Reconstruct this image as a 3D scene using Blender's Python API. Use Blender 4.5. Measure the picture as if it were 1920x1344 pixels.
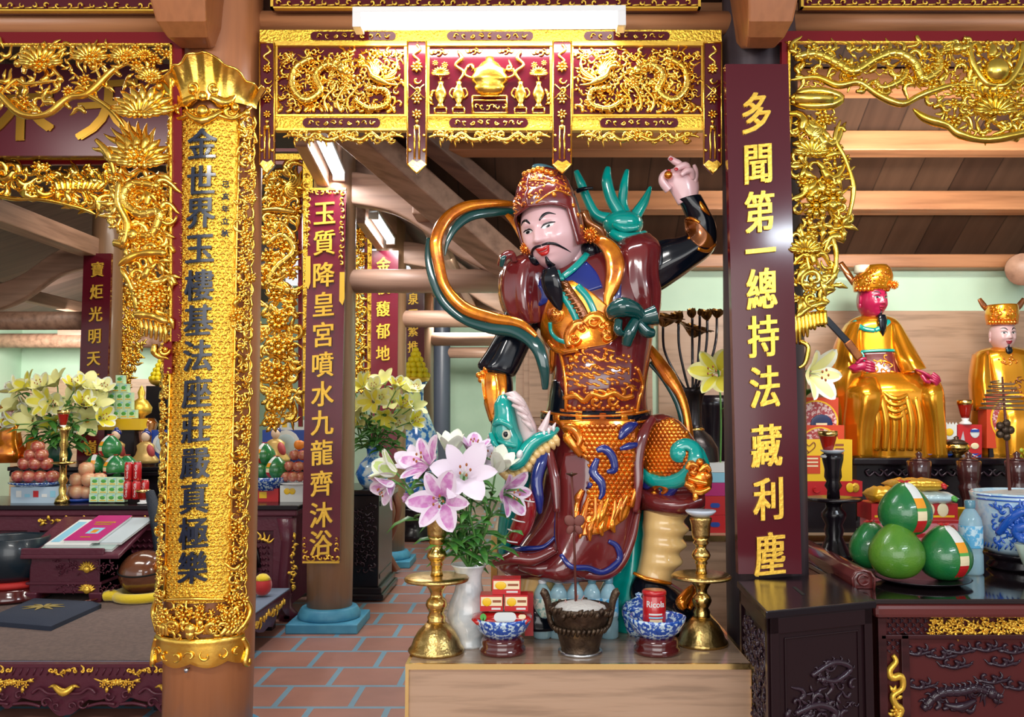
import bpy, bmesh, math, random
from mathutils import Vector, Matrix, Euler
from mathutils.bvhtree import BVHTree
for o in list(bpy.data.objects): bpy.data.objects.remove(o)
SC = bpy.context.scene; COL = SC.collection
pi = math.pi; sin = math.sin; cos = math.cos
V = Vector
# ---------------------------------------------------------------- camera
F = 1700.0; CX = 1000.0; CY = 672.0; CAMH = 1.6; TH = math.atan(0.0606)
cam = bpy.data.cameras.new('camera'); camo = bpy.data.objects.new('camera', cam); COL.objects.link(camo)
cam.sensor_width = 36; cam.lens = F / 1920 * 36; cam.shift_x = (960 - CX) / 1920; cam.clip_start = .05; cam.clip_end = 60
camo.location = (0, 0, CAMH); camo.rotation_euler = (pi / 2 + TH, 0, 0)
SC.camera = camo
# ---------------------------------------------------------------- world, lights, exposure
SC.view_settings.view_transform = 'Standard'; SC.view_settings.look = 'None'
SC.view_settings.exposure = 0.25; SC.view_settings.gamma = 1.0
W = bpy.data.worlds.new('daylight'); SC.world = W; W.use_nodes = True
nt = W.node_tree; bg = nt.nodes['Background']
tc = nt.nodes.new('ShaderNodeTexCoord'); sp = nt.nodes.new('ShaderNodeSeparateXYZ'); nt.links.new(tc.outputs['Generated'], sp.inputs[0])
r1 = nt.nodes.new('ShaderNodeValToRGB'); nt.links.new(sp.outputs['Z'], r1.inputs[0])
mp = nt.nodes.new('ShaderNodeMapRange'); mp.inputs['From Min'].default_value = -1; nt.links.new(sp.outputs['Z'], mp.inputs['Value']); nt.links.new(mp.outputs[0], r1.inputs[0])
e = r1.color_ramp.elements
e[0].position = .0; e[0].color = (.13, .09, .07, 1); e[1].position = 1; e[1].color = (.30, .28, .27, 1)
for p_, c_ in ((.47, (.20, .15, .12, 1)), (.5, (1.2, 1.16, 1.12, 1)), (.62, (1.2, 1.24, 1.3, 1)), (.70, (.48, .44, .40, 1))):
    x_ = e.new(p_); x_.color = c_
nt.links.new(r1.outputs[0], bg.inputs[0]); bg.inputs[1].default_value = .66
def area(name, loc, aim, sx, sy, power, col=(1, 1, 1)):
    l = bpy.data.lights.new(name, 'AREA'); l.shape = 'RECTANGLE'; l.size = sx; l.size_y = sy; l.energy = power; l.color = col
    o = bpy.data.objects.new(name, l); COL.objects.link(o); o.location = loc
    o.rotation_euler = (V(aim) - V(loc)).to_track_quat('-Z', 'Y').to_euler(); return o
# unseen lights added to brighten the hall and its glossy surfaces
area('front_fill', (-.2, -2.2, 2.0), (0, 5, 1.5), 5.6, 2.8, 130, (1, .98, .95))  # broad added light behind the visitor, standing in for door daylight
area('hall_highlight', (-1.2, 1.2, 3.5), (-1.4, 5, 1.0), 1.4, .16, 38, (1, .97, .92))  # unseen light added for highlights on the statue's varnish
area('hall_highlight', (2.55, 1.2, 3.02), (1.2, 5, 1.4), 1.4, .14, 34, (.80, .90, 1))  # unseen light placed for the bluish glint on the tall board
area('nave_fill', (-3.1, 5.6, 3.9), (-3.1, 6.6, 0.5), 2.2, .5, 46, (1, .95, .86))  # unseen fill lights added over the nave
area('nave_fill', (-3.1, 8.6, 3.9), (-3.1, 9.8, 0.5), 2.2, .5, 40, (1, .95, .86))
area('aisle_fill', (-.9, 8.4, 3.0), (-1.0, 9.5, 0), .9, .5, 34, (1, .96, .88))  # unseen fill added to brighten the aisle
area('aisle_fill', (-.9, 12.5, 3.0), (-.9, 15, 1), 1, .5, 110, (1, .97, .9))  # added fill that lifts the far green wall
area('aisle_fill', (-6.2, 11.0, 2.6), (-6.2, 13.3, 2.0), 1.2, .4, 60, (1, .97, .9))  # added fill for the green wall of the left aisle
area('shrine_fill', (2.2, 4.9, 3.3), (2.2, 6.6, 1.2), 1.3, .2, 30, (1, .95, .85))  # unseen fill added in front of the shrine
area('shrine_fill', (2.4, 4.6, 2.75), (2.4, 6.4, 3.5), 1.3, .15, 20, (1, .95, .88))  # added uplight that brightens the purlin faces
# ---------------------------------------------------------------- photo pixel -> point at a given distance
st, ct = sin(TH), cos(TH)
def ray(px, py):
    u = (px - CX) / F; v = (CY - py) / F
    return V((u, ct - v * st, st + v * ct))
def P(px, py, d):
    r = ray(px, py); return V((0, 0, CAMH)) + r * (d / r.y)
def PZ(px, py, z):
    r = ray(px, py); return V((0, 0, CAMH)) + r * ((z - CAMH) / r.z)
def M(px, d): return px * d / F      # metres of a pixel length
# ---------------------------------------------------------------- materials
MATS = {}
def mat(name, col, rough=.5, metal=0., spec=.5, coat=0., var=None, bump=None, wood=None, emit=None, trans=0., alpha=1., mapscale=None, sheen=0, fn=None):
    if name in MATS: return MATS[name]
    m = bpy.data.materials.new(name); m.use_nodes = True; n = m.node_tree.nodes; L = m.node_tree.links
    b = n['Principled BSDF']; c4 = (*col, 1)
    b.inputs['Base Color'].default_value = c4; b.inputs['Roughness'].default_value = rough; b.inputs['Metallic'].default_value = metal
    b.inputs['Specular IOR Level'].default_value = spec; b.inputs['Coat Weight'].default_value = coat; b.inputs['Coat Roughness'].default_value = .08
    if sheen: b.inputs['Sheen Weight'].default_value = sheen
    if trans: b.inputs['Transmission Weight'].default_value = trans; b.inputs['IOR'].default_value = 1.33
    if alpha < 1: b.inputs['Alpha'].default_value = alpha
    if emit: b.inputs['Emission Color'].default_value = (*emit[0], 1); b.inputs['Emission Strength'].default_value = emit[1]
    def coords(sc):
        t = n.new('ShaderNodeTexCoord'); mpn = n.new('ShaderNodeMapping'); L.new(t.outputs['Object'], mpn.inputs[0]); mpn.inputs['Scale'].default_value = sc; return mpn.outputs[0]
    def noise(scale, vec, det=4):
        t = n.new('ShaderNodeTexNoise'); t.inputs['Scale'].default_value = scale; t.inputs['Detail'].default_value = det
        L.new(vec, t.inputs['Vector']); return t.outputs['Fac']
    def ramp(fac, stops):
        r = n.new('ShaderNodeValToRGB'); L.new(fac, r.inputs[0]); el = r.color_ramp.elements
        el[0].position, el[0].color = stops[0][0], (*stops[0][1], 1); el[1].position, el[1].color = stops[-1][0], (*stops[-1][1], 1)
        for p, c in stops[1:-1]:
            k = el.new(p); k.color = (*c, 1)
        return r.outputs[0]
    if var:   # (scale, colour2, lo, hi)
        f = noise(var[0], coords(mapscale or (1, 1, 1)))
        L.new(ramp(f, [(var[2], col), (var[3], var[1])]), b.inputs['Base Color'])
    if wood:  # (axis, colour2, scale)
        s = [wood[2]] * 3; s['xyz'.index(wood[0])] = wood[2] * .07
        vec = coords(s); f = noise(1.0, vec, 6)
        L.new(ramp(f, [(.3, tuple(a * .68 for a in col)), (.5, tuple(a * .5 + c * .5 for a, c in zip(col, wood[1]))), (.7, tuple(c * 1.08 for c in wood[1]))]), b.inputs['Base Color'])
        bm = n.new('ShaderNodeBump'); bm.inputs['Strength'].default_value = .12; bm.inputs['Distance'].default_value = .01; L.new(f, bm.inputs['Height']); L.new(bm.outputs[0], b.inputs['Normal'])
    if bump:  # (scale, strength)
        f = noise(bump[0], coords(mapscale or (1, 1, 1)), 3); bm = n.new('ShaderNodeBump'); bm.inputs['Strength'].default_value = bump[1]; bm.inputs['Distance'].default_value = .01
        L.new(f, bm.inputs['Height']); L.new(bm.outputs[0], b.inputs['Normal'])
    if fn: fn(n, L, b, coords, noise, ramp)
    MATS[name] = m; return m
# ---------------------------------------------------------------- mesh builder
def cr(pts, n=8, closed=False):
    """smooth curve through points (any tuple length)"""
    p = [tuple(a) for a in pts]
    if len(p) < 3 and not closed:
        return [tuple(a + (b - a) * t / n for a, b in zip(p[0], p[1])) for t in range(n + 1)]
    out = []; k = len(p); rng = k if closed else k - 1
    for i in range(rng):
        if closed: a, b, c, d = p[(i - 1) % k], p[i], p[(i + 1) % k], p[(i + 2) % k]
        else: a, b, c, d = p[max(i - 1, 0)], p[i], p[i + 1], p[min(i + 2, k - 1)]
        for j in range(n):
            t = j / n
            out.append(tuple(.5 * (2 * y + (z - x) * t + (2 * x - 5 * y + 4 * z - w) * t * t + (3 * y - x - 3 * z + w) * t ** 3) for x, y, z, w in zip(a, b, c, d)))
    if not closed: out.append(p[-1])
    return out
class MB:
    def __init__(s): s.v = []; s.f = []; s.m = []; s.s = []; s.mm = []
    def mi(s, m):
        if m is None: m = '__default__'
        if m not in s.mm: s.mm.append(m)
        return s.mm.index(m)
    def add(s, vs, fs, m=None, sm=True):
        k = len(s.v); s.v += [V(a) for a in vs]; i = s.mi(m)
        for f in fs: s.f.append(tuple(k + a for a in f)); s.m.append(i); s.s.append(sm)
    def box(s, c, sz, rot=None, m=None, taper=1.):
        a, b, h = sz[0] / 2, sz[1] / 2, sz[2] / 2; vs = []
        for z in (-h, h):
            t = taper if z > 0 else 1
            for x, y in ((-a, -b), (a, -b), (a, b), (-a, b)):
                w = V((x * t, y * t, z)); w = rot @ w if rot else w
                vs.append(V(c) + w)
        s.add(vs, [(3, 2, 1, 0), (4, 5, 6, 7), (0, 1, 5, 4), (1, 2, 6, 5), (2, 3, 7, 6), (3, 0, 4, 7)], m, False)
    def bar(s, a, b, w, h, m=None, up=(0, 0, 1)):
        a, b = V(a), V(b); y = (b - a).normalized(); x = y.cross(V(up)).normalized(); z = x.cross(y)
        s.box((a + b) / 2, (w, (b - a).length, h), Matrix((x, y, z)).transposed(), m)
    def tube(s, pts, r, n=8, m=None, flat=1., nrm=None, caps=True, closed=False):
        pts = [V(p) for p in pts]; k = len(pts)
        rs = [r] * k if not isinstance(r, (list, tuple)) else (r if len(r) == k else [r[min(int(i * (len(r) - 1) / max(k - 1, 1)), len(r) - 2)] * (1 - ((i * (len(r) - 1) / max(k - 1, 1)) % 1 if i < k - 1 else 1)) + r[min(int(i * (len(r) - 1) / max(k - 1, 1)), len(r) - 2) + 1] * ((i * (len(r) - 1) / max(k - 1, 1)) % 1 if i < k - 1 else 1) for i in range(k)])
        vs = []; fs = []; u = None
        for i in range(k):
            t = (pts[(i + 1) % k] - pts[i - 1]) if closed else (pts[min(i + 1, k - 1)] - pts[max(i - 1, 0)])
            t = t.normalized() if t.length > 1e-9 else V((0, 0, 1))
            if nrm is not None:
                w = V(nrm if not isinstance(nrm, list) else nrm[i]); w = (w - t * w.dot(t))
                w = w.normalized() if w.length > 1e-6 else t.orthogonal().normalized(); u = w.cross(t)
            else:
                if u is None: u = t.orthogonal().normalized()
                u = (u - t * u.dot(t)); u = u.normalized() if u.length > 1e-6 else t.orthogonal().normalized()
                w = t.cross(u)
            for j in range(n):
                a = 2 * pi * j / n; vs.append(pts[i] + (u * cos(a) + w * (sin(a) * flat)) * max(rs[i], 1e-5))
        for i in range(k if closed else k - 1):
            for j in range(n):
                a, b = i * n + j, i * n + (j + 1) % n; c, d = ((i + 1) % k) * n + (j + 1) % n, ((i + 1) % k) * n + j
                fs.append((a, b, c, d))
        if caps and not closed: fs += [tuple(range(n - 1, -1, -1)), tuple((k - 1) * n + j for j in range(n))]
        s.add(vs, fs, m)
    def lathe(s, prof, n=24, c=(0, 0, 0), R=None, m=None, sx=1., sy=1., rf=None):
        c = V(c); vs = []; fs = []; k = len(prof)
        for i, (r, z) in enumerate(prof):
            for j in range(n):
                a = 2 * pi * j / n; q = rf(a, i / (k - 1)) if rf else 1
                w = V((r * q * cos(a) * sx, r * q * sin(a) * sy, z)); vs.append(c + (R @ w if R else w))
        for i in range(k - 1):
            for j in range(n): fs.append((i * n + j, i * n + (j + 1) % n, (i + 1) * n + (j + 1) % n, (i + 1) * n + j))
        if prof[0][0] > 1e-4: fs.append(tuple(range(n - 1, -1, -1)))
        if prof[-1][0] > 1e-4: fs.append(tuple((k - 1) * n + j for j in range(n)))
        s.add(vs, fs, m)
    def ell(s, c, r, R=None, n=12, k=8, m=None):
        if not isinstance(r, (tuple, list)): r = (r, r, r)
        s.lathe([(sin(pi * i / k) if 0 < i < k else 1e-5, -cos(pi * i / k)) for i in range(k + 1)], n, (0, 0, 0), None, m) if False else None
        vs = []; fs = []
        for i in range(k + 1):
            th = pi * i / k
            for j in range(n):
                a = 2 * pi * j / n; w = V((r[0] * sin(th) * cos(a), r[1] * sin(th) * sin(a), -r[2] * cos(th))); vs.append(V(c) + (R @ w if R else w))
        for i in range(k):
            for j in range(n): fs.append((i * n + j, i * n + (j + 1) % n, (i + 1) * n + (j + 1) % n, (i + 1) * n + j))
        s.add(vs, fs, m)
    def prism(s, poly, depth, Mx, m=None, sm=False):
        """2D outline (x,y) extruded from 0 to depth along local z, placed by 4x4 Mx"""
        n = len(poly); vs = [Mx @ V((x, y, 0)) for x, y in poly] + [Mx @ V((x, y, depth)) for x, y in poly]
        s.add(vs, [tuple(range(n - 1, -1, -1)), tuple(range(n, 2 * n))], m, False)
        k = len(s.v) - 2 * n
        i = s.mi(m)
        for a in range(n): b = (a + 1) % n; s.f.append((k + a, k + b, k + n + b, k + n + a)); s.m.append(i); s.s.append(sm)
    def grid(s, rows, m=None, closed=False):
        k = len(rows[0]); vs = [p for r in rows for p in r]; fs = []
        for i in range(len(rows) - 1):
            for j in range(k if closed else k - 1):
                fs.append((i * k + j, i * k + (j + 1) % k, (i + 1) * k + (j + 1) % k, (i + 1) * k + j))
        s.add(vs, fs, m)
    def loft(s, rings, m=None, caps=True):
        k = len(rings[0]); n = len(rings); s.grid(rings, m, True)
        if caps:
            b = len(s.v) - n * k; i = s.mi(m)
            s.f += [tuple(b + j for j in range(k - 1, -1, -1)), tuple(b + (n - 1) * k + j for j in range(k))]; s.m += [i, i]; s.s += [True, True]
    def bvh(s): return BVHTree.FromPolygons([tuple(a) for a in s.v], s.f)
    def build(s, name, m=None, parent=None, bevel=0, sub=0, wn=False):
        me = bpy.data.meshes.new(name); o = bpy.data.objects.new(name, me)
        if parent is not None: org = wloc(parent)
        else:
            xs = [a.x for a in s.v]; ys = [a.y for a in s.v]; org = V(((min(xs) + max(xs)) / 2, (min(ys) + max(ys)) / 2, min(a.z for a in s.v)))
        me.from_pydata([tuple(a - org) for a in s.v], [], s.f); me.update()
        for q in (s.mm or ['__default__']):
            me.materials.append(m if q == '__default__' else q)
        me.polygons.foreach_set('material_index', s.m); me.polygons.foreach_set('use_smooth', s.s)
        COL.objects.link(o)
        if parent is not None: o.parent = parent
        else: o.location = org
        if bevel:
            b = o.modifiers.new('edge', 'BEVEL'); b.width = bevel; b.segments = 2; b.limit_method = 'ANGLE'; b.angle_limit = .7
        if sub:
            b = o.modifiers.new('smooth', 'SUBSURF'); b.levels = sub; b.render_levels = sub
        return o
def wloc(o):
    l = V(o.location)
    while o.parent: o = o.parent; l += o.location
    return l
def tag(o, label, cat, group=None):
    o['label'] = label; o['category'] = cat
    if group: o['group'] = group
    return o
def thing(name, label, cat, loc, group=None):
    o = bpy.data.objects.new(name, None); COL.objects.link(o); o.location = loc; o.empty_display_size = .05
    return tag(o, label, cat, group)
def struct(o): o['kind'] = 'structure'; return o
KIDS = {}
def dup(o, loc=None, label=None, rz=None, scale=None, parent=None):
    c = o.copy(); COL.objects.link(c)
    if parent is not None: c.parent = parent
    if loc is not None: c.location = loc
    if rz is not None: c.rotation_euler = (0, 0, rz)
    if scale is not None: c.scale = (scale,) * 3
    if label: c['label'] = label
    for k in list(o.children): dup(k, parent=c)
    return c
def text(mb, body, size, Mx, m=None, ext=.002, off=0., res=2, sx=1., bev=0., leading=1., sp=1., brush=0., bend=None, bstep=.012):
    """lettering added to builder mb; local x right, y up, centred, z out of the surface"""
    c = bpy.data.curves.new('t', 'FONT'); c.body = body; c.size = size; c.extrude = ext; c.offset = off; c.resolution_u = res
    c.align_x = 'CENTER'; c.align_y = 'CENTER'; c.bevel_depth = bev; c.bevel_resolution = 0; c.space_line = leading; c.space_character = sp
    o = bpy.data.objects.new('t', c); COL.objects.link(o); dg = bpy.context.evaluated_depsgraph_get()
    me = bpy.data.meshes.new_from_object(o.evaluated_get(dg))
    if len(body) == 1 and me.vertices:
        xs = [v.co.x for v in me.vertices]; ys = [v.co.y for v in me.vertices]; ox = (min(xs) + max(xs)) / 2; oy = (min(ys) + max(ys)) / 2
    else: ox = oy = 0
    vs = [v.co.copy() for v in me.vertices]; fs = [tuple(p.vertices) for p in me.polygons]
    if bend:   # cut into narrow strips so the strokes follow the curved ground
        bm = bmesh.new(); bm.from_mesh(me); ax_ = 0 if bend == 'x' else 1
        lo, hi = min(v[ax_] for v in vs), max(v[ax_] for v in vs); n = int((hi - lo) / bstep) + 1
        for i in range(1, n):
            co = V((0, 0, 0)); co[ax_] = lo + (hi - lo) * i / n; no = V((0, 0, 0)); no[ax_] = 1
            bmesh.ops.bisect_plane(bm, geom=bm.verts[:] + bm.edges[:] + bm.faces[:], plane_co=co, plane_no=no)
        bm.verts.index_update(); vs = [v.co.copy() for v in bm.verts]; fs = [tuple(q.index for q in f.verts) for f in bm.faces]; bm.free()
    w = size * brush   # a brush-like weight: heavy uprights, lighter and slightly rising cross strokes
    for k, (dx, dy) in enumerate(((-1, -.4), (1, -.4), (-1, .4), (1, .4), (0, 0)) if brush else ((0, 0),)):
        mb.add([Mx @ V(((v.x - ox) * sx + dx * w, v.y - oy + dy * w + (.07 * (v.x - ox) if brush else 0), v.z + k * .0009)) for v in vs], fs, m, False)
    bpy.data.objects.remove(o); bpy.data.meshes.remove(me); bpy.data.curves.remove(c)
def facing(c, yaw=0, pitch=0, roll=0):
    """frame whose local x runs right, y up and z towards the visitor (-Y)"""
    return Matrix.Translation(V(c)) @ Euler((0, 0, yaw)).to_matrix().to_4x4() @ Euler((pi / 2 + pitch, 0, 0)).to_matrix().to_4x4() @ Euler((0, 0, roll)).to_matrix().to_4x4()
# ---------------------------------------------------------------- palette
GOLD = mat('gold_leaf', (1.0, .66, .13), .25, 1.0, var=(9, (.90, .48, .05), .4, .7), bump=(60, .12))
GOLDP = mat('gold_patterned', (.95, .60, .07), .33, .85, bump=(85, .9))
GOLDY = mat('yellow_gold_paint', (.92, .56, .07), .3, .6, bump=(70, .15))
AMBER = mat('amber_lacquer', (.95, .30, .012), .2, .75, coat=.8, var=(14, (.60, .13, .008), .42, .68), bump=(30, .1))
BROWNGOLD = mat('dark_amber_lacquer', (.34, .10, .012), .2, .55, coat=.8, var=(12, (.14, .035, .006), .4, .7))
RED = mat('maroon_lacquer', (.085, .005, .012), .13, spec=.35, coat=.15)
REDL = mat('crimson_frame_lacquer', (.17, .004, .008), .3, spec=.25, coat=.05)
ROBE = mat('statue_maroon', (.165, .018, .018), .15, coat=1.0, var=(6, (.11, .010, .014), .4, .7))
TEAL = mat('statue_teal', (.0, .36, .31), .15, coat=1.0, var=(7, (.0, .27, .24), .4, .7))
DTEAL = mat('statue_dark_teal', (.0, .055, .052), .16, coat=1.0)
NAVY = mat('statue_blue', (.008, .022, .19), .2, coat=.9)
BLACKL = mat('statue_black', (.003, .005, .010), .14, spec=.4, coat=.25)
SKIN = mat('statue_pink_skin', (.80, .50, .52), .25, coat=.5)
CREAM = mat('statue_cream', (.84, .56, .22), .2, coat=.8)
WHITE = mat('white_glaze', (.78, .78, .78), .15, coat=.5)
DWOOD = mat('dark_rosewood', (.045, .010, .012), .3, spec=.3, coat=.1, wood=('x', (.075, .016, .017), 14))
BWOOD = mat('blackened_wood', (.009, .006, .009), .22, spec=.35, coat=.1)
PURP = mat('purple_rosewood', (.10, .020, .036), .32, spec=.35, coat=.1, bump=(30, .25))
def dark(name, col): return mat(name, col, .3, coat=.3)
# ================================================================ the hall
def tilefn(n, L, b, coords, noise, ramp):
    t = n.new('ShaderNodeTexBrick'); L.new(coords((1, 1, 1)), t.inputs['Vector'])
    t.offset = .5; t.inputs['Scale'].default_value = 1; t.inputs['Brick Width'].default_value = .42; t.inputs['Row Height'].default_value = .39
    t.inputs['Mortar Size'].default_value = .018; t.inputs['Mortar Smooth'].default_value = .1
    t.inputs['Color1'].default_value = (.42, .185, .135, 1); t.inputs['Color2'].default_value = (.36, .165, .13, 1); t.inputs['Mortar'].default_value = (.18, .33, .44, 1)  # mortar blue holds the sky's reflection in its colour
    mx = n.new('ShaderNodeMixRGB'); mx.blend_type = 'MULTIPLY'; mx.inputs[0].default_value = .45
    L.new(t.outputs['Color'], mx.inputs[1]); L.new(ramp(noise(3.2, coords((1, 1, 1))), [(.35, (.6, .6, .62)), (.65, (1, 1, 1))]), mx.inputs[2]); L.new(mx.outputs[0], b.inputs['Base Color'])
    bm = n.new('ShaderNodeBump'); bm.inputs['Strength'].default_value = .4; bm.inputs['Distance'].default_value = .004; bm.invert = True; L.new(t.outputs['Fac'], bm.inputs['Height']); L.new(bm.outputs[0], b.inputs['Normal'])
TILE = mat('terracotta_tile', (.4, .2, .15), .38, fn=tilefn)
def boardfn(n, L, b, coords, noise, ramp, axis='x', step=.24, c1=(.062, .030, .018), c2=(.105, .055, .032)):
    s3 = n.new('ShaderNodeSeparateXYZ'); L.new(coords((1, 1, 1)), s3.inputs[0])
    dv = n.new('ShaderNodeMath'); dv.operation = 'DIVIDE'; dv.inputs[1].default_value = step; L.new(s3.outputs['XYZ'.index(axis.upper())], dv.inputs[0])
    fr = n.new('ShaderNodeMath'); fr.operation = 'FRACT'; L.new(dv.outputs[0], fr.inputs[0])
    fl = n.new('ShaderNodeMath'); fl.operation = 'FLOOR'; L.new(dv.outputs[0], fl.inputs[0])
    wn = n.new('ShaderNodeTexWhiteNoise'); wn.noise_dimensions = '1D'; L.new(fl.outputs[0], wn.inputs['W'])
    base = ramp(wn.outputs['Value'], [(0, c1), (1, c2)])
    mx = n.new('ShaderNodeMixRGB'); mx.blend_type = 'MULTIPLY'; mx.inputs[0].default_value = 1; L.new(base, mx.inputs[1])
    L.new(ramp(fr.outputs[0], [(0, (.15, .15, .15)), (.05, (1, 1, 1))]), mx.inputs[2])
    m2 = n.new('ShaderNodeMixRGB'); m2.blend_type = 'MULTIPLY'; m2.inputs[0].default_value = .5; L.new(mx.outputs[0], m2.inputs[1])
    sc = (9, 9, 9); sc = {'x': (12, 1, 1), 'y': (1, 12, 1)}[axis]
    L.new(ramp(noise(1.5, coords(sc), 5), [(.3, (.55, .5, .48)), (.7, (1.2, 1.2, 1.2))]), m2.inputs[2]); L.new(m2.outputs[0], b.inputs['Base Color'])
ROOFX = mat('roof_boards', (.1, .05, .03), .55, fn=lambda *a: boardfn(*a, axis='x', step=.26))
ROOFY = mat('roof_boards_aisle', (.1, .05, .03), .55, fn=lambda *a: boardfn(*a, axis='y', step=.24, c1=(.10, .055, .045), c2=(.16, .09, .07)))
BEAMX = mat('beam_wood', (.38, .15, .062), .42, wood=('x', (.50, .225, .10), 16))
BEAMY = mat('beam_wood_lengthways', (.32, .17, .11), .45, wood=('y', (.42, .24, .16), 16))
BEAMT = mat('tie_beam_wood', (.33, .185, .125), .45, wood=('x', (.45, .27, .19), 14))
PILL = mat('pillar_wood', (.44, .165, .062), .38, coat=.12, wood=('z', (.31, .115, .045), 15))
PILLB = mat('aisle_pillar_wood', (.30, .165, .085), .4, coat=.2, wood=('z', (.20, .105, .055), 15))
PILLD = mat('dark_pillar_wood', (.035, .025, .032), .4, spec=.3, wood=('z', (.07, .05, .055), 12))
GREEN = mat('pale_green_plaster', (.60, .80, .62), .8, var=(2, (.52, .72, .55), .4, .75))
LAMI = mat('wood_laminate', (.50, .32, .205), .4, wood=('x', (.46, .30, .20), 34))
BLUEST = mat('blue_painted_stone', (.045, .24, .40), .5, var=(9, (.08, .32, .48), .4, .7))
def mk(fn, name, m, parent=None, **k):
    b = MB(); fn(b); return b.build(name, m, parent, **k)
struct(mk(lambda b: b.box((-1, 7, -.05), (16, 22, .1)), 'floor', TILE))
DW = 6.75
zb, zt = P(1100, 583, DW).z, P(1100, 505, DW).z
struct(mk(lambda b: b.box((3.0, DW + .06, zt / 2), (6.2, .1, zt)), 'wall_back', GREEN))
for i, (x0, x1) in enumerate(((-.13, .885), (.93, 5.9))):
    b = MB(); b.box(((x0 + x1) / 2, DW - .005, zb / 2), (x1 - x0, .03, zb))
    if i == 0:
        for k in range(3):
            for zz in (.9, 1.82):
                cx = x0 + .17 + k * .34; b.box((cx, DW - .024, zz), (.22, .02, .62)); b.box((cx, DW - .036, zz), (.14, .02, .5))
    struct(b.build('trim_%d' % (i + 1), LAMI, bevel=.006))
struct(mk(lambda b: b.box((-3.4, 17.0, 2), (7.4, .1, 4)), 'wall_far', GREEN))
struct(mk(lambda b: b.box((-7.6, 11, 2), (.1, 12.4, 4)), 'wall_left', GREEN))
struct(mk(lambda b: b.box((-6.1, 13.2, 1.05), (3.0, .1, 2.1)), 'trim_3', LAMI))
struct(mk(lambda b: b.box((-6.3, 13.4, 1.5), (3.4, .1, 3.0)), 'wall_side', GREEN))
struct(mk(lambda b: b.box((.0, 11.9, 2), (.1, 10.0, 4)), 'wall_aisle', GREEN))
struct(mk(lambda b: b.box((6.0, 5.2, 2), (.1, 3.2, 4)), 'wall_right', GREEN))
# shrine roof sloping down to the back wall
k_ = .6; z0 = zt + .12
def rz(y): return z0 + k_ * (DW - y)
b = MB(); b.add([V((-.1, DW + .1, rz(DW + .1))), V((6, DW + .1, rz(DW + .1))), V((6, 4.5, rz(4.5))), V((-2.36, 4.5, rz(4.5)))] + [V((-.1, DW + .1, rz(DW + .1) + .05)), V((6, DW + .1, rz(DW + .1) + .05)), V((6, 4.5, rz(4.5) + .05)), V((-2.36, 4.5, rz(4.5) + .05))], [(0, 1, 2, 3), (7, 6, 5, 4), (0, 4, 5, 1), (1, 5, 6, 2), (2, 6, 7, 3), (3, 7, 4, 0)], None, False)
struct(b.build('ceiling', ROOFX))
ang = -math.atan(k_)
for i, y in enumerate((6.20, 5.74, 5.33, 4.95)):
    x0 = -.12 - (6.2 - y) * .95
    mk(lambda b: b.box(((x0 + 6) / 2, y, rz(y) - .075), (6 - x0, .11, .14), Euler((ang * .35, 0, 0)).to_matrix()), 'purlin_beam', BEAMX, bevel=.008)['kind'] = 'structure'
struct(mk(lambda b: b.box((2.95, DW - .06, (zt + P(1100, 484, DW).z) / 2), (6.1, .16, .1)), 'wall_plate_beam', BEAMX, bevel=.01))
# aisle roof falling away from the colonnade, and the valley timbers
XC = -1.54; zc = 3.75
def ax(x): return zc - (x - XC) * .66
b = MB(); p = [V((XC - .1, 6.97, ax(XC - .1))), V((.3, 6.97, ax(.3))), V((.3, 17, ax(.3))), V((XC - .1, 17, ax(XC - .1)))]
b.add(p + [q + V((0, 0, .05)) for q in p], [(3, 2, 1, 0), (4, 5, 6, 7), (0, 1, 5, 4), (1, 2, 6, 5), (2, 3, 7, 6), (3, 0, 4, 7)], None, False)
struct(b.build('ceiling_aisle', ROOFY))
XL = -4.62
b = MB(); p = [V((XL + .1, 4.8, zc + .1)), V((-8, 4.8, zc - 1.0)), V((-8, 17, zc - 1.0)), V((XL + .1, 17, zc + .1))]
b.add(p + [q + V((0, 0, .05)) for q in p], [(0, 1, 2, 3), (7, 6, 5, 4), (0, 4, 5, 1), (1, 5, 6, 2), (2, 6, 7, 3), (3, 7, 4, 0)], None, False)
struct(b.build('ceiling_left_aisle', ROOFY))
def beam(a, c, w, h, m=BEAMT, name='roof_beam', bev=.012, up=(0, 0, 1)): return struct(mk(lambda b: b.bar(a, c, w, h, None, up), name, m, bevel=bev))
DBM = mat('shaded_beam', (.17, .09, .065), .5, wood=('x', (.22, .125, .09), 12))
beam(P(610, 198, 5.45), P(1010, 545, 6.72), .25, .16, BEAMT, 'valley_beam')
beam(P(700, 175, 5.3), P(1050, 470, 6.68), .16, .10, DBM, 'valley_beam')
# boarded gable above the first curved tie, and the flat nave ceiling
b = MB(); g = [P(648, 225, 7.03), P(648, 362, 7.03), P(760, 392, 7.03), P(870, 470, 7.03), P(690, 225, 7.03)]
b.add(g + [q + V((0, .03, 0)) for q in g], [(0, 1, 2, 3, 4)[::-1], (5, 6, 7, 8, 9), (0, 1, 6, 5), (1, 2, 7, 6), (2, 3, 8, 7), (3, 4, 9, 8), (4, 0, 5, 9)], None, False)
struct(b.build('trim_4', BEAMT))
struct(mk(lambda b: b.box(((XL + XC) / 2, 10.6, 4.7), (3.3, 12.4, .06)), 'ceiling_nave', ROOFY))
for sx_ in (XL, XC): struct(mk(lambda b: b.box((sx_, 10.6, 4.25), (.05, 12.2, .95)), 'clerestory_wall', ROOFY))
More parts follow.
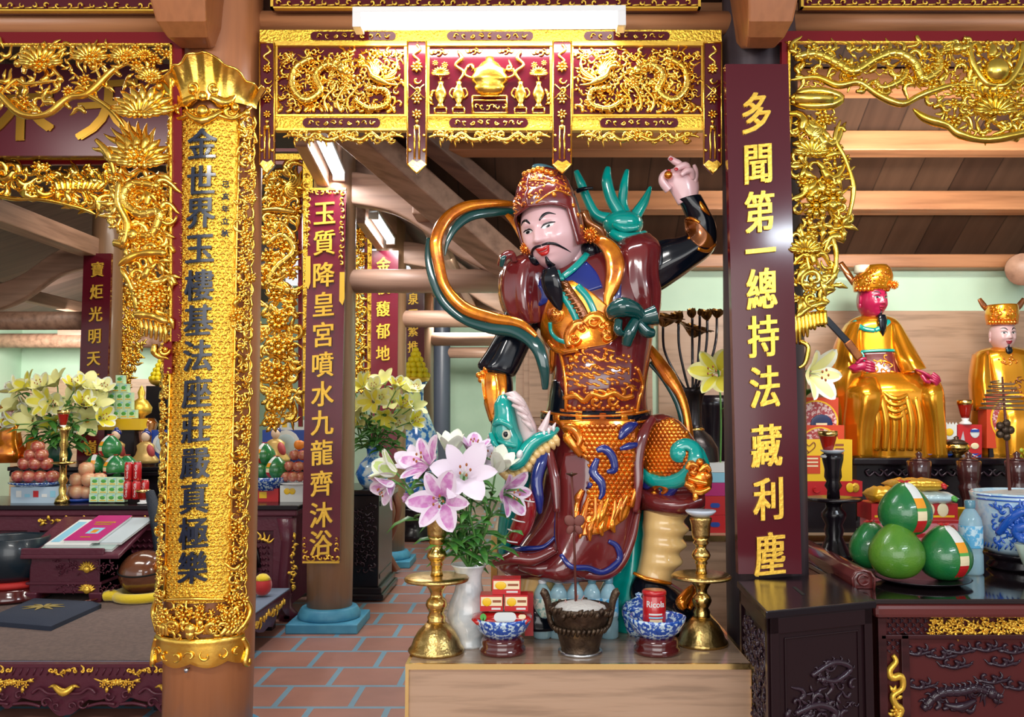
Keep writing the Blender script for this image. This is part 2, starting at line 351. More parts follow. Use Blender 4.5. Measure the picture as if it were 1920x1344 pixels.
# pillars
def pillar(x, y, r, h, m, name='pillar', plinth=True, n=40):
    o = mk(lambda b: b.lathe([(r * .97, 0), (r * 1.0, h * .12), (r * 1.01, h * .35), (r * .97, h * .6), (r * .92, h * .8), (r * .88, h)], n, (x, y, .0)), name, m)
    if plinth:
        b = MB(); b.box((x, y, .035), (r * 3.05, r * 3.05, .07)); b.lathe([(r * 1.34, .07), (r * 1.36, .10), (r * 1.2, .15), (r * 1.05, .155)], 40, (x, y, 0))
        b.build('plinth', BLUEST, o, bevel=.008)
    return struct(o)
pillar(XC + .03, 4.3, .203, 4.6, PILL)
for y in (6.95, 9.75, 12.45): pillar(XC, y, .172, 4.4, PILLB)
pillar(XC, 15.2, .15, 4.2, mat('slate_dark_pillar', (.06, .07, .10), .4))
for y in (9.75, 12.45): pillar(XL, y, .172, 4.4, PILLB)
pillar(1.11, 4.36, .190, 4.6, PILLD, plinth=False)
struct(mk(lambda b: b.tube([P(1918, 505, 6.1), P(1914, 503, 6.69)], M(30, 6.2), 20), 'round_beam_end', BEAMY))
# tie beams of every frame
zh = P(800, 527, 6.95).z
for y in (6.95, 9.75, 12.45, 15.2):
    struct(mk(lambda b: b.tube([(XC, y, zh), (-.12, y, zh)], .092, 20), 'tie_beam', BEAMT))
    if y < 13:
        # curved rafter tie
        def cur(b):
            pts = cr([(XC, y, zh + .72), (XC + .5, y, zh + .62), (XC + 1.0, y, zh + .28), (XC + 1.45, y, zh + .05)], 8)
            b.grid([[V((q[0], y - .07, q[2] + .14)), V((q[0], y - .07, q[2] - .11)), V((q[0], y + .07, q[2] - .11)), V((q[0], y + .07, q[2] + .14))] for q in pts], None, True)
        struct(mk(cur, 'curved_tie_beam', BEAMT, bevel=.015))
    if 9 < y < 13:
        struct(mk(lambda b: b.tube([(XL, y, zh - .02), (-8, y, zh - .02)], .1, 20), 'tie_beam', BEAMY))
        def cur2(b):
            pts = cr([(XL, y, zh + .72), (XL - .5, y, zh + .60), (XL - 1.0, y, zh + .28), (XL - 1.9, y, zh + .02)], 8)
            b.grid([[V((q[0], y - .07, q[2] + .14)), V((q[0], y - .07, q[2] - .13)), V((q[0], y + .07, q[2] - .13)), V((q[0], y + .07, q[2] + .14))] for q in pts], None, True)
        struct(mk(cur2, 'curved_tie_beam', BEAMT, bevel=.015))
beam((XL - .12, 5.0, 3.37), (XL - .12, 9.75, 3.37), .2, .2, BEAMY, 'longitudinal_beam')
beam((XL - 1.2, 5.0, 2.95), (XL - 1.2, 13, 2.95), .14, .14, BEAMY, 'longitudinal_beam')
beam((XC + .7, 6.6, 3.12), (XC + .7, 13, 3.12), .11, .11, BEAMY, 'longitudinal_beam')
beam((XC, 6.8, 3.62), (XC, 15, 3.62), .16, .22, BEAMY, 'longitudinal_beam')
# front frame: head beam and the two brackets
zf = P(900, 38, 4.3).z
for x0, x1 in ((-5.2, XC), (XC, 1.075), (1.075, 5.2)):
    struct(mk(lambda b: b.tube([(x0, 4.33, zf), (x1, 4.33, zf)], .056, 24), 'head_beam', BEAMX))
def bracket(pxs, d0, name):
    # timber nose running out from the pillar towards the visitor, underside curved
    b = MB(); xl, xr = pxs
    prof = [(4.34, 70), (4.2, 92), (4.08, 90), (3.98, 70), (3.9, 40), (3.86, 0), (3.86, -60), (4.34, -60)]
    L_ = [P((xl + xr) / 2, y, d) for d, y in prof]; w = M((xr - xl) / 2, 4.1)
    cxx = P((xl + xr) / 2, 40, 4.1).x
    n = len(L_); tw = [w * (.62 if y > 80 else .8 if y > 60 else .95 if y > 30 else 1.05) for d, y in prof]; va = [V((cxx - t_, q.y, q.z)) for q, t_ in zip(L_, tw)]; vb = [V((cxx + t_, q.y, q.z)) for q, t_ in zip(L_, tw)]
    b.add(va + vb, [tuple(range(n)), tuple(range(2 * n - 1, n - 1, -1))] + [(i + 1 if i + 1 < n else 0, i, n + i, n + (i + 1) % n) for i in range(n)], None, False)
    struct(b.build(name, PILL, bevel=.012))
bracket((322, 420), 4, 'bracket_beam'); bracket((1380, 1468), 4, 'bracket_beam')
# ---- strip lamps
LAMPW = mat('lamp_housing_white', (.8, .8, .8), .4); GLOW = mat('lamp_tube_glow', (1, 1, 1), .5, emit=((.93, .97, 1.0), 5.0))
def striplamp(a, c, w, h, label, power, aim, up=(0, 0, 1), hm=LAMPW):
    a, c = V(a), V(c); mid = (a + c) / 2; t = thing('strip_lamp', label, 'lamp', mid, None)
    dr = (c - a).normalized(); x = dr.cross(V(up)).normalized(); z = x.cross(dr); R = Matrix((x, dr, z)).transposed(); ln = (c - a).length
    mk(lambda b: b.box(mid + z * (h * .35), (w * 1.05, ln, h * .3), R), 'housing', hm, t, bevel=.004)
    def ends(b):
        for sgn in (-1, 1): b.box(mid + dr * sgn * (ln / 2 - .02), (w, .04, h), R)
    mk(ends, 'end_cap', LAMPW, t, bevel=.003)
    mk(lambda b: b.tube([a + dr * .04, c - dr * .04], w * .46, 16, None, h / w * .95, z), 'diffuser', GLOW, t)
    if power:
        l = area('strip_lamp_light', mid - z * (h * .62) + V((0, -.0, 0)), mid + V(aim), w, ln * .95, power, (.94, .97, 1)); l.parent = t; l.location = l.location - mid
        l.rotation_euler = Matrix((x, dr, z)).transposed().to_euler()
    return t
striplamp(P(664, 39, 4.12), P(1172, 36, 4.12), .09, .095, 'long white fluorescent strip lamp glowing above the carved central panel', 16, (0, -.1, -1))
for a, c, lb in (((600, 250, 5.75), (636, 330, 6.8), 'slanting strip lamp glowing beside the nearest aisle pillar'), ((700, 402, 8.4), (733, 452, 9.5), 'smaller strip lamp glowing beside the second aisle pillar')):
    striplamp(P(*a), P(*c), .09, .08, lb, 20, (0, 0, -1))
    A, C_ = P(*a), P(*c); beam(A + V((-.12, 0, .0)), C_ + V((-.12, 0, .0)), .09, .17, BEAMY, 'lamp_rail_beam')
# ================================================================ gilded carving
def inpoly(x, y, p):
    c = False; j = len(p) - 1
    for i in range(len(p)):
        if (p[i][1] > y) != (p[j][1] > y) and x < (p[j][0] - p[i][0]) * (y - p[i][1]) / (p[j][1] - p[i][1]) + p[i][0]: c = not c
        j = i
    return c
class Carver:
    """relief ornament laid out on a plane facing the hall at distance d; coordinates in photo pixels, lift in pixels"""
    def __init__(s, d, m=None): s.mb = MB(); s.d = d; s.m = m; s.wm = 1.35
    def pt(s, x, y, lift=0): return P(x, y, s.d - M(lift, s.d))
    def stroke(s, pts, r, n=6, seg=4, m=None, flat=1.):
        q = cr([(a + (0,) if len(a) == 2 else a) for a in [tuple(p) for p in pts]], seg)
        s.mb.tube([s.pt(*a) for a in q], [M(a, s.d) for a in r] if isinstance(r, (list, tuple)) else M(r, s.d), n, m or s.m, flat, (0, -1, 0) if flat != 1. else None)
    def ball(s, x, y, r, lift=0, k=(8, 5), ry=None, m=None): s.mb.ell(s.pt(x, y, lift), (M(r, s.d), M(r * .8, s.d), M(ry or r, s.d)), None, k[0], k[1], m or s.m)
    def swirl(s, x, y, z, a, hand=1, w=.2, lift=2, turns=4.4):
        pts = []
        for i in range(9):
            t = i / 8; q = z * (1 - .86 * t); aa = a + hand * t * turns; pts.append((x + q * cos(aa), y + q * sin(aa), lift + 3 * t))
        w *= s.wm; s.stroke(pts, [w * z * .35, w * z, w * z * 1.05, w * z * .95], 5, 2)
    def flame(s, x, y, L, a, bend=.5, w=.13, lift=3):
        pts = []
        for i in range(6):
            t = i / 5; aa = a + bend * sin(t * pi * 1.6); pts.append((x + L * t * cos(aa), y + L * t * sin(aa), lift * (1 - t)))
        w *= s.wm; s.stroke(pts, [w * L * .7, w * L * 1.1, w * L * .75, w * L * .1], 5, 2)
    def flower(s, x, y, r, n=7, lift=4, a0=0., tilt=1.):
        for i in range(n):
            a = a0 + 2 * pi * i / n
            s.stroke([(x + r * .2 * cos(a), y + r * .2 * sin(a) * tilt, lift), (x + r * .65 * cos(a), y + r * .65 * sin(a) * tilt, lift + r * .3), (x + r * cos(a + .15), y + r * sin(a + .15) * tilt, lift)], [r * .1, r * .26, r * .04], 5, 3)
        s.ball(x, y, r * .26, lift + r * .25)
    def lotus(s, x, y, w, lift=5):
        for i in range(9):
            t = i / 8 * 2 - 1; a = -pi / 2 + t * 1.5
            s.stroke([(x + t * w * .12, y, lift), (x + w * .36 * cos(a), y + w * .34 * sin(a) * .8 - w * .02, lift + 4), (x + w * .52 * cos(a), y + w * .5 * sin(a) * .75 - w * .05, lift)], [w * .05, w * .075, w * .008], 5, 3)
        for i in range(7):
            t = i / 6 * 2 - 1; s.stroke([(x + t * w * .2, y, lift + 4), (x + t * w * .34, y + w * .05 * (1 - t * t) + 2, lift + 8), (x + t * w * .52, y - w * .03, lift + 3)], [w * .05, w * .06, w * .01], 5, 3)
    def cloud(s, x, y, w, a=0.):
        for k, (dx, sz, hd) in enumerate(((-.28, .2, 1), (0, .27, -1), (.26, .19, 1))):
            s.swirl(x + dx * w, y + (k % 2) * w * .06, sz * w, a + k * 2.0, hd, .26)
        s.flame(x + .3 * w, y + .1 * w, w * .5, .15, .4, .1); s.flame(x - .3 * w, y + .1 * w, w * .5, pi - .15, -.4, .1)
    def leaf(s, x, y, L, a, w=.22, lift=3): s.stroke([(x, y, lift), (x + L * .5 * cos(a), y + L * .5 * sin(a), lift + 3), (x + L * cos(a + .2), y + L * sin(a + .2), lift)], [L * .04, L * w, L * .02], 6, 3, None, .5)
    def scatter(s, poly, step, seed, kinds='sffwcl', size=(.6, 1.0)):
        R = random.Random(seed); xs = [p[0] for p in poly]; ys = [p[1] for p in poly]; y = min(ys); row = 0
        while y < max(ys):
            x = min(xs) + (row % 2) * step * .5
            while x < max(xs):
                qx, qy = x + R.uniform(-.3, .3) * step, y + R.uniform(-.3, .3) * step
                if inpoly(qx, qy, poly):
                    k = R.choice(kinds); z = step * R.uniform(*size); a = R.uniform(0, 2 * pi); h = R.choice((-1, 1)); lf = R.uniform(0, step * .25)
                    if k == 's': s.swirl(qx, qy, z * .62, a, h, .2, lf)
                    elif k == 'f': s.flame(qx - z * .5 * cos(a), qy - z * .5 * sin(a), z * 1.3, a, h * R.uniform(.4, .9), .13, lf)
                    elif k == 'w': s.flower(qx, qy, z * .55, R.choice((6, 7, 8)), lf, a)
                    elif k == 'c': s.cloud(qx, qy, z * 1.1, a)
                    elif k == 'l': s.leaf(qx, qy, z * .9, a, .2, lf); s.leaf(qx, qy, z * .8, a + 1.3, .2, lf); s.leaf(qx, qy, z * .8, a - 1.2, .2, lf)
                    elif k == 'b': s.ball(qx, qy, z * .3, lf)
                x += step
            y += step * .8; row += 1
    def dragon(s, path, r, head=1, lift=8, spikes=True, taper=True):
        q = cr([(a[0], a[1], lift) for a in path], 6)
        rr = [r * (.55 + .45 * sin(pi * (.15 + .8 * i / len(q)))) * (1.08 if i % 2 else .92) for i in range(len(q))] if taper else [r * (1.1 if i % 2 else .9) for i in range(len(q))]
        s.mb.tube([s.pt(*a) for a in q], [M(a, s.d) for a in rr], 8, s.m)
        for i in range(2, len(q) - 2, 2):
            tx, ty = q[i + 1][0] - q[i - 1][0], q[i + 1][1] - q[i - 1][1]; l = math.hypot(tx, ty) or 1; a = math.atan2(-tx / l, ty / l)
            if spikes: s.flame(q[i][0] + r * .7 * cos(a), q[i][1] + r * .7 * sin(a), r * 1.3, a, .5, .18, lift)
            for h in (-.4, .1, .5): s.ball(q[i][0] + r * h * ty / l, q[i][1] - r * h * tx / l, r * .3, lift + r * .75, (6, 4))
        for k in (len(q) // 4, len(q) * 2 // 3):
            x, y, _ = q[k]
            for a in (.6, 1.2, 1.8, 2.5): s.flame(x, y + r * .6, r * 2.0, a, .4, .12, lift)
        if head:
            x, y, _ = q[-1]; px_, py_, _ = q[-4]; a = math.atan2(y - py_, x - px_)
            s.ball(x, y, r * 1.15, lift + 3); s.ball(x + r * 1.3 * cos(a), y + r * 1.3 * sin(a), r * .75, lift + 4); s.ball(x + r * 2 * cos(a - .1), y + r * 2 * sin(a - .1), r * .5, lift + 6)
            s.flame(x + r * cos(a + .8), y + r * sin(a + .8), r * 2.2, a + .35, .3, .18, lift)
            for t in (2.2, 2.6, 3.0, 3.5, 4.0): s.flame(x, y, r * 3.2, a + t, .5, .1, lift)
            for t in (-.5, .5): s.stroke([(x + r * 1.6 * cos(a), y + r * 1.6 * sin(a), lift + 4), (x + r * 2.4 * cos(a + t), y + r * 2.4 * sin(a + t), lift + 6), (x + r * 3 * cos(a + t * 2), y + r * 3 * sin(a + t * 2), lift)], [r * .14, r * .1, r * .03], 5)
            s.ball(x + r * .5 * cos(a - .9), y + r * .5 * sin(a - .9), r * .35, lift + r)
    def phoenix(s, x, y, z, h=1, lift=8):
        s.stroke([(x + h * z * .9, y + z * .5, lift), (x + h * z * .35, y + z * .25, lift + 4), (x, y, lift + 6), (x - h * z * .2, y - z * .45, lift + 4), (x - h * z * .55, y - z * .5, lift + 3)], [z * .1, z * .24, z * .16, z * .09, z * .12], 7)
        s.flame(x - h * z * .6, y - z * .5, z * .35, pi if h > 0 else 0, .2, .2, lift)
        for i in range(6): s.flame(x, y + z * .05, z * (1.25 - i * .1), -pi / 2 + h * (-.25 + i * .28), h * .3, .075, lift + i)
        for i in range(5): s.stroke([(x + h * z * .5, y + z * .3, lift), (x + h * z * (1.0 + .1 * i), y + z * (.5 - .22 * i), lift + 3), (x + h * z * (1.5 - .04 * i), y + z * (.55 - .42 * i), lift)], [z * .05, z * .07, z * .07, z * .02], 5)
    def vine(s, pts, r, lift=5): s.stroke([(a[0], a[1], lift) for a in pts], [r * .25, r * .95, r * 1.15, r * .85, r * 1.1, r * .85, r * 1.1, r * .9, r * .25], 8, 6)
    def build(s, name, m, parent): return s.mb.build(name, m, parent)
    def rect(s, x0, y0, x1, y1, th, m=None, lift=0):
        """slab with true thickness th (metres), front face at lift pixels"""
        d = s.d - M(lift, s.d); a = [P(x0, y1, d), P(x1, y1, d), P(x1, y0, d), P(x0, y0, d)]; bk = [q + V((0, th, 0)) for q in a]
        s.mb.add(a + bk, [(0, 1, 2, 3), (7, 6, 5, 4), (1, 0, 4, 5), (2, 1, 5, 6), (3, 2, 6, 7), (0, 3, 7, 4)], m or s.m, False)
    def poly(s, pts, th, m=None, lift=0):
        d = s.d - M(lift, s.d); a = [P(x, y, d) for x, y in pts]; n = len(a); bk = [q + V((0, th, 0)) for q in a]
        s.mb.add(a + bk, [tuple(range(n))[::-1], tuple(range(n, 2 * n))] + [(i, (i + 1) % n, n + (i + 1) % n, n + i) for i in range(n)], m or s.m, False)
    def pill(s, x0, y0, x1, y1, th, m, lift):
        r = (y1 - y0) / 2; cy = (y0 + y1) / 2
        s.poly([(x0 + r + r * cos(a), cy + r * sin(a)) for a in [pi / 2 + pi * i / 8 for i in range(9)]] + [(x1 - r + r * cos(a), cy + r * sin(a)) for a in [-pi / 2 + pi * i / 8 for i in range(9)]], th, m, lift)
def outline(c, x0, y0, x1, y1, r, lift=2):
    for a in (((x0, y0), (x1, y0)), ((x1, y0), (x1, y1)), ((x1, y1), (x0, y1)), ((x0, y1), (x0, y0))): c.stroke([(p[0], p[1], lift) for p in a], r, 6, 1)
# ---------------------------------------------------------------- central lintel between the two front pillars
LD = 4.24
lint = thing('carved_lintel', 'wide maroon and gold carved panel hanging from the front beam under the long white lamp', 'carved panel', P(920, 160, LD))
c = Carver(LD); c.rect(489, 57, 1352, 243, .05); c.build('backing_panel', RED, lint)
c = Carver(LD)
c.rect(487, 56, 1353, 77, .03, GOLDP, 4); c.rect(487, 77, 1353, 85, .04, GOLDY, 9); c.rect(515, 214, 1322, 218, .04, GOLDY, 7); c.rect(515, 218, 1322, 243, .03, GOLDP, 4); c.rect(515, 240, 1322, 244, .04, GOLDY, 6)
for x in (516, 761, 801, 1034, 1071, 1318): c.rect(x - 3, 85, x + 4, 215, .03, GOLDY, 5)
c.build('gilded_frame', GOLDP, lint)
c = Carver(LD)
for x0, x1, y0, y1 in ((582, 742, 59, 75), (838, 1000, 59, 75), (1095, 1256, 59, 75), (567, 713, 221, 239), (842, 990, 221, 239), (1125, 1272, 221, 239)):
    c.pill(x0, y0, x1, y1, .01, RED, 6)
    cy = (y0 + y1) / 2
    for k in range(9):
        t = (k + .5) / 9; x = x0 + 8 + (x1 - x0 - 16) * t; h = 1 if k % 2 else -1
        c.swirl(x, cy, 5.5, k * 1.3, h, .24, 7); c.flame(x, cy, 13, (.2 if t > .5 else pi - .2), .5 * h, .12, 7)
c.build('cartouche', GOLD, lint)
def lintel_scene(x0, x1, h):
    c = Carver(LD); w = x1 - x0; X = lambda t: x0 + w * t if h > 0 else x1 - w * t; Y = lambda t: 88 + 125 * t
    c.dragon([(X(.28), Y(.16)), (X(.14), Y(.32)), (X(.12), Y(.6)), (X(.22), Y(.8)), (X(.34), Y(.66)), (X(.30), Y(.42)), (X(.40), Y(.26)), (X(.50), Y(.34))], 8)
    c.phoenix(X(.74), Y(.42), 34, h)
    c.dragon([(X(.60), Y(.78)), (X(.72), Y(.92)), (X(.86), Y(.86)), (X(.86), Y(.66)), (X(.76), Y(.62))], 6)
    for t, a in ((.40, .6), (.5, .52), (.58, .6)): c.vine([(X(t), Y(.98)), (X(t - .03), Y(.8)), (X(t + .05), Y(a)), (X(t + .02), Y(a - .06))], 2.6)
    R = random.Random(int(x0))
    for k in range(16): c.leaf(X(R.uniform(.36, .66)), Y(R.uniform(.5, .68)), 13, R.uniform(0, 6.2))
    c.flower(X(.53), Y(.52), 10, 8)
    for k in range(5): c.cloud(X(.06 + .9 * (k / 4)), Y(.05 if k % 2 else .1), 26)
    for k in range(14): c.flame(X(k / 14), Y(.98), 22, -.5 - R.random() * 2, .4, .16)
    for k in range(6): c.cloud(X(.08 + .05 * (k % 2)), Y(.15 + .14 * k), 24)
    for k in range(8): c.flame(X(R.uniform(.2, .6)), Y(R.uniform(.15, .45)), 20, R.uniform(0, 6), .5, .13)
    c.scatter([(x0 + 4, 92), (x1 - 4, 92), (x1 - 4, 212), (x0 + 4, 212)], 17, int(x0), 'fslf', (.7, 1.0))
    c.scatter([(X(.2), 100), (X(.95), 100), (X(.95), 160), (X(.6), 205), (X(.2), 205)], 15, int(x0) + 1, 'fl', (.8, 1.1))
    c.build('dragon_and_phoenix_relief', GOLD, lint)
lintel_scene(520, 758, 1); lintel_scene(1075, 1316, -1)
c = Carver(LD)   # incense burner between vases
for m_ in (-1, 1):
    X = lambda t: 918 + m_ * t
    for x, top in ((58, 168), (92, 162)):
        c.mb.lathe([(M(a, LD), M(b, LD)) for a, b in ((9, 0), (7, 4), (4, 9), (9, 18), (12, 26), (10, 34), (4, 44), (6, 50), (0, 50))], 12, c.pt(X(x), 202, 6), None, None, 1, .6)
        outline(c, X(x) - 11, 202, X(x) + 11, 212, 1.6, 6)
    c.lotus(X(92), 138, 34); c.flower(X(84), 122, 7); c.flower(X(102), 118, 6); c.vine([(X(92), 152), (X(92), 140)], 2)
    c.stroke([(X(58), 152, 6), (X(48), 136, 6), (X(64), 122, 6), (X(52), 108, 6), (X(60), 96, 6)], [2.5, 4, 3, 4, 2], 6)
    for s_ in (-1, 1): c.stroke([(X(58) + s_ * 10, 184, 6), (X(58) + s_ * 17, 176, 6), (X(58) + s_ * 12, 166, 6), (X(58) + s_ * 6, 168, 6)], 1.8, 5)
    for k in range(5): c.leaf(X(104 + k * 2), 196 - k * 5, 14, -.4 - k * .5 if m_ > 0 else pi + .4 + k * .5)
    c.cloud(X(96), 96, 26); c.cloud(X(30), 94, 22); c.swirl(X(38), 126, 8, 1, m_)
    c.flame(X(30), 130, 20, -.5 if m_ > 0 else pi + .5, .8, .14)
c.mb.lathe([(M(a, LD), M(b, LD)) for a, b in ((14, 0), (24, 4), (30, 14), (26, 20), (34, 26), (36, 34), (30, 42), (31, 48), (22, 54), (16, 62), (9, 66), (7, 74), (0, 76))], 20, c.pt(918, 178, 8), None, None, 1, .5)
outline(c, 886, 180, 950, 212, 2.4, 7); c.stroke([(886, 188, 7), (950, 188, 7)], 1.8, 6, 1)
for k in range(6): c.swirl(894 + k * 10, 200, 6, k, 1 if k % 2 else -1, .2, 6)
for m_ in (-1, 1): c.stroke([(918 + m_ * 34, 146, 8), (918 + m_ * 46, 140, 8), (918 + m_ * 44, 128, 8)], 2.5, 6)
c.build('incense_burner_relief', GOLD, lint)
for k, (x0, x1) in enumerate(((530, 758), (803, 1033), (1080, 1312))):
    c = Carver(LD); cx = (x0 + x1) / 2; hw = (x1 - x0) / 2
    for m_ in (-1, 1):
        c.stroke([(cx + m_ * hw * t, 244 + y_, 3) for t, y_ in ((0, 8), (.14, 16), (.3, 18), (.46, 6), (.6, 16), (.76, 10), (.9, 10), (1.0, 14))], [5, 5, 4.5, 4, 1.5], 6)
        for t in (.08, .2, .42, .55, .68, .82): c.swirl(cx + m_ * hw * t, 253, 11, t * 9, m_, .19, 3, 5.2); c.leaf(cx + m_ * hw * t, 258, 13, pi / 2 + m_ * .8, .24)
        for t in (.22, .5, .74): c.swirl(cx + m_ * hw * t, 256, 9, 1.2, m_, .22); c.flame(cx + m_ * hw * t, 262, 16, pi / 2 - m_ * .9, .5, .15)
        for t in (.1, .36, .62, .85): c.flame(cx + m_ * hw * t, 247, 15, pi / 2 - m_ * 1.0, .6, .15)
    c.flower(cx, 252, 11, 7); c.build('scroll_fringe', GOLD, lint)
for x0, x1, yt in ((487, 514, 80), (764, 799, 77), (1037, 1071, 77), (1320, 1353, 80)):
    c = Carver(LD); w = x1 - x0; cx = (x0 + x1) / 2
    c.poly([(x0, yt), (x1, yt), (x1, 308), (cx, 326), (x0, 308)], .025, RED, 10); p_ = c.mb.build('pendant', RED, lint)
    c = Carver(LD); pts = [(x0, yt, 11), (x1, yt, 11), (x1, 308, 11), (cx, 325, 11), (x0, 308, 11), (x0, yt, 11)]
    for a, b_ in zip(pts, pts[1:]): c.stroke([a, b_], 1.7, 6, 1)
    c.poly([(x0, 308), (cx - 8, 300), (cx, 304), (cx + 8, 300), (x1, 308), (cx, 325)], .012, None, 12)
    c.stroke([(cx, yt + 6, 11), (cx + 6, yt + 16, 11), (cx - 6, yt + 26, 11), (cx + 4, yt + 36, 11), (cx, yt + 44, 11)], [3, 3, 2.5, 1.5], 6)
    c.flower(cx, yt + 48, w * .33, 8, 11); c.flower(cx, 186, w * .3, 6, 11); c.swirl(cx, 150, 9, 0, 1, .2, 11); c.swirl(cx, 168, 9, 2, -1, .2, 11)
    for m_ in (-1, 1):
        c.stroke([(cx + m_ * w * .4, 158, 11), (cx, 170, 11), (cx + m_ * w * .4, 184, 11)], 1.4, 5, 1)
        c.stroke([(cx + m_ * 4, 236, 11), (cx + m_ * 4.5, 298, 11)], 2.2, 6, 1); c.ball(cx + m_ * w * .38, 282, 3.5, 11); c.ball(cx + m_ * w * .38, 254, 3, 11)
    c.flower(cx, 214, w * .3, 7, 11); c.ball(cx, 238, 5, 12); c.ball(cx, 228, 4, 12)
    c.build('pendant_ornament', GOLD, p_)
# ---------------------------------------------------------------- sign boards above the head beam
for x0, x1, yb, lb in ((-60, 312, 20, 'gilt-edged maroon sign board above the beam over the blossom-carved arch'), (507, 1314, 15, 'gilt-edged maroon sign board directly above the long strip lamp'), (1502, 2000, 14, 'gilt-edged maroon sign board above the beam over the shrine of seated figures')):
    t = thing('sign_board', lb, 'sign board', P((x0 + x1) / 2, yb, 4.2), 'sign boards above the front beam')
    c = Carver(4.2); c.rect(x0, -150, x1, yb, .05); c.build('panel', RED, t)
    c = Carver(4.2); c.rect(x0, yb - 3, x1, yb, .03, None, 4); c.rect(x0, -150, x0 + 5, yb, .03, None, 4); c.rect(x1 - 5, -150, x1, yb, .03, None, 4)
    n = int((x1 - x0) / 22)
    for k in range(n):
        x = x0 + 14 + k * 22; c.swirl(x, yb - 10, 6, k, 1 if k % 2 else -1, .24, 3); c.stroke([(x + 5, yb - 5, 3), (x + 18, yb - 6, 3)], 1.5, 5, 1)
    c.build('fret_border', GOLDY, t)
# ---------------------------------------------------------------- fretwork arches
def arch(name, lb, d, red, posts, gold_strips, fn, loc):
    t = thing(name, lb, 'carved screen', loc, 'gilded fretwork arches')
    c = Carver(d)
    for q in red: c.rect(*q, .035)
    c.build('frame', REDL, t, ) if red else None
    c = Carver(d)
    for q in gold_strips: c.rect(*q, .02, None, 5)
    if gold_strips: c.build('gilt_edging', GOLDP, t)
    fn(t, d); return t
def arch1(t, d):
    c = Carver(d)
    c.vine([(-40, 150), (0, 178), (40, 214), (88, 214), (128, 184), (165, 176), (205, 138), (222, 122)], 7); c.vine([(128, 184), (150, 170), (170, 180), (208, 205), (235, 240)], 5); c.vine([(0, 178), (30, 150), (50, 158), (110, 150)], 4)
    c.vine([(120, 152), (95, 120), (110, 100), (125, 90)], 3.5); c.vine([(205, 138), (240, 120), (275, 140), (318, 130)], 3.5); c.vine([(190, 152), (180, 120), (190, 95)], 3)
    for x, y, w in ((75, 118, 84), (168, 108, 72), (232, 106, 56), (268, 104, 40), (280, 145, 52)): c.lotus(x, y, w, 6); c.flower(x, y + 2, w * .2, 8, 12)
    R = random.Random(3)
    for k in range(48): x = R.uniform(0, 318); c.leaf(x, R.uniform(84, 205 if x < 240 else 190), 24, R.uniform(0, 6.3), .16)
    for k in range(14): x = R.uniform(5, 318); c.stroke([(x, 82, 2), (x + R.uniform(-14, 14), 98, 5), (x + R.uniform(-20, 20), 116, 3)], [2, 3, 2], 5); c.ball(x, 88, 5, 4)
    for k in range(8): c.flame(20 + 28 * k % 150, 195 + (k % 3) * 8, 30, pi + .3, .5, .14)
    c.scatter([(0, 86), (318, 86), (318, 185), (205, 150), (120, 178), (60, 195), (0, 165)], 25, 15, 'lfwfb', (.7, 1.1)); c.build('blossom_branch_carving', GOLD, t)
    c = Carver(d)
    c.lotus(268, 208, 118, 10); c.scatter([(215, 330), (318, 330), (318, 600), (296, 600), (262, 545), (238, 470), (200, 405)], 20, 14, 'fslf', (.8, 1.2)); c.lotus(262, 212, 90, 16); c.lotus(258, 300, 120, 8); c.lotus(262, 306, 90, 14); c.flower(252, 290, 22, 9, 16)
    for k in range(7): c.flame(250, 300, 74, -pi / 2 - .7 + k * .24, .15, .09, 12)
    c.stroke([(180, 262, 10), (205, 290, 12), (215, 330, 8)], [4, 8, 4], 7); c.flame(205, 300, 40, pi + .9, .3, .14)
    col = [(225, 320), (318, 320), (318, 600), (296, 600), (262, 545), (238, 470), (190, 405), (200, 350)]
    c.scatter(col, 27, 11, 'sffwlf', (.8, 1.25)); c.scatter(col, 36, 12, 'fsl', (.8, 1.2))
    c.stroke([(225, 340, 12), (222, 380, 14), (240, 420, 12), (232, 460, 10)], [5, 8, 8, 6], 7); c.dragon([(300, 350), (250, 345), (232, 375), (262, 402), (300, 398), (285, 440), (250, 440)], 11)
    c.vine([(222, 498), (255, 478), (300, 474), (312, 480)], 8, 12); c.vine([(226, 500), (248, 540), (262, 590)], 6); c.vine([(250, 590), (285, 592), (316, 605)], 8, 12)
    for k in range(6): c.flower(262 + 9 * k % 40, 545 + (k * 13) % 34, 16, 8, 10)
    for k in range(6): x = 264 + k * 9; c.stroke([(x, 596 + k * 2, 6), (x + 2, 612 + k * 2, 9), (x + 1, 628 + 3 * k, 5)], [3, 4, 2.5], 6)
    c.swirl(306, 655, 13, 0, 1, .25, 8); c.flame(290, 645, 40, 1.2, .4, .14); c.ball(310, 655, 5, 10)
    c.build('dragon_column_carving', GOLD, t)
arch('gilded_arch', 'large gilded fretwork arch with blossoms in crimson frame beside the gold scroll', 4.09, [(-80, 60, 342, 81), (322, 81, 341, 640), (307, 640, 322, 700)], 0, [(318, 81, 322, 600), (-80, 81, 322, 84)], arch1, P(330, 640, 4.09))
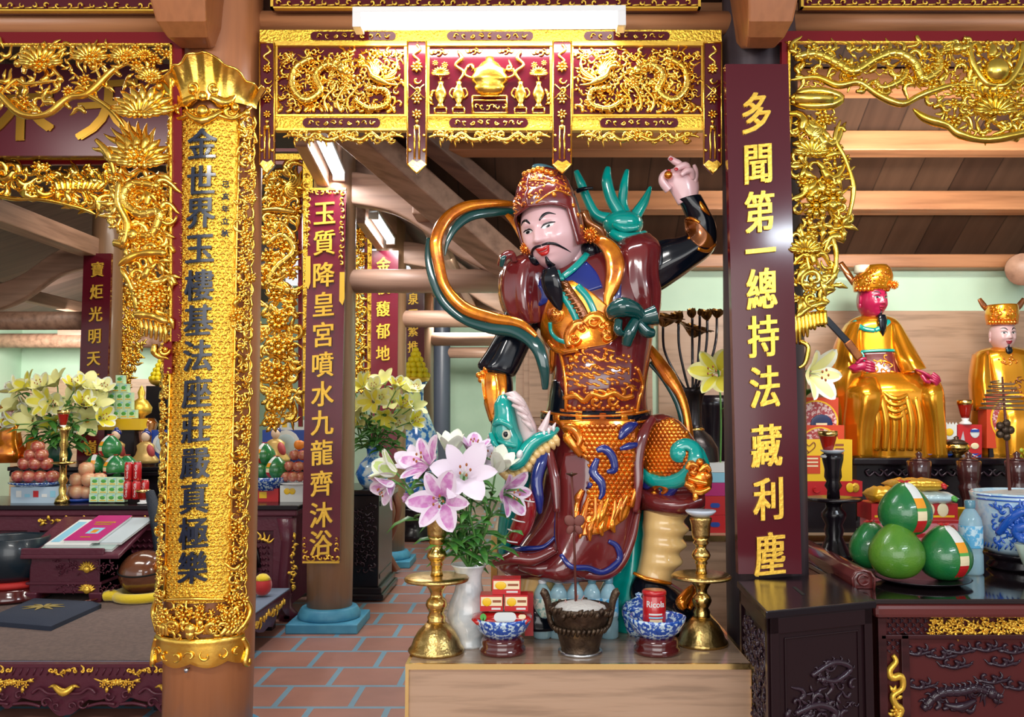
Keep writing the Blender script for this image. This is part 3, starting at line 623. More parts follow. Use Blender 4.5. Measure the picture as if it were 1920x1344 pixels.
def arch2(t, d):
    c = Carver(d)
    top = [(-120, 308), (235, 308), (235, 405), (150, 385), (60, 362), (-120, 350)]
    c.scatter(top, 21, 21, 'fsflw', (.8, 1.3)); c.scatter(top, 30, 22, 'f', (.9, 1.4))
    for k in range(9): c.flame(110 + k * 9, 358, 46, -2.2 + k * .13, .4, .1, 8)
    c.vine([(-60, 352), (20, 372), (80, 374), (150, 390), (180, 402)], 4)
    side = [(488, 308), (559, 308), (559, 790), (500, 800), (486, 660), (502, 560), (486, 520)]
    c.scatter(side, 21, 23, 'fsflw', (.8, 1.3)); c.scatter(side, 30, 24, 'fwl', (.8, 1.2)); c.scatter(side, 26, 25, 'fs', (.8, 1.2))
    for k in range(8): c.flame(535, 350, 44, -1.2 + k * .3, .5, .09, 10)
    c.stroke([(490, 394, 8), (520, 392, 12), (556, 398, 8)], [4, 7, 5], 6); c.dragon([(500, 460), (530, 440), (552, 470), (520, 500), (505, 530), (540, 545)], 8)
    for y in (600, 650, 700, 755): c.flower(522, y, 20, 9, 9); c.cloud(530, y + 26, 44)
    c.build('dragon_fretwork_carving', GOLD, t)
    c = Carver(d)
    for k in range(22): c.swirl(574, 330 + k * 15, 6, k, 1 if k % 2 else -1, .22, 6)
    c.build('scroll_strip', GOLD, t)
arch('gilded_arch', 'gilded fretwork arch of tangled dragons behind the red couplet board with leafy border', 7.0, [(559, 300, 566, 800), (-150, 300, 559, 308), (-150, 278, 585, 284)], 0, [(568, 292, 586, 780), (-150, 288, 568, 299)], arch2, P(562, 780, 7.0))
def arch3(t, d):
    c = Carver(d)
    for q, sd in (([(660, 425), (683, 425), (683, 735), (660, 740)], 31), ([(222, 440), (268, 440), (262, 560), (268, 660), (240, 730), (222, 740)], 32)):
        c.scatter(q, 13, sd, 'fsfw', (.8, 1.3)); c.scatter(q, 18, sd + 5, 'fwl', (.8, 1.2)); c.scatter(q, 15, sd + 9, 'f', (.9, 1.2))
    for k in range(16): c.swirl(692, 440 + k * 18, 4, k, 1 if k % 2 else -1, .22, 6); c.swirl(208, 450 + k * 18, 4, k, 1 if k % 2 else -1, .22, 6)
    c.build('dragon_fretwork_carving', GOLD, t)
arch('gilded_arch', 'farthest gilded fretwork arch glimpsed between the first and second aisle pillars', 9.84, [(683, 425, 688, 740), (212, 440, 221, 780)], 0, [(689, 425, 697, 740), (204, 440, 211, 780)], arch3, P(685, 730, 9.84))
def arch4(t, d):
    c = Carver(d)
    c.dragon([(1490, 108), (1530, 102), (1570, 120), (1600, 135), (1640, 112), (1680, 100), (1715, 120), (1730, 150), (1760, 130), (1762, 100), (1795, 92)], 10, 1, 10)
    c.dragon([(1700, 130), (1690, 150), (1655, 165), (1640, 150)], 7, 0)
    c.ball(1868, 132, 24, 14, (20, 12)); c.flame(1858, 108, 34, -pi / 2, .2, .22, 14)
    for k in range(9): a = .1 + k * .36; c.flame(1868 + 26 * cos(a), 130 + 26 * sin(a), 40, a, .6, .16, 10)
    for m_ in (-1, 1): c.stroke([(1868 + m_ * 50, 80, 8), (1868 + m_ * 44, 120, 10), (1868 + m_ * 20, 156, 12), (1868, 160, 10)], [4, 7, 7, 5], 7); c.flame(1868 + m_ * 30, 100, 30, -1.6 + m_ * .5, .3, .18, 10)
    c.vine([(1482, 150), (1530, 145), (1570, 160), (1610, 155), (1650, 180), (1690, 195), (1720, 182), (1745, 172), (1790, 160), (1850, 160)], 7)
    c.vine([(1712, 204), (1735, 222), (1775, 235), (1800, 252), (1850, 262), (1920, 250), (1960, 240)], 8)
    zone = [(1482, 82), (1930, 75), (1930, 250), (1850, 258), (1780, 236), (1725, 205), (1790, 165), (1640, 172), (1560, 160), (1482, 160)]
    c.scatter(zone, 24, 41, 'fsfclw', (.85, 1.25)); c.scatter([(1740, 175), (1925, 150), (1925, 245), (1840, 255), (1760, 225)], 24, 42, 'fslw', (.8, 1.2))
    c.lotus(1866, 208, 80, 10)
    for k in range(8): c.flame(1490 + k * 34, 96, 26, -1.9 + (k % 3) * .4, .5, .14, 5)
    c.build('dragon_and_pearl_carving', GOLDC, t)
    c = Carver(d)
    c.stroke([(1482, 186, 6), (1505, 172, 10), (1545, 172, 10), (1575, 184, 8), (1555, 197, 10), (1510, 198, 10), (1484, 190, 8)], [4, 9, 10, 6], 8); c.stroke([(1490, 185, 14), (1560, 186, 14)], 12, 8, 2)
    zone = [(1484, 205), (1565, 205), (1582, 250), (1600, 350), (1588, 425), (1560, 465), (1568, 520), (1555, 585), (1484, 590)]
    c.scatter(zone, 22, 43, 'fsfslw', (.85, 1.25)); c.scatter(zone, 40, 44, 'fl', (.8, 1.2))
    c.vine([(1576, 225), (1566, 260), (1585, 300), (1600, 350), (1592, 400), (1575, 428), (1545, 425)], 5); c.vine([(1530, 300), (1560, 335), (1568, 350)], 6); c.vine([(1560, 440), (1568, 480), (1560, 520), (1530, 545)], 5); c.vine([(1500, 420), (1510, 470), (1520, 520)], 4)
    c.lotus(1522, 285, 70); c.lotus(1510, 468, 64, 8); c.flower(1530, 385, 26, 8, 10); c.flower(1562, 372, 24, 8, 10); c.ball(1562, 385, 12, 12)
    for k in range(8): c.flame(1520, 255, 40, -2.7 + k * .32, .5, .12, 8)
    c.swirl(1525, 525, 26, 2, 1, .16, 8, 6); c.swirl(1522, 560, 20, 0, 1, .16, 8, 6)
    c.vine([(1490, 598), (1520, 575), (1552, 568)], 7)
    for k in range(9): x = 1490 + k * 7; c.stroke([(x, 590 - k, 5), (x + 2, 616 - k, 8), (x + 3, 645 - 7 * k + (k % 2) * 8, 4)], [4, 4.5, 2], 6)
    c.stroke([(1500, 640, 6), (1515, 650, 8), (1510, 680, 6), (1497, 690, 4)], [4, 5, 3], 6)
    c.build('lotus_and_cloud_carving', GOLDC, t)
GOLDC = mat('cool_gold_leaf', (.90, .66, .12), .24, 1.0, var=(9, (.80, .50, .05), .4, .7), bump=(40, .1))  # gold leaf slightly less red than the main gold
arch('gilded_arch', 'gilded fretwork arch with dragons chasing a pearl beside the tall couplet board', 4.12, [(1462, 58, 2000, 79), (1466, 79, 1480, 1040)], 0, [(1478, 79, 1482, 600), (1478, 77, 2000, 80)], arch4, P(1470, 600, 4.12))
# ---------------------------------------------------------------- couplet boards
def couplet(lb, d, corners, chars, size, m=RED, th=.05, gm=GOLDY, extra=None, sx=.86):
    (xa, ya), (xb, yb), w0, w1 = corners     # top centre, bottom centre, widths
    t = thing('couplet_board', lb, 'couplet board', P(xb, yb, d), 'tall boards with vertical gilt writing')
    c = Carver(d); c.poly([(xa - w0 / 2, ya), (xa + w0 / 2, ya), (xb + w1 / 2, yb), (xb - w1 / 2, yb)], th); c.build('panel', m, t, )
    mb = MB()
    roll = math.atan2(xb - xa, yb - ya) * .0
    for ch, x, y in chars: text(mb, ch, M(size, d), facing(P(x, y, d - .006), 0, 0, roll), None, .006, 0, 3, sx, brush=.020)
    if mb.v: mb.build('lettering', gm, t)
    if extra: extra(t, d)
    return t
def seq(s, x0, y0, x1, y1, ys=None):
    n = len(s); out = []
    for i, ch in enumerate(s):
        y = ys[i] if ys else y0 + (y1 - y0) * i / (n - 1); out.append((ch, x0 + (x1 - x0) * (y - y0) / (y1 - y0), y))
    return [q for q in out if q[0] != ' ']
couplet('tall glossy maroon couplet board with large gold writing on the dark pillar', 4.09, ((1419, 120), (1444, 1076), 118, 119),
        seq('多聞第一總持法藏利塵', 1418, 212, 1443, 1045, [212, 308, 397, 470, 541, 630, 725, 835, 935, 1038]), 84, sx=.70)
def bord2(t, d):
    c = Carver(d)
    for k in range(8): c.swirl(587 + k * 8, 360, 5, k, 1 if k % 2 else -1, .25, 3)
    for m_, x, yb in ((-1, 578, 480), (1, 642, 510)):
        for k in range(int((yb - 360) / 11)): c.swirl(x - k * .2, 362 + k * 11, 5, k * 1.4, m_, .26, 3)
        c.poly([(x - 5, yb), (x + 4, yb), (x + 4, yb + 50), (x, yb + 62), (x - 6, yb + 54)], .006, None, 4)
    for k in range(9): c.swirl(571 + k * 7.6, 1046, 5.5, k, 1 if k % 2 else -1, .25, 3)
    for x, m_ in ((571, 1), (630, -1)):
        for k in range(3): c.swirl(x, 1032 - k * 11, 5.5 - k, k, m_, .25, 3)
    c.rect(567, 1052, 636, 1056, .01, None, 3); c.rect(580, 352, 648, 356, .01, None, 3)
    c.build('leafy_border', GOLDY, t)
couplet('crimson couplet board with leafy gilt border on the first aisle pillar', 6.73, ((614, 352), (601, 1056), 70, 71),
        seq('玉質降皇宮噴水九龍齊沐浴', 609, 400, 602, 1018, [400, 455, 515, 570, 627, 683, 738, 792, 848, 906, 965, 1018]), 50, REDL2 if 'REDL2' in globals() else mat('crimson_board', (.11, .006, .018), .2, coat=.5), .04, GOLDY, bord2)
couplet('crimson couplet board on the second aisle pillar behind the tie beam', 9.53, ((722, 470), (719, 860), 50, 50), seq('金稜馥郁地', 719, 496, 718, 662), 31, mat('crimson_board', (.11, .006, .018), .2), .04)
couplet('small crimson couplet board behind the cone of yellow cakes', 12.2, ((776, 545), (774, 860), 40, 40), seq('泉天紫推', 775, 560, 774, 650), 23, mat('crimson_board', (.11, .006, .018), .2), .04)
couplet('dark maroon couplet board behind the bunch of pale yellow lilies', 9.53, ((183, 475), (168, 930), 52, 54), seq('寶炬光明天不夜高嶺', 183, 505, 169, 840), 30, RED, .04)
# horizontal name board of the nave
t = thing('name_board', 'wide maroon name board with huge gold characters behind the blossom carving', 'sign board', P(236, 292, 6.95))
c = Carver(6.86); c.rect(-160, 120, 470, 292, .05); c.build('panel', mat('dull_maroon', (.09, .012, .022), .35), t)
mb = MB()
for ch, x in (('木', 40), ('天', 205)): text(mb, ch, M(128, 6.95), facing(P(x, 205, 6.85)), None, .006, 0, 3, brush=.025)
mb.build('lettering', mat('dim_gold', (.45, .24, .03), .35, .8), t)
# ---------------------------------------------------------------- the gold scroll bent round the front pillar
class Bend:
    def __init__(s, c, R, z): s.c = V(c); s.R = R; s.z = z
    def __matmul__(s, v): a = v.x / s.R; r = s.R + v.z; return V((s.c.x + r * sin(a), s.c.y - r * cos(a), s.z + v.y))
PC = V((XC + .03, 4.3, 0)); SR = .226
def zy(y): return P(385, y, 4.09).z
scr = thing('gold_scroll', 'gold couplet scroll with raised dark blue writing wrapped round the front pillar', 'couplet board', V((PC.x, PC.y - SR, zy(1255))))
def cyl(a, z, r=0): a = math.radians(a); return V((PC.x + (SR + r) * sin(a), PC.y - (SR + r) * cos(a), z))
b = MB(); b.grid([[cyl(a, zy(y), -.0 if 1 else 0) for a in [-38 + 78 * i / 24 for i in range(25)]] for y in (1130, 900, 650, 400, 205)]); b.grid([[cyl(a, zy(y), -.012) for a in [40 - 78 * i / 24 for i in range(25)]] for y in (1130, 900, 650, 400, 205)])
b.build('panel', mat('brocade_gold', (1.0, .60, .05), .32, .9, fn=lambda n, L, b, coords, noise, ramp: brocade(n, L, b, coords, ramp)) if False else GOLDP, scr)
def bentdiaper():
    b = MB(); R = random.Random(5)
    for i in range(78):
        z = zy(212) + (zy(1124) - zy(212)) * i / 77
        for j in range(9):
            a = -34 + 70 * (j + (i % 2) * .5) / 9
            b.tube([cyl(a - 3.2, z, .001), cyl(a, z + .012, .004), cyl(a + 3.2, z + .002, .001)], [.002, .005, .002], 4)
            b.tube([cyl(a - 1, z - .008, .001), cyl(a + 2.2, z - .004, .003)], [.003, .003], 4)
    return b
bentdiaper().build('brocade_relief', GOLD, scr)
b = MB()
for a in (-38, 40): b.tube([cyl(a, zy(y), .004) for y in (1130, 900, 650, 400, 200)], .0055, 8)
b.build('edge_rib', GOLD, scr)
mb = MB()
ys = [272, 340, 402, 468, 536, 601, 667, 735, 800, 868, 932, 998, 1062]
for ch, y in zip('金世界玉樓基法座莊嚴真極樂', ys): text(mb, ch, .150, Bend(PC, SR + .009, zy(y)), None, .006, 0, 3, .9, brush=.022, bend='x')
mb.build('lettering', mat('ink_blue_lacquer', (.004, .009, .03), .28, coat=.3), scr)
mb = MB()
for ch, y in zip('己亥年立秋', (345, 368, 391, 414, 437)): text(mb, ch, .034, Bend(PC, SR + .003, zy(y)) if 0 else type('B', (), {'__matmul__': lambda s, v, y=y: Bend(PC, SR + .003, zy(y)) @ (v + V((math.radians(27) * SR, 0, 0)))})(), None, .002, 0, 1, brush=.02, bend='x')
mb.build('small_lettering', mat('ink_blue_lacquer', (.006, .012, .035), .12), scr)
class BC(Carver):
    """carver that works in (angle in degrees, photo row) on the bent scroll"""
    K = 1.64
    def pt(s, x, y, lift=0): return cyl(x / s.K, zy(y), lift * .0025)
def bstroke(c, pts, r, seg=4, n=6): c.stroke(pts, r, n, seg)
for a0, a1, nm in ((40, 60, 'pierced_edge'), (-60, -38, 'pierced_edge')):
    c = BC(4.1); R = random.Random(int(a0)); k = c.K; am = (a0 + a1) / 2; sg = 1 if a0 > 0 else -1
    pg = [(a0 * k, 205), (a1 * k, 205), (a1 * k, 1185), (a0 * k, 1185)]
    c.scatter(pg, 15, int(a0) + 70, 'slfwsl', (.8, 1.2)); c.scatter(pg, 24, int(a0) + 71, 'fsw', (.8, 1.1))
    for i in range(34): y = 205 + i * 29; c.stroke([((am + 9 * sg) * k, y, 1), ((am + 11.5 * sg + R.uniform(-1, 1)) * k, y + 14, 3), ((am + 8 * sg) * k, y + 30, 1)], [2, 2.6, 2], 5, 3)
    for i in range(2): c.stroke([((a0 + (a1 - a0) * (1 if sg > 0 else 0)) * k, 205 + 460 * (i + q / 6), 1 + (q % 2)) for q in range(7)], 1.6, 5, 3)
    c.build(nm, GOLD, scr)
# crest: pleated lotus-leaf canopy over a mask
b = MB(); rows = []
for i in range(9):
    t = i / 8; row = []
    for j in range(41):
        u = j / 40 * 2 - 1; topy = 112 + 62 * abs(u) ** 1.15 - 6 * abs(sin(u * 9)) + (-14 if abs(u) > .93 else 0); y = 205 - 40 * (1 - abs(u)) ** .5 * 0 + (topy - 190) * t - 15
        row.append(cyl(-60 + 120 * (u + 1) / 2, zy(y), .012 + .05 * t * t + .008 * sin(u * 26) * t))
    rows.append(row)
b.grid(rows); b.grid([[q + V((0, .012, 0)) for q in r[::-1]] for r in rows])
b.tube([q for q in rows[-1]], .006, 6)
b.build('leaf_crest', GOLD, scr)
c = BC(4.1); k = c.K
for a, y, r in ((0, 184, 10), (-12, 172, 9), (12, 172, 9), (-20, 192, 8), (20, 192, 8), (0, 212, 13), (-34, 200, 9), (34, 200, 9), (-48, 205, 8), (48, 205, 8)): c.ball(a * k, y, r, 5)
for m_ in (-1, 1):
    c.swirl(m_ * 28 * k, 208, 16, 0, m_, .25, 4); c.swirl(m_ * 12 * k, 168, 13, 1, m_, .25, 5); c.flame(m_ * 8 * k, 186, 60, 0 if m_ > 0 else pi, m_ * .4, .13, 5); c.stroke([(m_ * 10 * k, 214, 4), (m_ * 30 * k, 222, 4), (m_ * 45 * k, 206, 4), (m_ * 55 * k, 190, 4)], [4, 5, 4, 3], 6)
c.stroke([(-22 * k, 208, 4), (0, 232, 8), (22 * k, 208, 4)], [4, 9, 4], 6)
c.build('crest_mask', GOLD, scr)
c = BC(4.1)
for m_ in (-1, 1):
    for q in range(4): c.flower(m_ * (8 + 14 * q) * k, 1150 + (q % 2) * 14, 14, 7, 4); c.swirl(m_ * (6 + 14 * q) * k, 1175, 13, q, m_, .22, 4); c.leaf(m_ * (14 * q + 4) * k, 1140, 22, 1.2, .2)
    c.ball(m_ * 9 * k, 1166, 8, 3); c.swirl(m_ * 22 * k, 1172, 16, 1, m_, .25, 6); c.stroke([(m_ * 58 * k, 1128, 3), (m_ * 64 * k, 1155, 8), (m_ * 54 * k, 1185, 4), (m_ * 50 * k, 1195, 2)], [4, 6, 5, 4], 7)
    for q in range(5): c.flame(m_ * (30 + 6 * q) * k, 1192, 40, -pi / 2 + m_ * .4, .4, .12, 4)
    c.stroke([(m_ * 56 * k, 1204, 3), (m_ * 62 * k, 1225, 5), (m_ * 58 * k, 1250, 8), (m_ * 63 * k, 1256, 8), (m_ * 64 * k, 1246, 8)], [5, 6, 6, 5, 3], 7)
c.stroke([(-36 * k, 1126, 3), (0, 1120, 5), (38 * k, 1126, 3)], [3, 4, 3], 6); c.ball(0, 1176, 12, 6); c.ball(0, 1186, 9, 8)
c.scatter([(-50 * k, 1134), (50 * k, 1134), (54 * k, 1192), (-54 * k, 1192)], 17, 77, 'wslfs', (.85, 1.2)); c.build('mask_carving', GOLD, scr)
b = MB(); rows = []
for y, r in ((1196, .006), (1200, .016), (1206, .012), (1212, .014), (1222, .012), (1240, .014), (1247, .01)):
    rows.append([cyl(-58 + 116 * j / 36, zy(y + (9 * abs(cos(j / 36 * pi * 3)) - 5 if y > 1230 else 0)), r) for j in range(37)])
b.grid(rows[::-1]); b.grid([[q + V((0, .02, 0)) for q in r] for r in (rows[0], rows[-1])]); b.build('base_band', GOLD, scr)
c = BC(4.1)
for q in range(7): c.swirl((-48 + 16 * q) * k, 1228, 12, q, 1 if q % 2 else -1, .16, 6)
c.build('base_scrolls', GOLD, scr)
nail = mat('steel_nail', (.6, .6, .62), .25, 1.0)
tag(mk(lambda b: b.lathe([(.004, 0), (.004, .05), (.011, .052), (.009, .06), (0, .062)], 12, P(389, 106, 4.12), Euler((pi / 2, 0, 0)).to_matrix()), 'nail', nail), 'steel nail fixing the gold scroll at its crest', 'nail')
tag(mk(lambda b: b.lathe([(.004, 0), (.004, .05), (.011, .052), (.009, .06), (0, .062)], 12, P(358, 1250, 4.12), Euler((pi / 2, 0, 0)).to_matrix()), 'nail', nail), 'steel nail fixing the gold scroll at its foot', 'nail')
# ================================================================ furniture
def bx(b, x0, x1, y0, y1, z0, z1, m=None): b.box(((x0 + x1) / 2, (y0 + y1) / 2, (z0 + z1) / 2), (abs(x1 - x0), abs(y1 - y0), abs(z1 - z0)), None, m)
class SideCarver(Carver):
    """ornament on a face looking along +X (or -X): x = distance, y = height, lift outwards, in metres"""
    def __init__(s, X, sg=1): s.mb = MB(); s.X = X; s.sg = sg; s.d = F; s.m = None; s.wm = 1.35
    def pt(s, x, y, lift=0): return V((s.X + s.sg * lift * .0015, x, y))
DARKREL = mat('dark_relief', (.028, .012, .022), .25, spec=.5, coat=.2)
# ---- low prayer platform
ZP = .28; pd = 4.77; XR = -1.85
t = thing('prayer_platform', 'low dark carved platform with grey mat in front of the long offering altar', 'platform', (-3.2, 5.9, 0))
mk(lambda b: bx(b, -4.6, XR, pd + .03, 7.0, ZP - .09, ZP - .012), 'deck', PURP, t, bevel=.008)
c = Carver(pd)
c.rect(-260, 1245, 313, 1251, .05); c.rect(-260, 1251, 311, 1268, .04, None, -2)
def ap(x): return 1302 + 12 * sin(x / 26.) * 1
low = []
for x in range(-260, 312, 6):
    u = (x % 200) / 200; y = 1306 + (34 * math.exp(-((u - .6) / .16) ** 2)) + 6 * abs(sin(x / 13.)) + (18 * math.exp(-((u - .05) / .1) ** 2))
    low.append((x, y))
c.poly([(311, 1266), (-260, 1266)] + low, .05, None, -3)
c.build('apron', PURP, t)
c = Carver(pd)
for q in range(3):
    x0 = -80 + q * 200
    for m_ in (-1, 1):
        c.stroke([(x0 + m_ * 6, 1300, 2), (x0 + m_ * 30, 1300, 4), (x0 + m_ * 46, 1290, 3), (x0 + m_ * 60, 1300, 3)], 3, 6); c.swirl(x0 + m_ * 34, 1318, 12, 0, m_, .16, 3, 6); c.swirl(x0 + m_ * 14, 1324, 10, 1, -m_, .16, 3, 6)
        c.stroke([(x0 + m_ * 44, 1324, 2), (x0 + m_ * 70, 1318, 3), (x0 + m_ * 96, 1320, 2)], 3, 6); c.swirl(x0 + m_ * 84, 1304, 11, 0, m_, .18, 3, 6)
for k in range(44): c.stroke([(-250 + k * 13, 1266, 0), (-245 + k * 13, 1253, 1)], 1.2, 4, 1)
c.build('cloud_carving', PURP, t)
c = Carver(pd)
for x0, x1 in ((88, 172), (236, 306), (-60, 20)):
    for k in range(7): x = x0 + (x1 - x0) * (k + .5) / 7; c.swirl(x, 1258, 5, k, 1 if k % 2 else -1, .26, 2); c.flame(x, 1258, 12, k, .5, .14, 2)
for q in range(3):
    x0 = -80 + q * 200; c.stroke([(x0 - 18, 1286, 5), (x0, 1298, 8), (x0 + 18, 1286, 5)], [4, 8, 4], 6); c.flame(x0 - 14, 1290, 16, pi + .4, .3, .16, 5); c.flame(x0 + 14, 1290, 16, -.4, -.3, .16, 5)
    for m_ in (-1, 1):
        for k in range(4): c.leaf(x0 + m_ * (70 + k * 9), 1276 + (k % 2) * 10, 14, R_ if False else k * 1.4, .28, 3); c.flower(x0 + m_ * (72 + k * 8), 1284 - (k % 2) * 6, 7, 5, 3)
        c.vine([(x0 + m_ * 56, 1272), (x0 + m_ * 76, 1278), (x0 + m_ * 100, 1274)], 1.5)
c.build('gilt_inlay', GOLDY, t)
b = MB(); pts = [(4.80, ZP - .03), (7.0, ZP - .03), (7.0, .04)] + [(7.0 - i * .11, .06 + .05 * abs(sin(i * .9)) + (.06 if i % 5 in (2, 3) else 0)) for i in range(21)]
b.prism([(y, z) for y, z in pts][::-1], .04, Matrix(((0, 0, 1, XR - .045), (1, 0, 0, 0), (0, 1, 0, 0), (0, 0, 0, 1)))); b.build('side_apron', PURP, t)
c = SideCarver(XR)
for k in range(26): c.swirl(5.2 + k * .065, .20, .022, k, 1 if k % 2 else -1, .3, 1); c.flame(5.2 + k * .065, .19, .05, k * 1.1, .5, .14, 1)
c.build('side_gilt_inlay', GOLDY, t)
for y in (5.0, 5.9, 6.8): mk(lambda b: bx(b, XR - .2, XR - .08, y, y + .1, 0, ZP - .09), 'foot', BWOOD, t)
t = thing('floor_mat', 'grey-brown woven mat with blue-grey border covering the low platform', 'mat', (-3.2, 5.9, ZP - .012))
mk(lambda b: bx(b, -4.55, XR - .0, pd + .03, 6.98, ZP - .012, ZP - .004), 'border', mat('mat_border', (.15, .19, .27), .85, bump=(200, .3)), t)
mk(lambda b: bx(b, -4.55, XR - .17, pd + .18, 6.9, ZP - .004, ZP), 'field', mat('mat_weave', (.17, .115, .10), .9, var=(40, (.13, .09, .08), .4, .6), bump=(220, .4)), t)
# ---- dark seat cushion with lotus print
CU = PZ(90, 1160, ZP)
t = thing('seat_cushion', 'flat square dark navy cushion printed with gold lotus on the grey mat', 'cushion', CU)
b = MB(); cor = [PZ(-30, 1172, ZP), PZ(95, 1183, ZP), PZ(190, 1140, ZP), PZ(60, 1133, ZP)]
rows = []
for i in range(13):
    v = i / 12; row = []
    for j in range(13):
        u = j / 12; p = (cor[0] * (1 - u) + cor[1] * u) * (1 - v) + (cor[3] * (1 - u) + cor[2] * u) * v; e_ = min(u, 1 - u, v, 1 - v)
        row.append(p + V((0, 0, .028 + .034 * min(1, e_ * 8) ** .5)))
    rows.append(row)
b.grid(rows); edge = rows[0] + [r[-1] for r in rows[1:]] + rows[-1][::-1][1:] + [r[0] for r in rows[::-1][1:-1]]
b.grid([[p for p in edge], [V((p.x, p.y, ZP)) for p in edge]][::-1], None, True); b.build('cover', mat('navy_cloth', (.022, .030, .055), .85, bump=(150, .3)), t)
b = MB(); ce = (cor[0] + cor[1] + cor[2] + cor[3]) / 4 + V((0, 0, .063))
for k in range(8):
    a = k * pi / 4; b.tube([ce, ce + V((.06 * cos(a), .05 * sin(a), .004)), ce + V((.14 * cos(a), .10 * sin(a), .001))], [.008, .016, .003], 6, None, .3, (0, 0, 1))
b.build('lotus_print', mat('faded_gold_print', (.30, .22, .06), .6), t)
# ---- long offering altar at the end of the platform
AZ = .885; AD = 7.15
def altar(name, lb, x0, x1, y0, y1, z, panels, m=DWOOD, topm=BWOOD):
    t = thing(name, lb, 'altar', ((x0 + x1) / 2, (y0 + y1) / 2, 0))
    mk(lambda b: bx(b, x0 - .03, x1 + .03, y0 - .04, y1, z - .035, z), 'top', topm, t, bevel=.006)
    mk(lambda b: bx(b, x0 - .02, x1 + .02, y0 - .03, y1, z - .085, z - .036), 'cornice', m, t, bevel=.012)
    mk(lambda b: bx(b, x0 + .02, x1 - .02, y0 + .03, y1, .12, z - .086), 'body', m, t)
    return t
t = altar('offering_altar', 'long dark carved altar with gilt leaf inlay laden with fruit behind the prayer platform', -4.6, -1.86, AD, 7.95, AZ, 3, PURP)
def lattice(b, x0, x1, z0, z1, y, st=.03):
    n = int((x1 - x0) / st); k = int((z1 - z0) / st)
    for i in range(n):
        for j in range(k):
            x = x0 + (i + .5) * st; z = z0 + (j + .5) * st
            b.tube([(x - st * .4, y, z - st * .3), (x, y - .008, z + st * .3), (x + st * .4, y, z - st * .3)], st * .15, 4)
b = MB()
for x in (-4.5, -3.9, -3.28, -2.62, -1.98): bx(b, x - .05, x + .05, AD - .012, AD + .03, .1, AZ - .19)
bx(b, -4.55, -1.88, AD - .012, AD + .03, AZ - .2, AZ - .085); bx(b, -4.55, -1.88, AD - .012, AD + .03, .1, .2); b.build('frame', PURP, t, bevel=.006)
b = MB(); [lattice(b, x - .26, x + .26, .22, AZ - .22, AD + .028, .045) for x in (-4.2, -3.59, -2.95, -2.3)]; b.build('carved_lattice', PURP, t)
b = MB(); b.tube([(-2.3 + .16 * cos(a), AD + .02, .40 + .26 * sin(a)) for a in [pi * i / 12 for i in range(13)]], .014, 6); b.prism([(-2.3 + .15 * cos(a), .36 + .28 * sin(a)) for a in [pi * i / 12 for i in range(13)]], .01, Matrix(((1, 0, 0, 0), (0, 0, 1, AD - .0), (0, 1, 0, 0), (0, 0, 0, 1)))); b.build('arched_niche', BWOOD, t)
b = MB()
for sx in (-4.5, -1.93): b.loft([[V((sx + r * cos(a) + o_, AD + .03 + r * sin(a), z)) for a in [2 * pi * i / 8 for i in range(8)]] for z, r, o_ in ((0, .07, .02), (.05, .08, .03), (.1, .05, 0), (.3, .045, -.01), (.6, .06, .02), (AZ - .1, .08, .0))]); 
b.build('leg', PURP, t) if False else None
for sx in (-4.5, -1.93):
    mk(lambda b: b.loft([[V((sx + r * cos(a) + o_, AD - .0 + r * sin(a), z)) for a in [2 * pi * i / 8 for i in range(8)]] for z, r, o_ in ((0, .07, .02), (.05, .08, .03), (.1, .055, 0), (.3, .05, -.01), (.6, .06, .02), (AZ - .1, .08, .0))]), 'leg', PURP, t)
c = Carver(AD - .014)
for x0, x1 in ((66, 166), (228, 305), (-100, -10)):
    for k in range(9): x = x0 + (x1 - x0) * (k + .5) / 9; c.leaf(x, 976, 13, k * 2.1, .26, 1); c.swirl(x + 3, 977, 5, k, 1 if k % 2 else -1, .26, 1)
c.flower(108, 1005, 14, 9, 2); c.leaf(92, 1012, 16, 2.6, .2, 2); c.leaf(120, 1012, 16, .3, .2, 2)
for k in range(7): c.flame(94 + k * 5, 1020 + k * 2, 16, k, .5, .16, 2)
for k in range(9): c.leaf(548, 1000 + k * 12, 13, 1 + k * 2.4, .25, 3); c.swirl(549, 1004 + k * 12, 6, k, 1 if k % 2 else -1, .24, 3)
for k in range(4): c.flame(484 + k * 5, 1012, 16, -1.2 + k * .5, .5, .12, 4)
c.build('gilt_inlay', GOLDY, t)
# ---- raised shelf behind, carrying flowers and figures
t = altar('altar_shelf', 'dark raised altar shelf behind the fruit carrying lilies and small figures', -4.6, -1.95, 8.06, 9.1, 1.13, 2, BWOOD)
# ---- black cabinet by the aisle
t = thing('black_cabinet', 'black carved cabinet under the blue vase of yellow lilies beside the aisle pillar', 'cabinet', (-1.62, 8.2, 0))
x0, x1 = -1.79, P(710, 1000, 7.84).x; cy0 = 7.84
mk(lambda b: bx(b, x0, x1, cy0, 8.6, .12, .90), 'body', BWOOD, t, bevel=.008)
mk(lambda b: bx(b, x0 - .03, x1 + .03, cy0 - .03, 8.62, .90, .945), 'top', BWOOD, t, bevel=.01)
b = MB(); b.box(((x0 + x1) / 2, 8.22, .09), (x1 - x0 + .06, .8, .06)); b.box(((x0 + x1) / 2, 8.22, .04), (x1 - x0 + .1, .84, .05)); b.build('plinth_moulding', BWOOD, t, bevel=.012)
c = Carver(cy0 - .004); c.scatter([(664, 945), (704, 945), (704, 1075), (664, 1075)], 11, 7, 'sfl'); c.build('front_carving', DARKREL, t)
b = MB()
for z in (.2, .82): bx(b, x1, x1 + .006, cy0 + .06, 8.54, z - .02, z + .02)
b.build('side_rail', BWOOD, t)
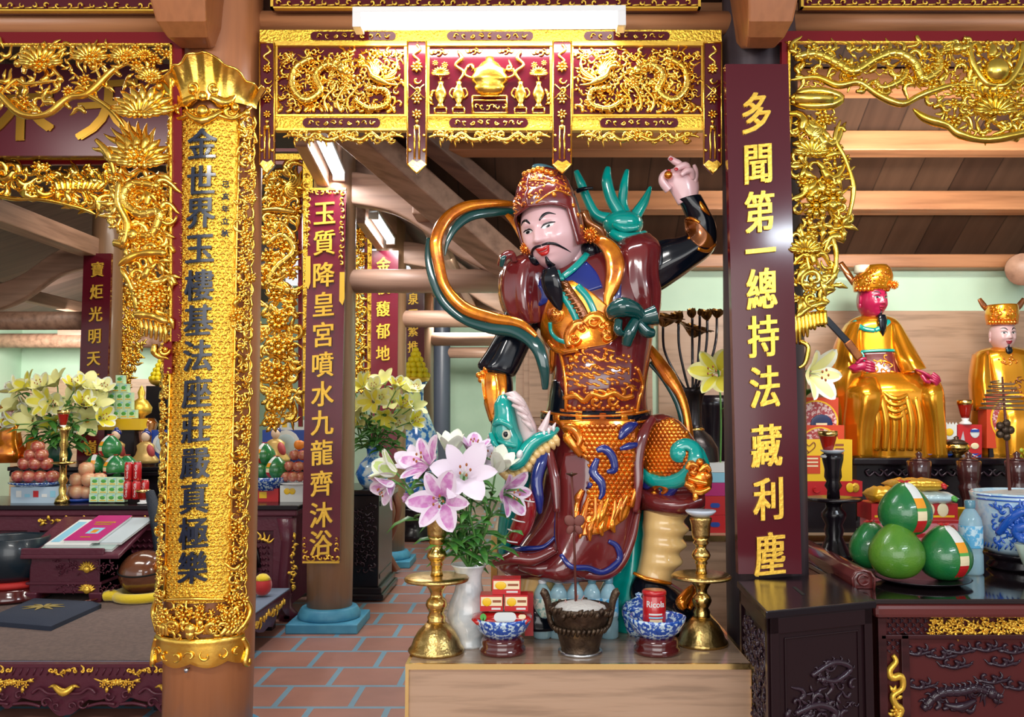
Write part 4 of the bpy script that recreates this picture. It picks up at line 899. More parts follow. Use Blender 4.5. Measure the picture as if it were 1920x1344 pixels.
# ---- reddish carved stand beyond it
t = thing('carved_stand', 'reddish curved-leg wooden stand beyond the black cabinet', 'stand', (-1.5, 9.0, 0))
sx = P(722, 1000, 8.8).x
mk(lambda b: bx(b, sx - .3, sx + .05, 8.75, 9.3, .80, .86), 'top', mat('red_wood', (.18, .045, .02), .3, coat=.4), t, bevel=.01)
for dx, dy in ((0, 8.8), (-.24, 8.8), (0, 9.22), (-.24, 9.22)):
    mk(lambda b: b.tube([(q[0], q[1], q[2]) for q in cr([(sx + dx, dy, .80), (sx + dx + .05, dy, .66), (sx + dx + .02, dy, .45), (sx + dx - .05, dy, .25), (sx + dx + .01, dy, .1), (sx + dx + .05, dy, .02)], 6)], [.05, .05, .035, .03, .035, .05], 8), 'leg', mat('red_wood', (.18, .045, .02), .3, coat=.4), t)
# ---- laminate back altar with gold trim
BD = 5.62; BZ = .85
t = thing('shrine_counter', 'long light wood counter with gold edging behind the big painted guardian', 'altar', (2, 6.1, 0))
xb = P(926, 1000, BD).x
mk(lambda b: bx(b, xb, 4.4, BD, 6.7, 0, BZ - .012), 'body', LAMI, t)
mk(lambda b: bx(b, xb - .01, 4.41, BD - .012, 6.7, BZ - .012, BZ), 'top', mat('laminate_top', (.33, .22, .14), .3, wood=('x', (.40, .28, .18), 20)), t)
BRASS = mat('polished_brass_trim', (.85, .62, .24), .18, 1.0)
mk(lambda b: bx(b, xb - .016, 4.41, BD - .018, BD - .006, BZ - .03, BZ + .004), 'front_edge_strip', BRASS, t)
mk(lambda b: bx(b, xb - .016, xb + .02, BD - .018, BD - .006, 0, BZ - .03), 'corner_strip', BRASS, t)
# dark tier that carries the seated figures
TD = 6.0; TZ = 1.31; tx0 = P(1597, 900, TD).x
t = thing('shrine_tier', 'dark carved tier under the two seated gilded dignitaries', 'altar', (3.2, 6.3, BZ))
mk(lambda b: bx(b, tx0, 4.3, TD - .03, 6.68, TZ - .05, TZ), 'top', BWOOD, t, bevel=.012)
mk(lambda b: bx(b, tx0 + .04, 4.25, TD + .02, 6.68, BZ, TZ - .05), 'body', BWOOD, t)
mk(lambda b: bx(b, tx0 - .01, 4.3, TD - .02, 6.68, BZ, BZ + .05), 'foot_rail', BWOOD, t, bevel=.012)
c = Carver(TD + .015)
for k in range(9):
    x = 1640 + k * 34
    for m_ in (-1, 1): c.stroke([(x, 884, 2), (x + m_ * 10, 892, 3), (x + m_ * 16, 884, 2), (x + m_ * 10, 880, 3)], 2.2, 5)
c.build('scroll_carving', DARKREL, t)
# ---- front right lacquered table
RD = 3.72; RZ = .85; rx0 = P(1652, 1120, RD).x
t = thing('lacquered_table', 'dark glossy carved table with gilt frieze carrying the pomelos', 'table', (2.3, 4.3, 0))
GLOSS = mat('black_lacquer_top', (.012, .007, .008), .04, coat=1.0)
mk(lambda b: bx(b, rx0 - .03, 3.4, RD, 5.3, RZ - .02, RZ), 'top', GLOSS, t, bevel=.004)
mk(lambda b: bx(b, rx0 - .03, 3.4, RD - .01, 5.3, RZ - .075, RZ - .021), 'edge_moulding', mat('red_brown_lacquer', (.12, .022, .02), .2, coat=.6), t, bevel=.016)
mk(lambda b: bx(b, rx0 + .0, 3.35, RD + .06, 5.2, .05, RZ - .076), 'body', mat('red_brown_panel', (.085, .013, .013), .35, spec=.3, coat=.1), t)
b = MB(); dd = RD + .035
def pr(b, x0, y0, x1, y1, d, th=.03): a = P(x0, y1, d); e_ = P(x1, y0, d); bx(b, a.x, e_.x, d, d + th, a.z, e_.z)
pr(b, 1652, 1152, 2050, 1158, dd); pr(b, 1652, 1190, 2050, 1199, dd); pr(b, 1652, 1158, 1662, 1420, dd); pr(b, 1695, 1190, 1705, 1420, dd); b.build('frame', DWOOD, t, bevel=.004)
c = Carver(RD + .052)
for i in range(11):
    for j in range(4):
        x = 1665 + i * 7.5; y = 1160 + j * 8
        if x < 1738: c.stroke([(x, y, 1), (x + 6, y + 6 * (1 if (i + j) % 2 else -1), 2)], 1.6, 4, 1)
for i in range(4):
    for j in range(4): c.stroke([(1664 + i * 8, 1194 + j * 8, 1), (1670 + i * 8, 1194 + j * 8 + 6 * (1 if (i + j) % 2 else -1), 2)], 1.6, 4, 1)
c.build('key_lattice', DARKREL, t)
c = Carver(RD + .052)
c.scatter([(1745, 1161), (2040, 1161), (2040, 1190), (1745, 1190)], 11, 71, 'lwlf', (.9, 1.3)); c.scatter([(1745, 1163), (2040, 1163), (2040, 1188), (1745, 1188)], 14, 72, 'l', (.8, 1.2))
c.stroke([(1674, 1228, 3), (1680, 1240, 4), (1668, 1256, 4), (1672, 1270, 5), (1690, 1268, 5), (1692, 1290, 5), (1674, 1304, 5), (1680, 1322, 4), (1690, 1330, 3), (1680, 1350, 3)], [4, 6, 7, 5, 7, 6], 8)
for k in range(6): c.leaf(1680, 1270 + k * 14, 18, k * 1.9, .24, 3)
c.flower(1680, 1332, 12, 6, 4); c.build('gilt_ornament', GOLDY, t)
c = Carver(RD + .058)
for x, y in ((1720, 1215), (1765, 1222), (1800, 1212), (1850, 1208), (1900, 1212), (1790, 1240), (1880, 1236), (1725, 1278), (1860, 1268), (1910, 1280)):
    c.cloud(x, y, 46, 1); c.stroke([(x - 26, y + 6, 2), (x, y + 12, 4), (x + 34, y + 4, 2)], [1.5, 4, 1.5], 5)
c.dragon([(1730, 1330), (1760, 1300), (1800, 1296), (1830, 1290), (1860, 1300)], 9, 1, 3); c.stroke([(1770, 1320, 3), (1800, 1325, 6), (1830, 1312, 3)], [3, 9, 3], 6)
for k in range(6): c.flame(1740 + k * 14, 1330, 24, -1.5 + k * .3, .5, .15, 3)
c.build('cloud_panel_carving', DARKREL, t)
# upturned end rail of that table
t = thing('end_rail', 'reddish wooden roll-ended rail lying along the end of the glossy table', 'rail', P(1575, 1070, 4.3))
a_, c_ = PZ(1618, 1104, RZ), PZ(1502, 1036, RZ); rr_ = .045
dr = (c_ - a_).normalized(); sd = V((dr.y, -dr.x, 0))
prof = [(-.045, 0), (-.05, .05), (-.03, .078), (.0, .085), (.03, .078), (.05, .05), (.045, 0)]
REDW = mat('red_brown_lacquer', (.12, .022, .02), .2, coat=.6)
b = MB(); b.loft([[p + sd * x + V((0, 0, z)) for x, z in prof] for p in (a_, c_)]); b.build('rail', REDW, t, bevel=.004)
b = MB(); q = a_ - dr * .012; b.tube([q + sd * x * .95 + V((0, 0, z * .95)) for x, z in prof], .006, 6); b.tube([q + sd * (.022 * cos(a)) + V((0, 0, .04 + .022 * sin(a))) for a in [.5 + i * .6 for i in range(10)]], .006, 6); b.build('scroll_end', REDW, t)
# ---- donation box
t = thing('donation_box', 'black carved wooden donation box with coin slot in front of the tall couplet board', 'box', (1.1, 3.7, 0))
z1 = .87; A_ = PZ(1436, 1146, z1); B_ = PZ(1644, 1126, z1); ux = (B_ - A_); ux.z = 0; w_ = ux.length; ux.normalize(); uy = V((-ux.y, ux.x, 0)); dpt = .80
uy2 = (PZ(1366, 1072, z1) - A_); uy2.z = 0; dpt = min(uy2.length, .62); uy2.normalize()
def bp(x, y, z): return A_ * 0 + V((A_.x, A_.y, 0)) + ux * x + uy2 * y + V((0, 0, z))
def slab(b, x0, x1, y0, y1, z0, z1, m=None):
    vs = [bp(x, y, z) for z in (z0, z1) for x, y in ((x0, y0), (x1, y0), (x1, y1), (x0, y1))]
    b.add(vs, [(3, 2, 1, 0), (4, 5, 6, 7), (0, 1, 5, 4), (1, 2, 6, 5), (2, 3, 7, 6), (3, 0, 4, 7)], m, False)
DBOX = mat('dark_box_wood', (.016, .006, .008), .28, spec=.3, coat=.1)
mk(lambda b: slab(b, .02, w_ - .02, .02, dpt - .02, 0, z1 - .03), 'body', DBOX, t)
mk(lambda b: slab(b, 0, w_, 0, dpt, z1 - .03, z1), 'lid', BWOOD, t, bevel=.006)
mk(lambda b: slab(b, w_ * .44, w_ * .47, dpt * .35, dpt * .62, z1 - .002, z1 + .0015), 'coin_slot', mat('slot_black', (.002, .002, .002), .9), t)
b = MB(); slab(b, .02, .06, .008, .03, 0, z1 - .03); slab(b, w_ - .06, w_ - .02, .008, .03, 0, z1 - .03); slab(b, .02, w_ - .02, .008, .03, z1 - .09, z1 - .03); slab(b, .085, w_ - .085, .014, .03, z1 - .115, z1 - .108); slab(b, .085, .092, .014, .03, 0, z1 - .108); slab(b, w_ - .092, w_ - .085, .014, .03, 0, z1 - .108)
slab(b, .008, .03, .02, .06, 0, z1 - .03); slab(b, .008, .03, dpt - .06, dpt - .02, 0, z1 - .03); slab(b, .008, .03, .02, dpt - .02, z1 - .09, z1 - .03); b.build('frame', DBOX, t, bevel=.004)
class BoxCarver(Carver):
    def __init__(s, fn, scale): s.mb = MB(); s.fn = fn; s.d = F * scale; s.m = None; s.wm = 1.3
    def pt(s, x, y, lift=0): return s.fn(x, y, lift)
c = BoxCarver(lambda x, y, l: bp(x * .001, .018 - l * .0006, z1 - .13 - y * .001), .001)
W_ = w_ * 1000
c.dragon([(W_ * .4, 130), (W_ * .6, 90), (W_ * .75, 120), (W_ * .62, 160), (W_ * .5, 150)], 12, 1, 4); c.swirl(W_ * .56, 95, 34, 0, 1, .13, 3, 6); c.swirl(W_ * .52, 130, 40, 1, 1, .1, 3, 6)
c.dragon([(W_ * .25, 260), (W_ * .45, 240), (W_ * .6, 280), (W_ * .45, 340), (W_ * .3, 320), (W_ * .35, 280)], 14, 1, 4)
c.scatter([(90, 190), (W_ - 110, 150), (W_ - 110, 480), (90, 480)], 46, 81, 'sfclf', (.7, 1.1)); c.build('dragon_carving', DARKREL, t)
c = BoxCarver(lambda x, y, l: bp(.018 - l * .0006, x * .001, z1 - .10 - y * .001), .001); c.scatter([(60, 20), (dpt * 1000 - 60, 20), (dpt * 1000 - 60, 500), (60, 500)], 42, 82, 'sfcl', (.8, 1.1)); c.build('side_carving', DARKREL, t)
# ---- pedestal table of the guardian
PD = 3.75; TZ0 = P(1000, 1245, PD).z; px0, px1 = P(760, 1245, PD).x, P(1415, 1245, PD).x; PB = 4.95
t = thing('offering_table', 'low light wood table with brass edging under the guardian and its offerings', 'table', ((px0 + px1) / 2, 4.3, 0))
mk(lambda b: bx(b, px0 + .012, px1 - .012, PD + .012, PB, 0, TZ0 - .006), 'body', LAMI, t)
mk(lambda b: bx(b, px0 + .012, px1 - .012, PD + .012, PB, TZ0 - .006, TZ0), 'top', mat('table_top_laminate', (.36, .24, .165), .16, coat=.4, wood=('x', (.34, .24, .17), 34)), t)
mk(lambda b: bx(b, px0, px1, PD, PD + .013, TZ0 - .022, TZ0 + .001), 'front_edge_strip', BRASS, t)
for xx in (px0, px1 - .014):
    mk(lambda b: bx(b, xx, xx + .014, PD, PD + .013, 0, TZ0 - .022), 'corner_strip', BRASS, t)
    mk(lambda b: bx(b, xx, xx + .014, PD + .013, PB, TZ0 - .022, TZ0 + .001), 'side_edge_strip', BRASS, t)
# ================================================================ sculpting helpers
def ring(lx, ly, rx, ry, d, t, n=32, fold=0., nf=9, ph=0.):
    L_, R_ = P(lx, ly, d), P(rx, ry, d); c = (L_ + R_) / 2; a = (R_ - L_) / 2; out = []
    for j in range(n):
        th = 2 * pi * j / n; q = 1 + fold * sin(nf * th + ph); out.append(c + a * (cos(th) * q) + V((0, sin(th) * t * q, 0)))
    return out
def body(mb, rows, m=None, n=36, seg=5, fold=(0, 0), nf=9, tw=0.):
    q = cr(rows, seg); k = len(q) - 1
    mb.loft([ring(*r, n, fold[0] + (fold[1] - fold[0]) * i / k, nf, tw * i / k) for i, r in enumerate(q)], m)
    return mb
def hit(bv, px, py, lift=0.):
    r = ray(px, py).normalized(); p, nrm, _, _ = bv.ray_cast(V((0, 0, CAMH)), r)
    if p is None: return None, None
    if nrm.dot(r) > 0: nrm = -nrm
    return p + nrm * lift, nrm
def sstroke(mb, bv, pts, r, m=None, flat=.6, lift=0., seg=5, n=7):
    q = cr([tuple(p) for p in pts], seg); ps = []; ns = []
    for x, y in q:
        p, nr = hit(bv, x, y, lift)
        if p is not None: ps.append(p); ns.append(nr)
    if len(ps) < 3: return
    d = ps[0].y; k = len(ps)
    rr = [M(a, d) for a in r] if isinstance(r, (list, tuple)) else M(r, d)
    mb.tube(ps, rr, n, m, flat, ns)
def sball(mb, bv, x, y, r, m=None, lift=0., flat=.7, k=(9, 6)):
    p, nr = hit(bv, x, y, lift)
    if p is None: return
    R = nr.to_track_quat('Z', 'Y').to_matrix(); a = M(r, p.y); mb.ell(p, (a, a, a * flat), R, k[0], k[1], m)
def patch(mb, bv, rows, off=.006, nu=12, seg=4, m=None, skirt=.02):
    g = []; last = None
    for r in cr(rows, seg):
        row = []
        for j in range(nu + 1):
            u = j / nu; x, y = r[0] + (r[2] - r[0]) * u, r[1] + (r[3] - r[1]) * u
            p, nr = hit(bv, x, y, off)
            if p is None: p = last if last is None else P(x, y, last.y)
            if p is None: p = P(x, y, 4.4)
            last = p; row.append(p)
        g.append(row)
    back = V((0, skirt, 0))
    full = [[q + back for q in g[0]]] + g + [[q + back for q in g[-1]]]
    full = [[r[0] + back] + r + [r[-1] + back] for r in full]
    mb.grid(full, m)
def scales(mb, bv, poly, step, m=None, lift=.002):
    xs = [p[0] for p in poly]; ys = [p[1] for p in poly]; y = min(ys); k = 0
    while y < max(ys):
        x = min(xs) + (k % 2) * step * .5
        while x < max(xs):
            if inpoly(x, y, poly):
                p, nr = hit(bv, x, y, lift)
                if p is not None:
                    R = nr.to_track_quat('Z', 'Y').to_matrix(); a = M(step * .60, p.y); R = R @ Matrix.Rotation(.5, 3, 'X'); mb.ell(p, (a, a, a * .34), R, 8, 4, m)
            x += step
        y += step * .82; k += 1
def sscatter(mb, bv, poly, step, seed, m=None, kinds='sfb', w=.16):
    R = random.Random(seed); xs = [p[0] for p in poly]; ys = [p[1] for p in poly]; y = min(ys); row = 0
    while y < max(ys):
        x = min(xs) + (row % 2) * step * .5
        while x < max(xs):
            qx, qy = x + R.uniform(-.3, .3) * step, y + R.uniform(-.3, .3) * step
            if inpoly(qx, qy, poly):
                k = R.choice(kinds); a = R.uniform(0, 6.28); h = R.choice((-1, 1)); z = step * R.uniform(.5, .8)
                if k == 's': sstroke(mb, bv, [(qx + z * (1 - .8 * t) * cos(a + h * t * 4), qy + z * (1 - .8 * t) * sin(a + h * t * 4)) for t in (0, .25, .5, .75, 1)], [z * w * .5, z * w * 1.3, z * w * 1.5], m, .8, .001, 3, 6)
                elif k == 'f': sstroke(mb, bv, [(qx + z * t * cos(a + h * t), qy + z * t * sin(a + h * t)) for t in (-1, -.3, .3, 1)], [z * w * .4, z * w * 1.6, z * w * .3], m, .8, .001, 3, 6)
                elif k == 'o': sstroke(mb, bv, [(qx + z * t, qy + z * .2 * sin(t * 3)) for t in (-.8, -.3, .3, .8)], [z * .2, z * .36, z * .2], m, .5, .001, 3, 7); sball(mb, bv, qx, qy, z * .35, m)
                else: sball(mb, bv, qx, qy, z * .42, m)
            x += step
        y += step * .85; row += 1
def ribbon(mb, pts, w, m=None, th=.35, nrm=(0, -1, .2), seg=8):
    """pts: (px, py, d); flat band with soft edges"""
    q = cr(pts, seg); mb.tube([P(*a) for a in q], [M(v, pts[0][2]) for v in w] if isinstance(w, (list, tuple)) else M(w, pts[0][2]), 10, m, th, nrm)
def ptube(mb, pts, r, m=None, n=10, seg=6, flat=1., nrm=None):
    q = cr(pts, seg); mb.tube([P(*a) for a in q], [M(v, pts[0][2]) for v in r] if isinstance(r, (list, tuple)) else M(r, pts[0][2]), n, m, flat, nrm)
# ---------------------------------------------------------------- a head with a face
def g2(a, b): return math.exp(-a * a - b * b)
def headpt(u, v):
    """u angle from the front (-Y), v 0 chin .. 1 crown; metres for a .33 m head"""
    z = -.165 * cos(pi * v); rr = sin(pi * v) ** .85
    jw = 1.0 if z > -.02 else 1 - .20 * ((-.02 - z) / .145) ** 1.6
    x = .118 * rr * sin(u) * jw; y = -.135 * rr * cos(u)
    if cos(u) > 0:
        y = -.135 * rr * (abs(cos(u)) ** .8); fr = min(1, cos(u) * 2)
        nz = max(0, min(1, (.045 - z) / .07)) if z > -.026 else max(0, 1 - (-.026 - z) / .016)
        y -= fr * (.033 * nz * math.exp(-(x / (.011 + .007 * nz)) ** 2) + .012 * g2((abs(x) - .020) / .010, (z + .027) / .011))
        y += fr * .012 * g2((abs(x) - .046) / .024, (z - .022) / .015); y -= fr * .006 * g2((abs(x) - .046) / .018, (z - .020) / .009)
        y -= fr * .007 * g2((abs(x) - .04) / .03, (z - .05) / .012)
        y -= fr * (.011 * g2(x / .030, (z + .062) / .010) + .011 * g2(x / .026, (z + .082) / .009)); y += fr * .004 * g2(x / .034, (z + .072) / .005)
        y -= fr * (.014 * g2(x / .032, (z + .120) / .022) + .012 * g2((abs(x) - .062) / .030, (z + .035) / .032)); y += fr * .006 * g2((abs(x) - .045) / .014, (z + .06) / .016)
    return V((x, y, z))
def face(root, Mx, s, skin, lips, black=BLACKL, beard=None, ears=True, smile=.012, moust=True, name='head'):
    """head, eyes, brows, lips and whiskers as children of root; Mx places the head, s scales it"""
    T = Mx @ Matrix.Scale(s, 4); n, k = 72, 60
    loc = MB(); loc.grid([[headpt(2 * pi * j / n, i / k) for j in range(n)] for i in range(k + 1)], None, True); bv = loc.bvh()
    b = MB(); b.v = [T @ p for p in loc.v]; b.f = loc.f; b.m = loc.m; b.s = loc.s; b.mm = loc.mm
    def on(x, z, l=.001):
        p, nr, _, _ = bv.ray_cast(V((x, -1, z)), V((0, 1, 0)))
        return (V((x, -.1, z)), V((0, -1, 0))) if p is None else (p + V((0, -l, 0)), V((0, -1, 0)))
    if ears:
        for m_ in (-1, 1):
            e_ = MB(); e_.ell((m_ * .120, .012, -.005), (.012, .026, .042), Euler((.15, 0, m_ * .3)).to_matrix(), 12, 8); e_.ell((m_ * .122, .006, -.052), (.010, .013, .022), None, 10, 7)
            b.add([T @ p for p in e_.v], e_.f)
    b.build(name, skin, root)
    def line(pts, r, m, nm=None, flat=.5, bb=None, l=.001, seg=5):
        q = bb or MB(); c = cr(pts, seg); ps = [T @ on(x, z, l)[0] for x, z in c]; nn = T.to_3x3() @ V((0, -1, 0))
        q.tube(ps, [a * s for a in r] if isinstance(r, (list, tuple)) else r * s, 7, m, flat, nn)
        return q
    for m_ in (-1, 1):
        w = MB(); cx, cz = m_ * .046, .021; rows = []
        for i in range(9):
            t = i / 8 * 2 - 1; h = .0066 * (1 - t * t) ** .8; rows.append([T @ on(cx + .025 * t, cz + .002 * t * m_ + h * q_, .0012)[0] for q_ in (-1, -.4, .4, 1)])
        w.grid(rows); e_ = w.build('eye', mat('eye_white', (.8, .78, .76), .15), root)
        w = MB(); rows = []
        for i in range(7):
            t = i / 6 * 2 - 1; h = .0066 * math.sqrt(max(0, 1 - t * t)); rows.append([T @ on(cx - .003 + .0125 * t, cz + h * q_, .0022)[0] for q_ in (-.95, -.4, .4, .85)])
        w.grid(rows); w.build('iris', black, e_)
        line([(cx - m_ * .026, cz - .001), (cx - m_ * .012, cz + .009), (cx + m_ * .010, cz + .010), (cx + m_ * .030, cz + .006)], [.0015, .0036, .0036, .0015], black, bb=(w := MB()), l=.002); w.build('upper_lid', black, e_)
        w = line([(m_ * .022, .050), (m_ * .040, .066), (m_ * .060, .068), (m_ * .082, .056)], [.003, .0065, .005, .001], black); w.build('eyebrow', black, root)
    w = MB(); line([(-.034, -.060 + smile * .6), (-.014, -.061), (0, -.063), (.014, -.061), (.034, -.060 + smile * .6)], [.001, .007, .006, .007, .001], lips, bb=w, flat=.6); line([(-.030, -.064 + smile * .5), (-.012, -.078), (.012, -.078), (.030, -.064 + smile * .5)], [.001, .009, .009, .001], lips, bb=w, flat=.6); w.build('lips', lips, root)
    if moust:
        w = MB()
        for m_ in (-1, 1): line([(m_ * .002, -.046), (m_ * .030, -.046), (m_ * .056, -.058), (m_ * .074, -.085), (m_ * .080, -.105)], [.004, .006, .0055, .004, .0008], black, bb=w, flat=.6, l=.002)
        w.build('moustache', black, root)
    if beard:   # list of (z, half width, y)
        w = MB(); line([(0, -.094), (0, -.112), (0, -.135)], [.004, .010, .018], black, bb=w, flat=.7, l=.003)
        w.loft([[T @ V((hw * cos(a), y + hw * .45 * sin(a), z)) for a in [2 * pi * i / 14 for i in range(14)]] for z, hw, y in [tuple(q) for q in cr(beard, 5)]]); w.build('beard', black, root)
    return T
# ================================================================ the painted guardian
D = 4.45
gd = thing('guardian_statue', 'large painted temple guardian statue in maroon and gold armour with one hand raised', 'statue', V((P(1110, 1100, D).x, D, TZ0)))
rb = MB()
body(rb, [(1086, 520, 1150, 456, D + .03, .08), (1014, 514, 1190, 466, D, .15), (988, 538, 1214, 512, D - .01, .19), (988, 565, 1222, 555, D - .02, .20), (1004, 605, 1226, 605, D - .02, .20), (1024, 645, 1222, 645, D - .03, .21), (1034, 690, 1215, 700, D - .05, .23), (1030, 740, 1212, 745, D - .05, .23), (1020, 786, 1216, 786, D - .02, .20)], None, 48, 6)
BV = rb.bvh(); rb.build('robe_body', ROBE, gd)
def part(nm, m, fn):
    b = MB(); fn(b)
    for v in b.v: v.z = max(v.z, TZ0 + .001)
    return b.build(nm, m, gd)
# sleeves
lsl = MB(); body(lsl, [(985, 474, 1040, 466, D, .08), (944, 500, 1032, 492, D - .02, .13), (935, 540, 1026, 540, D - .03, .14), (944, 582, 1022, 582, D - .04, .13), (966, 612, 1016, 606, D - .05, .10)], None, 48, 5, (.02, .10), 7); LB = lsl.bvh(); lsl.build('sleeve', ROBE, gd)
rsl = MB(); body(rsl, [(1160, 452, 1218, 438, D, .08), (1150, 480, 1240, 464, D - .03, .13), (1152, 520, 1236, 512, D - .04, .14), (1160, 565, 1240, 556, D - .05, .13), (1178, 615, 1232, 610, D - .05, .09)], None, 54, 5, (.0, .09), 8); rsl.build('sleeve', ROBE, gd)
def f(b):
    ptube(b, [(938, 498, D - .14), (946, 482, D - .16), (958, 478, D - .15), (966, 490, D - .14)], [7, 9, 9, 5])
part('sleeve_curl', ROBE, f)
part('sleeve_lining', DTEAL, lambda b: ptube(b, [(940, 500, D - .17), (943, 486, D - .18), (948, 480, D - .18)], [4, 6, 3]))
# left arm
part('black_sleeve', BLACKL, lambda b: body(b, [(950, 572, 1016, 600, D - .02, .08), (936, 615, 1002, 630, D - .03, .08), (915, 655, 984, 668, D - .04, .08), (897, 684, 966, 702, D - .05, .085), (906, 697, 954, 706, D - .05, .05)], None, 40, 5, (.03, .06), 6))
fa = MB(); body(fa, [(905, 692, 960, 704, D - .06, .06), (904, 725, 962, 735, D - .08, .062), (911, 762, 954, 768, D - .10, .055), (922, 800, 950, 806, D - .12, .045), (926, 830, 942, 832, D - .12, .03)], None, 28, 5); FB = fa.bvh(); fa.build('forearm', BLACKL, gd)
def f(b):
    patch(b, FB, [(904, 696, 948, 702), (904, 730, 949, 735), (912, 765, 938, 764), (920, 790, 930, 785)], .006); sstroke(b, FB, [(930, 702), (934, 735), (928, 778)], 4, None, .6, .008)
    for x, y in ((905, 700), (902, 712), (911, 692), (898, 703)): b.ell(P(x, y, D - .10), M(6, D))
part('arm_guard', AMBER, f)
# right arm raised
ra = MB(); body(ra, [(1218, 458, 1226, 552, D, .07), (1245, 450, 1258, 532, D - .01, .085), (1272, 446, 1298, 504, D - .02, .085), (1292, 436, 1338, 470, D - .03, .08), (1288, 414, 1343, 428, D - .04, .07), (1279, 390, 1330, 396, D - .06, .06), (1270, 376, 1314, 366, D - .07, .05)], None, 44, 6, (.04, .0), 8); RB_ = ra.bvh(); ra.build('black_sleeve', BLACKL, gd)
part('arm_guard', BROWNGOLD, lambda b: patch(b, RB_, [(1284, 410, 1310, 416), (1286, 432, 1330, 440), (1296, 450, 1338, 456), (1310, 462, 1336, 464)], .006))
def f(b):
    sstroke(b, RB_, [(1284, 410), (1298, 409), (1312, 418)], 3, None, .8, .005); sstroke(b, RB_, [(1308, 466), (1326, 470), (1340, 458)], 3.5, None, .8, .005); sstroke(b, RB_, [(1312, 378), (1318, 390), (1330, 404)], [2, 6, 2], None, .6, .004)
    for x, y in ((1280, 428), (1284, 438), (1292, 446)): sball(b, RB_, x, y, 4)
part('guard_edging', AMBER, f)
hd = D - .07
def f(b):
    body(b, [(1271, 384, 1308, 372, hd, .034), (1262, 368, 1311, 352, hd, .036), (1250, 346, 1308, 334, hd - .005, .036), (1248, 328, 1300, 318, hd - .01, .030), (1256, 318, 1292, 312, hd - .01, .018)], None, 24, 5)
    ptube(b, [(1286, 322, hd - .02), (1274, 308, hd - .03), (1264, 302, hd - .03), (1254, 295, hd - .03)], [7.5, 7, 6.5, 4.5])
    ptube(b, [(1292, 324, hd - .025), (1287, 311, hd - .045), (1276, 312, hd - .055), (1265, 319, hd - .055)], [7, 7, 6.5, 4.5])
    ptube(b, [(1298, 334, hd - .025), (1296, 321, hd - .05), (1286, 321, hd - .06), (1277, 329, hd - .06)], [6.5, 6.5, 6, 4])
    ptube(b, [(1300, 346, hd - .01), (1304, 330, hd - .02), (1304, 318, hd - .02), (1301, 309, hd - .02)], [6.5, 6, 5, 3])
    ptube(b, [(1254, 356, hd - .02), (1243, 342, hd - .03), (1243, 330, hd - .035), (1252, 321, hd - .045)], [9, 8, 7, 5])
part('raised_hand', SKIN, f)
NAIL = mat('red_nail', (.5, .01, .02), .15, coat=.8)
def f(b):
    for x, y, dd in ((1258, 298, hd - .047), (1268, 317, hd - .07), (1254, 320, hd - .06)): b.ell(P(x, y, dd), (M(4, D), .003, M(3, D)), None, 8, 5)
part('red_fingernail', NAIL, f)
part('gold_pellet', AMBER, lambda b: b.ell(P(1253, 328, hd - .06), M(8, D), None, 14, 9))
# neck, head
part('neck', SKIN, lambda b: body(b, [(1038, 462, 1092, 452, D - .07, .085), (1044, 490, 1096, 476, D - .06, .085), (1050, 530, 1112, 508, D - .05, .09)], None, 28, 4))
HM = Matrix.Translation(P(1036, 434, D - .12)) @ (Matrix.Rotation(math.radians(-12), 4, 'Y') @ Matrix.Rotation(math.radians(-30), 4, 'Z') @ Matrix.Rotation(math.radians(9), 4, 'X'))
LIPS = mat('scarlet_lips', (.55, .008, .006), .15, coat=.8)
T = face(gd, HM, 1.17, SKIN, LIPS, BLACKL, [(-.140, .030, -.125), (-.175, .042, -.14), (-.23, .042, -.145), (-.28, .026, -.14), (-.325, .004, -.135)], False)
# helmet in the head's own frame
hel = MB(); rows = []; rim = []; rimb = []
NR = 22
for i in range(NR + 1):
    t = i / NR; z = -.085 + .345 * t
    op = 68 if z < .07 else 68 * math.sqrt(max(0, (.118 - z) / .048)) if z < .118 else 0
    q = 1.0 if z < .06 else math.sqrt(max(0.0, 1 - ((z - .06) / .21) ** 2.6))
    rx, ry = (.131 * q, .148 * q); row = []
    for j in range(41):
        a = math.radians(op) + (2 * pi - 2 * math.radians(op)) * j / 40; row.append(T @ V((rx * sin(a), -ry * cos(a) + (.02 if z > .18 else .0), z)))
    rows.append(row); rim.append(row[0]); rimb.append(row[-1])
hel.grid(rows); HB = hel.bvh(); hel.build('helmet', ROBE, gd)
def f(b):
    b.tube(rim, .008, 8); b.tube(rimb, .008, 8)
part('helmet_rim', ROBE, f)
def f(b):
    sscatter(b, HB, [(962, 350), (985, 325), (1015, 318), (1020, 345), (1016, 370), (985, 392), (962, 392)], 9, 5, None, 'sfb', .22)
    sscatter(b, HB, [(975, 315), (1000, 305), (1045, 318), (1075, 350), (1072, 368), (1020, 345), (990, 330)], 10, 6, None, 'sfb', .2)
    sscatter(b, HB, [(958, 385), (975, 395), (972, 430), (960, 425)], 9, 8, None, 'sf', .2)
    sstroke(b, HB, [(975, 345), (1000, 338), (1040, 342), (1070, 358)], 2.2, None, .9); sstroke(b, HB, [(965, 375), (990, 388), (1040, 358), (1066, 366)], 2.2, None, .9)
    for x, y in ((1039, 365), (1084, 403), (1075, 385), (1090, 425)): sball(b, HB, x, y, 5)
    for k in range(7): sball(b, HB, 985 + k * 8, 318 + abs(k - 3) * 3, 6, None, .004, 1.)
part('helmet_ornament', AMBER, f)
part('helmet_cap', mat('cap_blue', (.10, .26, .34), .2, coat=.5), lambda b: b.ell(P(1022, 318, D - .08), (M(26, D), .05, M(9, D)), Euler((0, .25, 0)).to_matrix(), 16, 8))
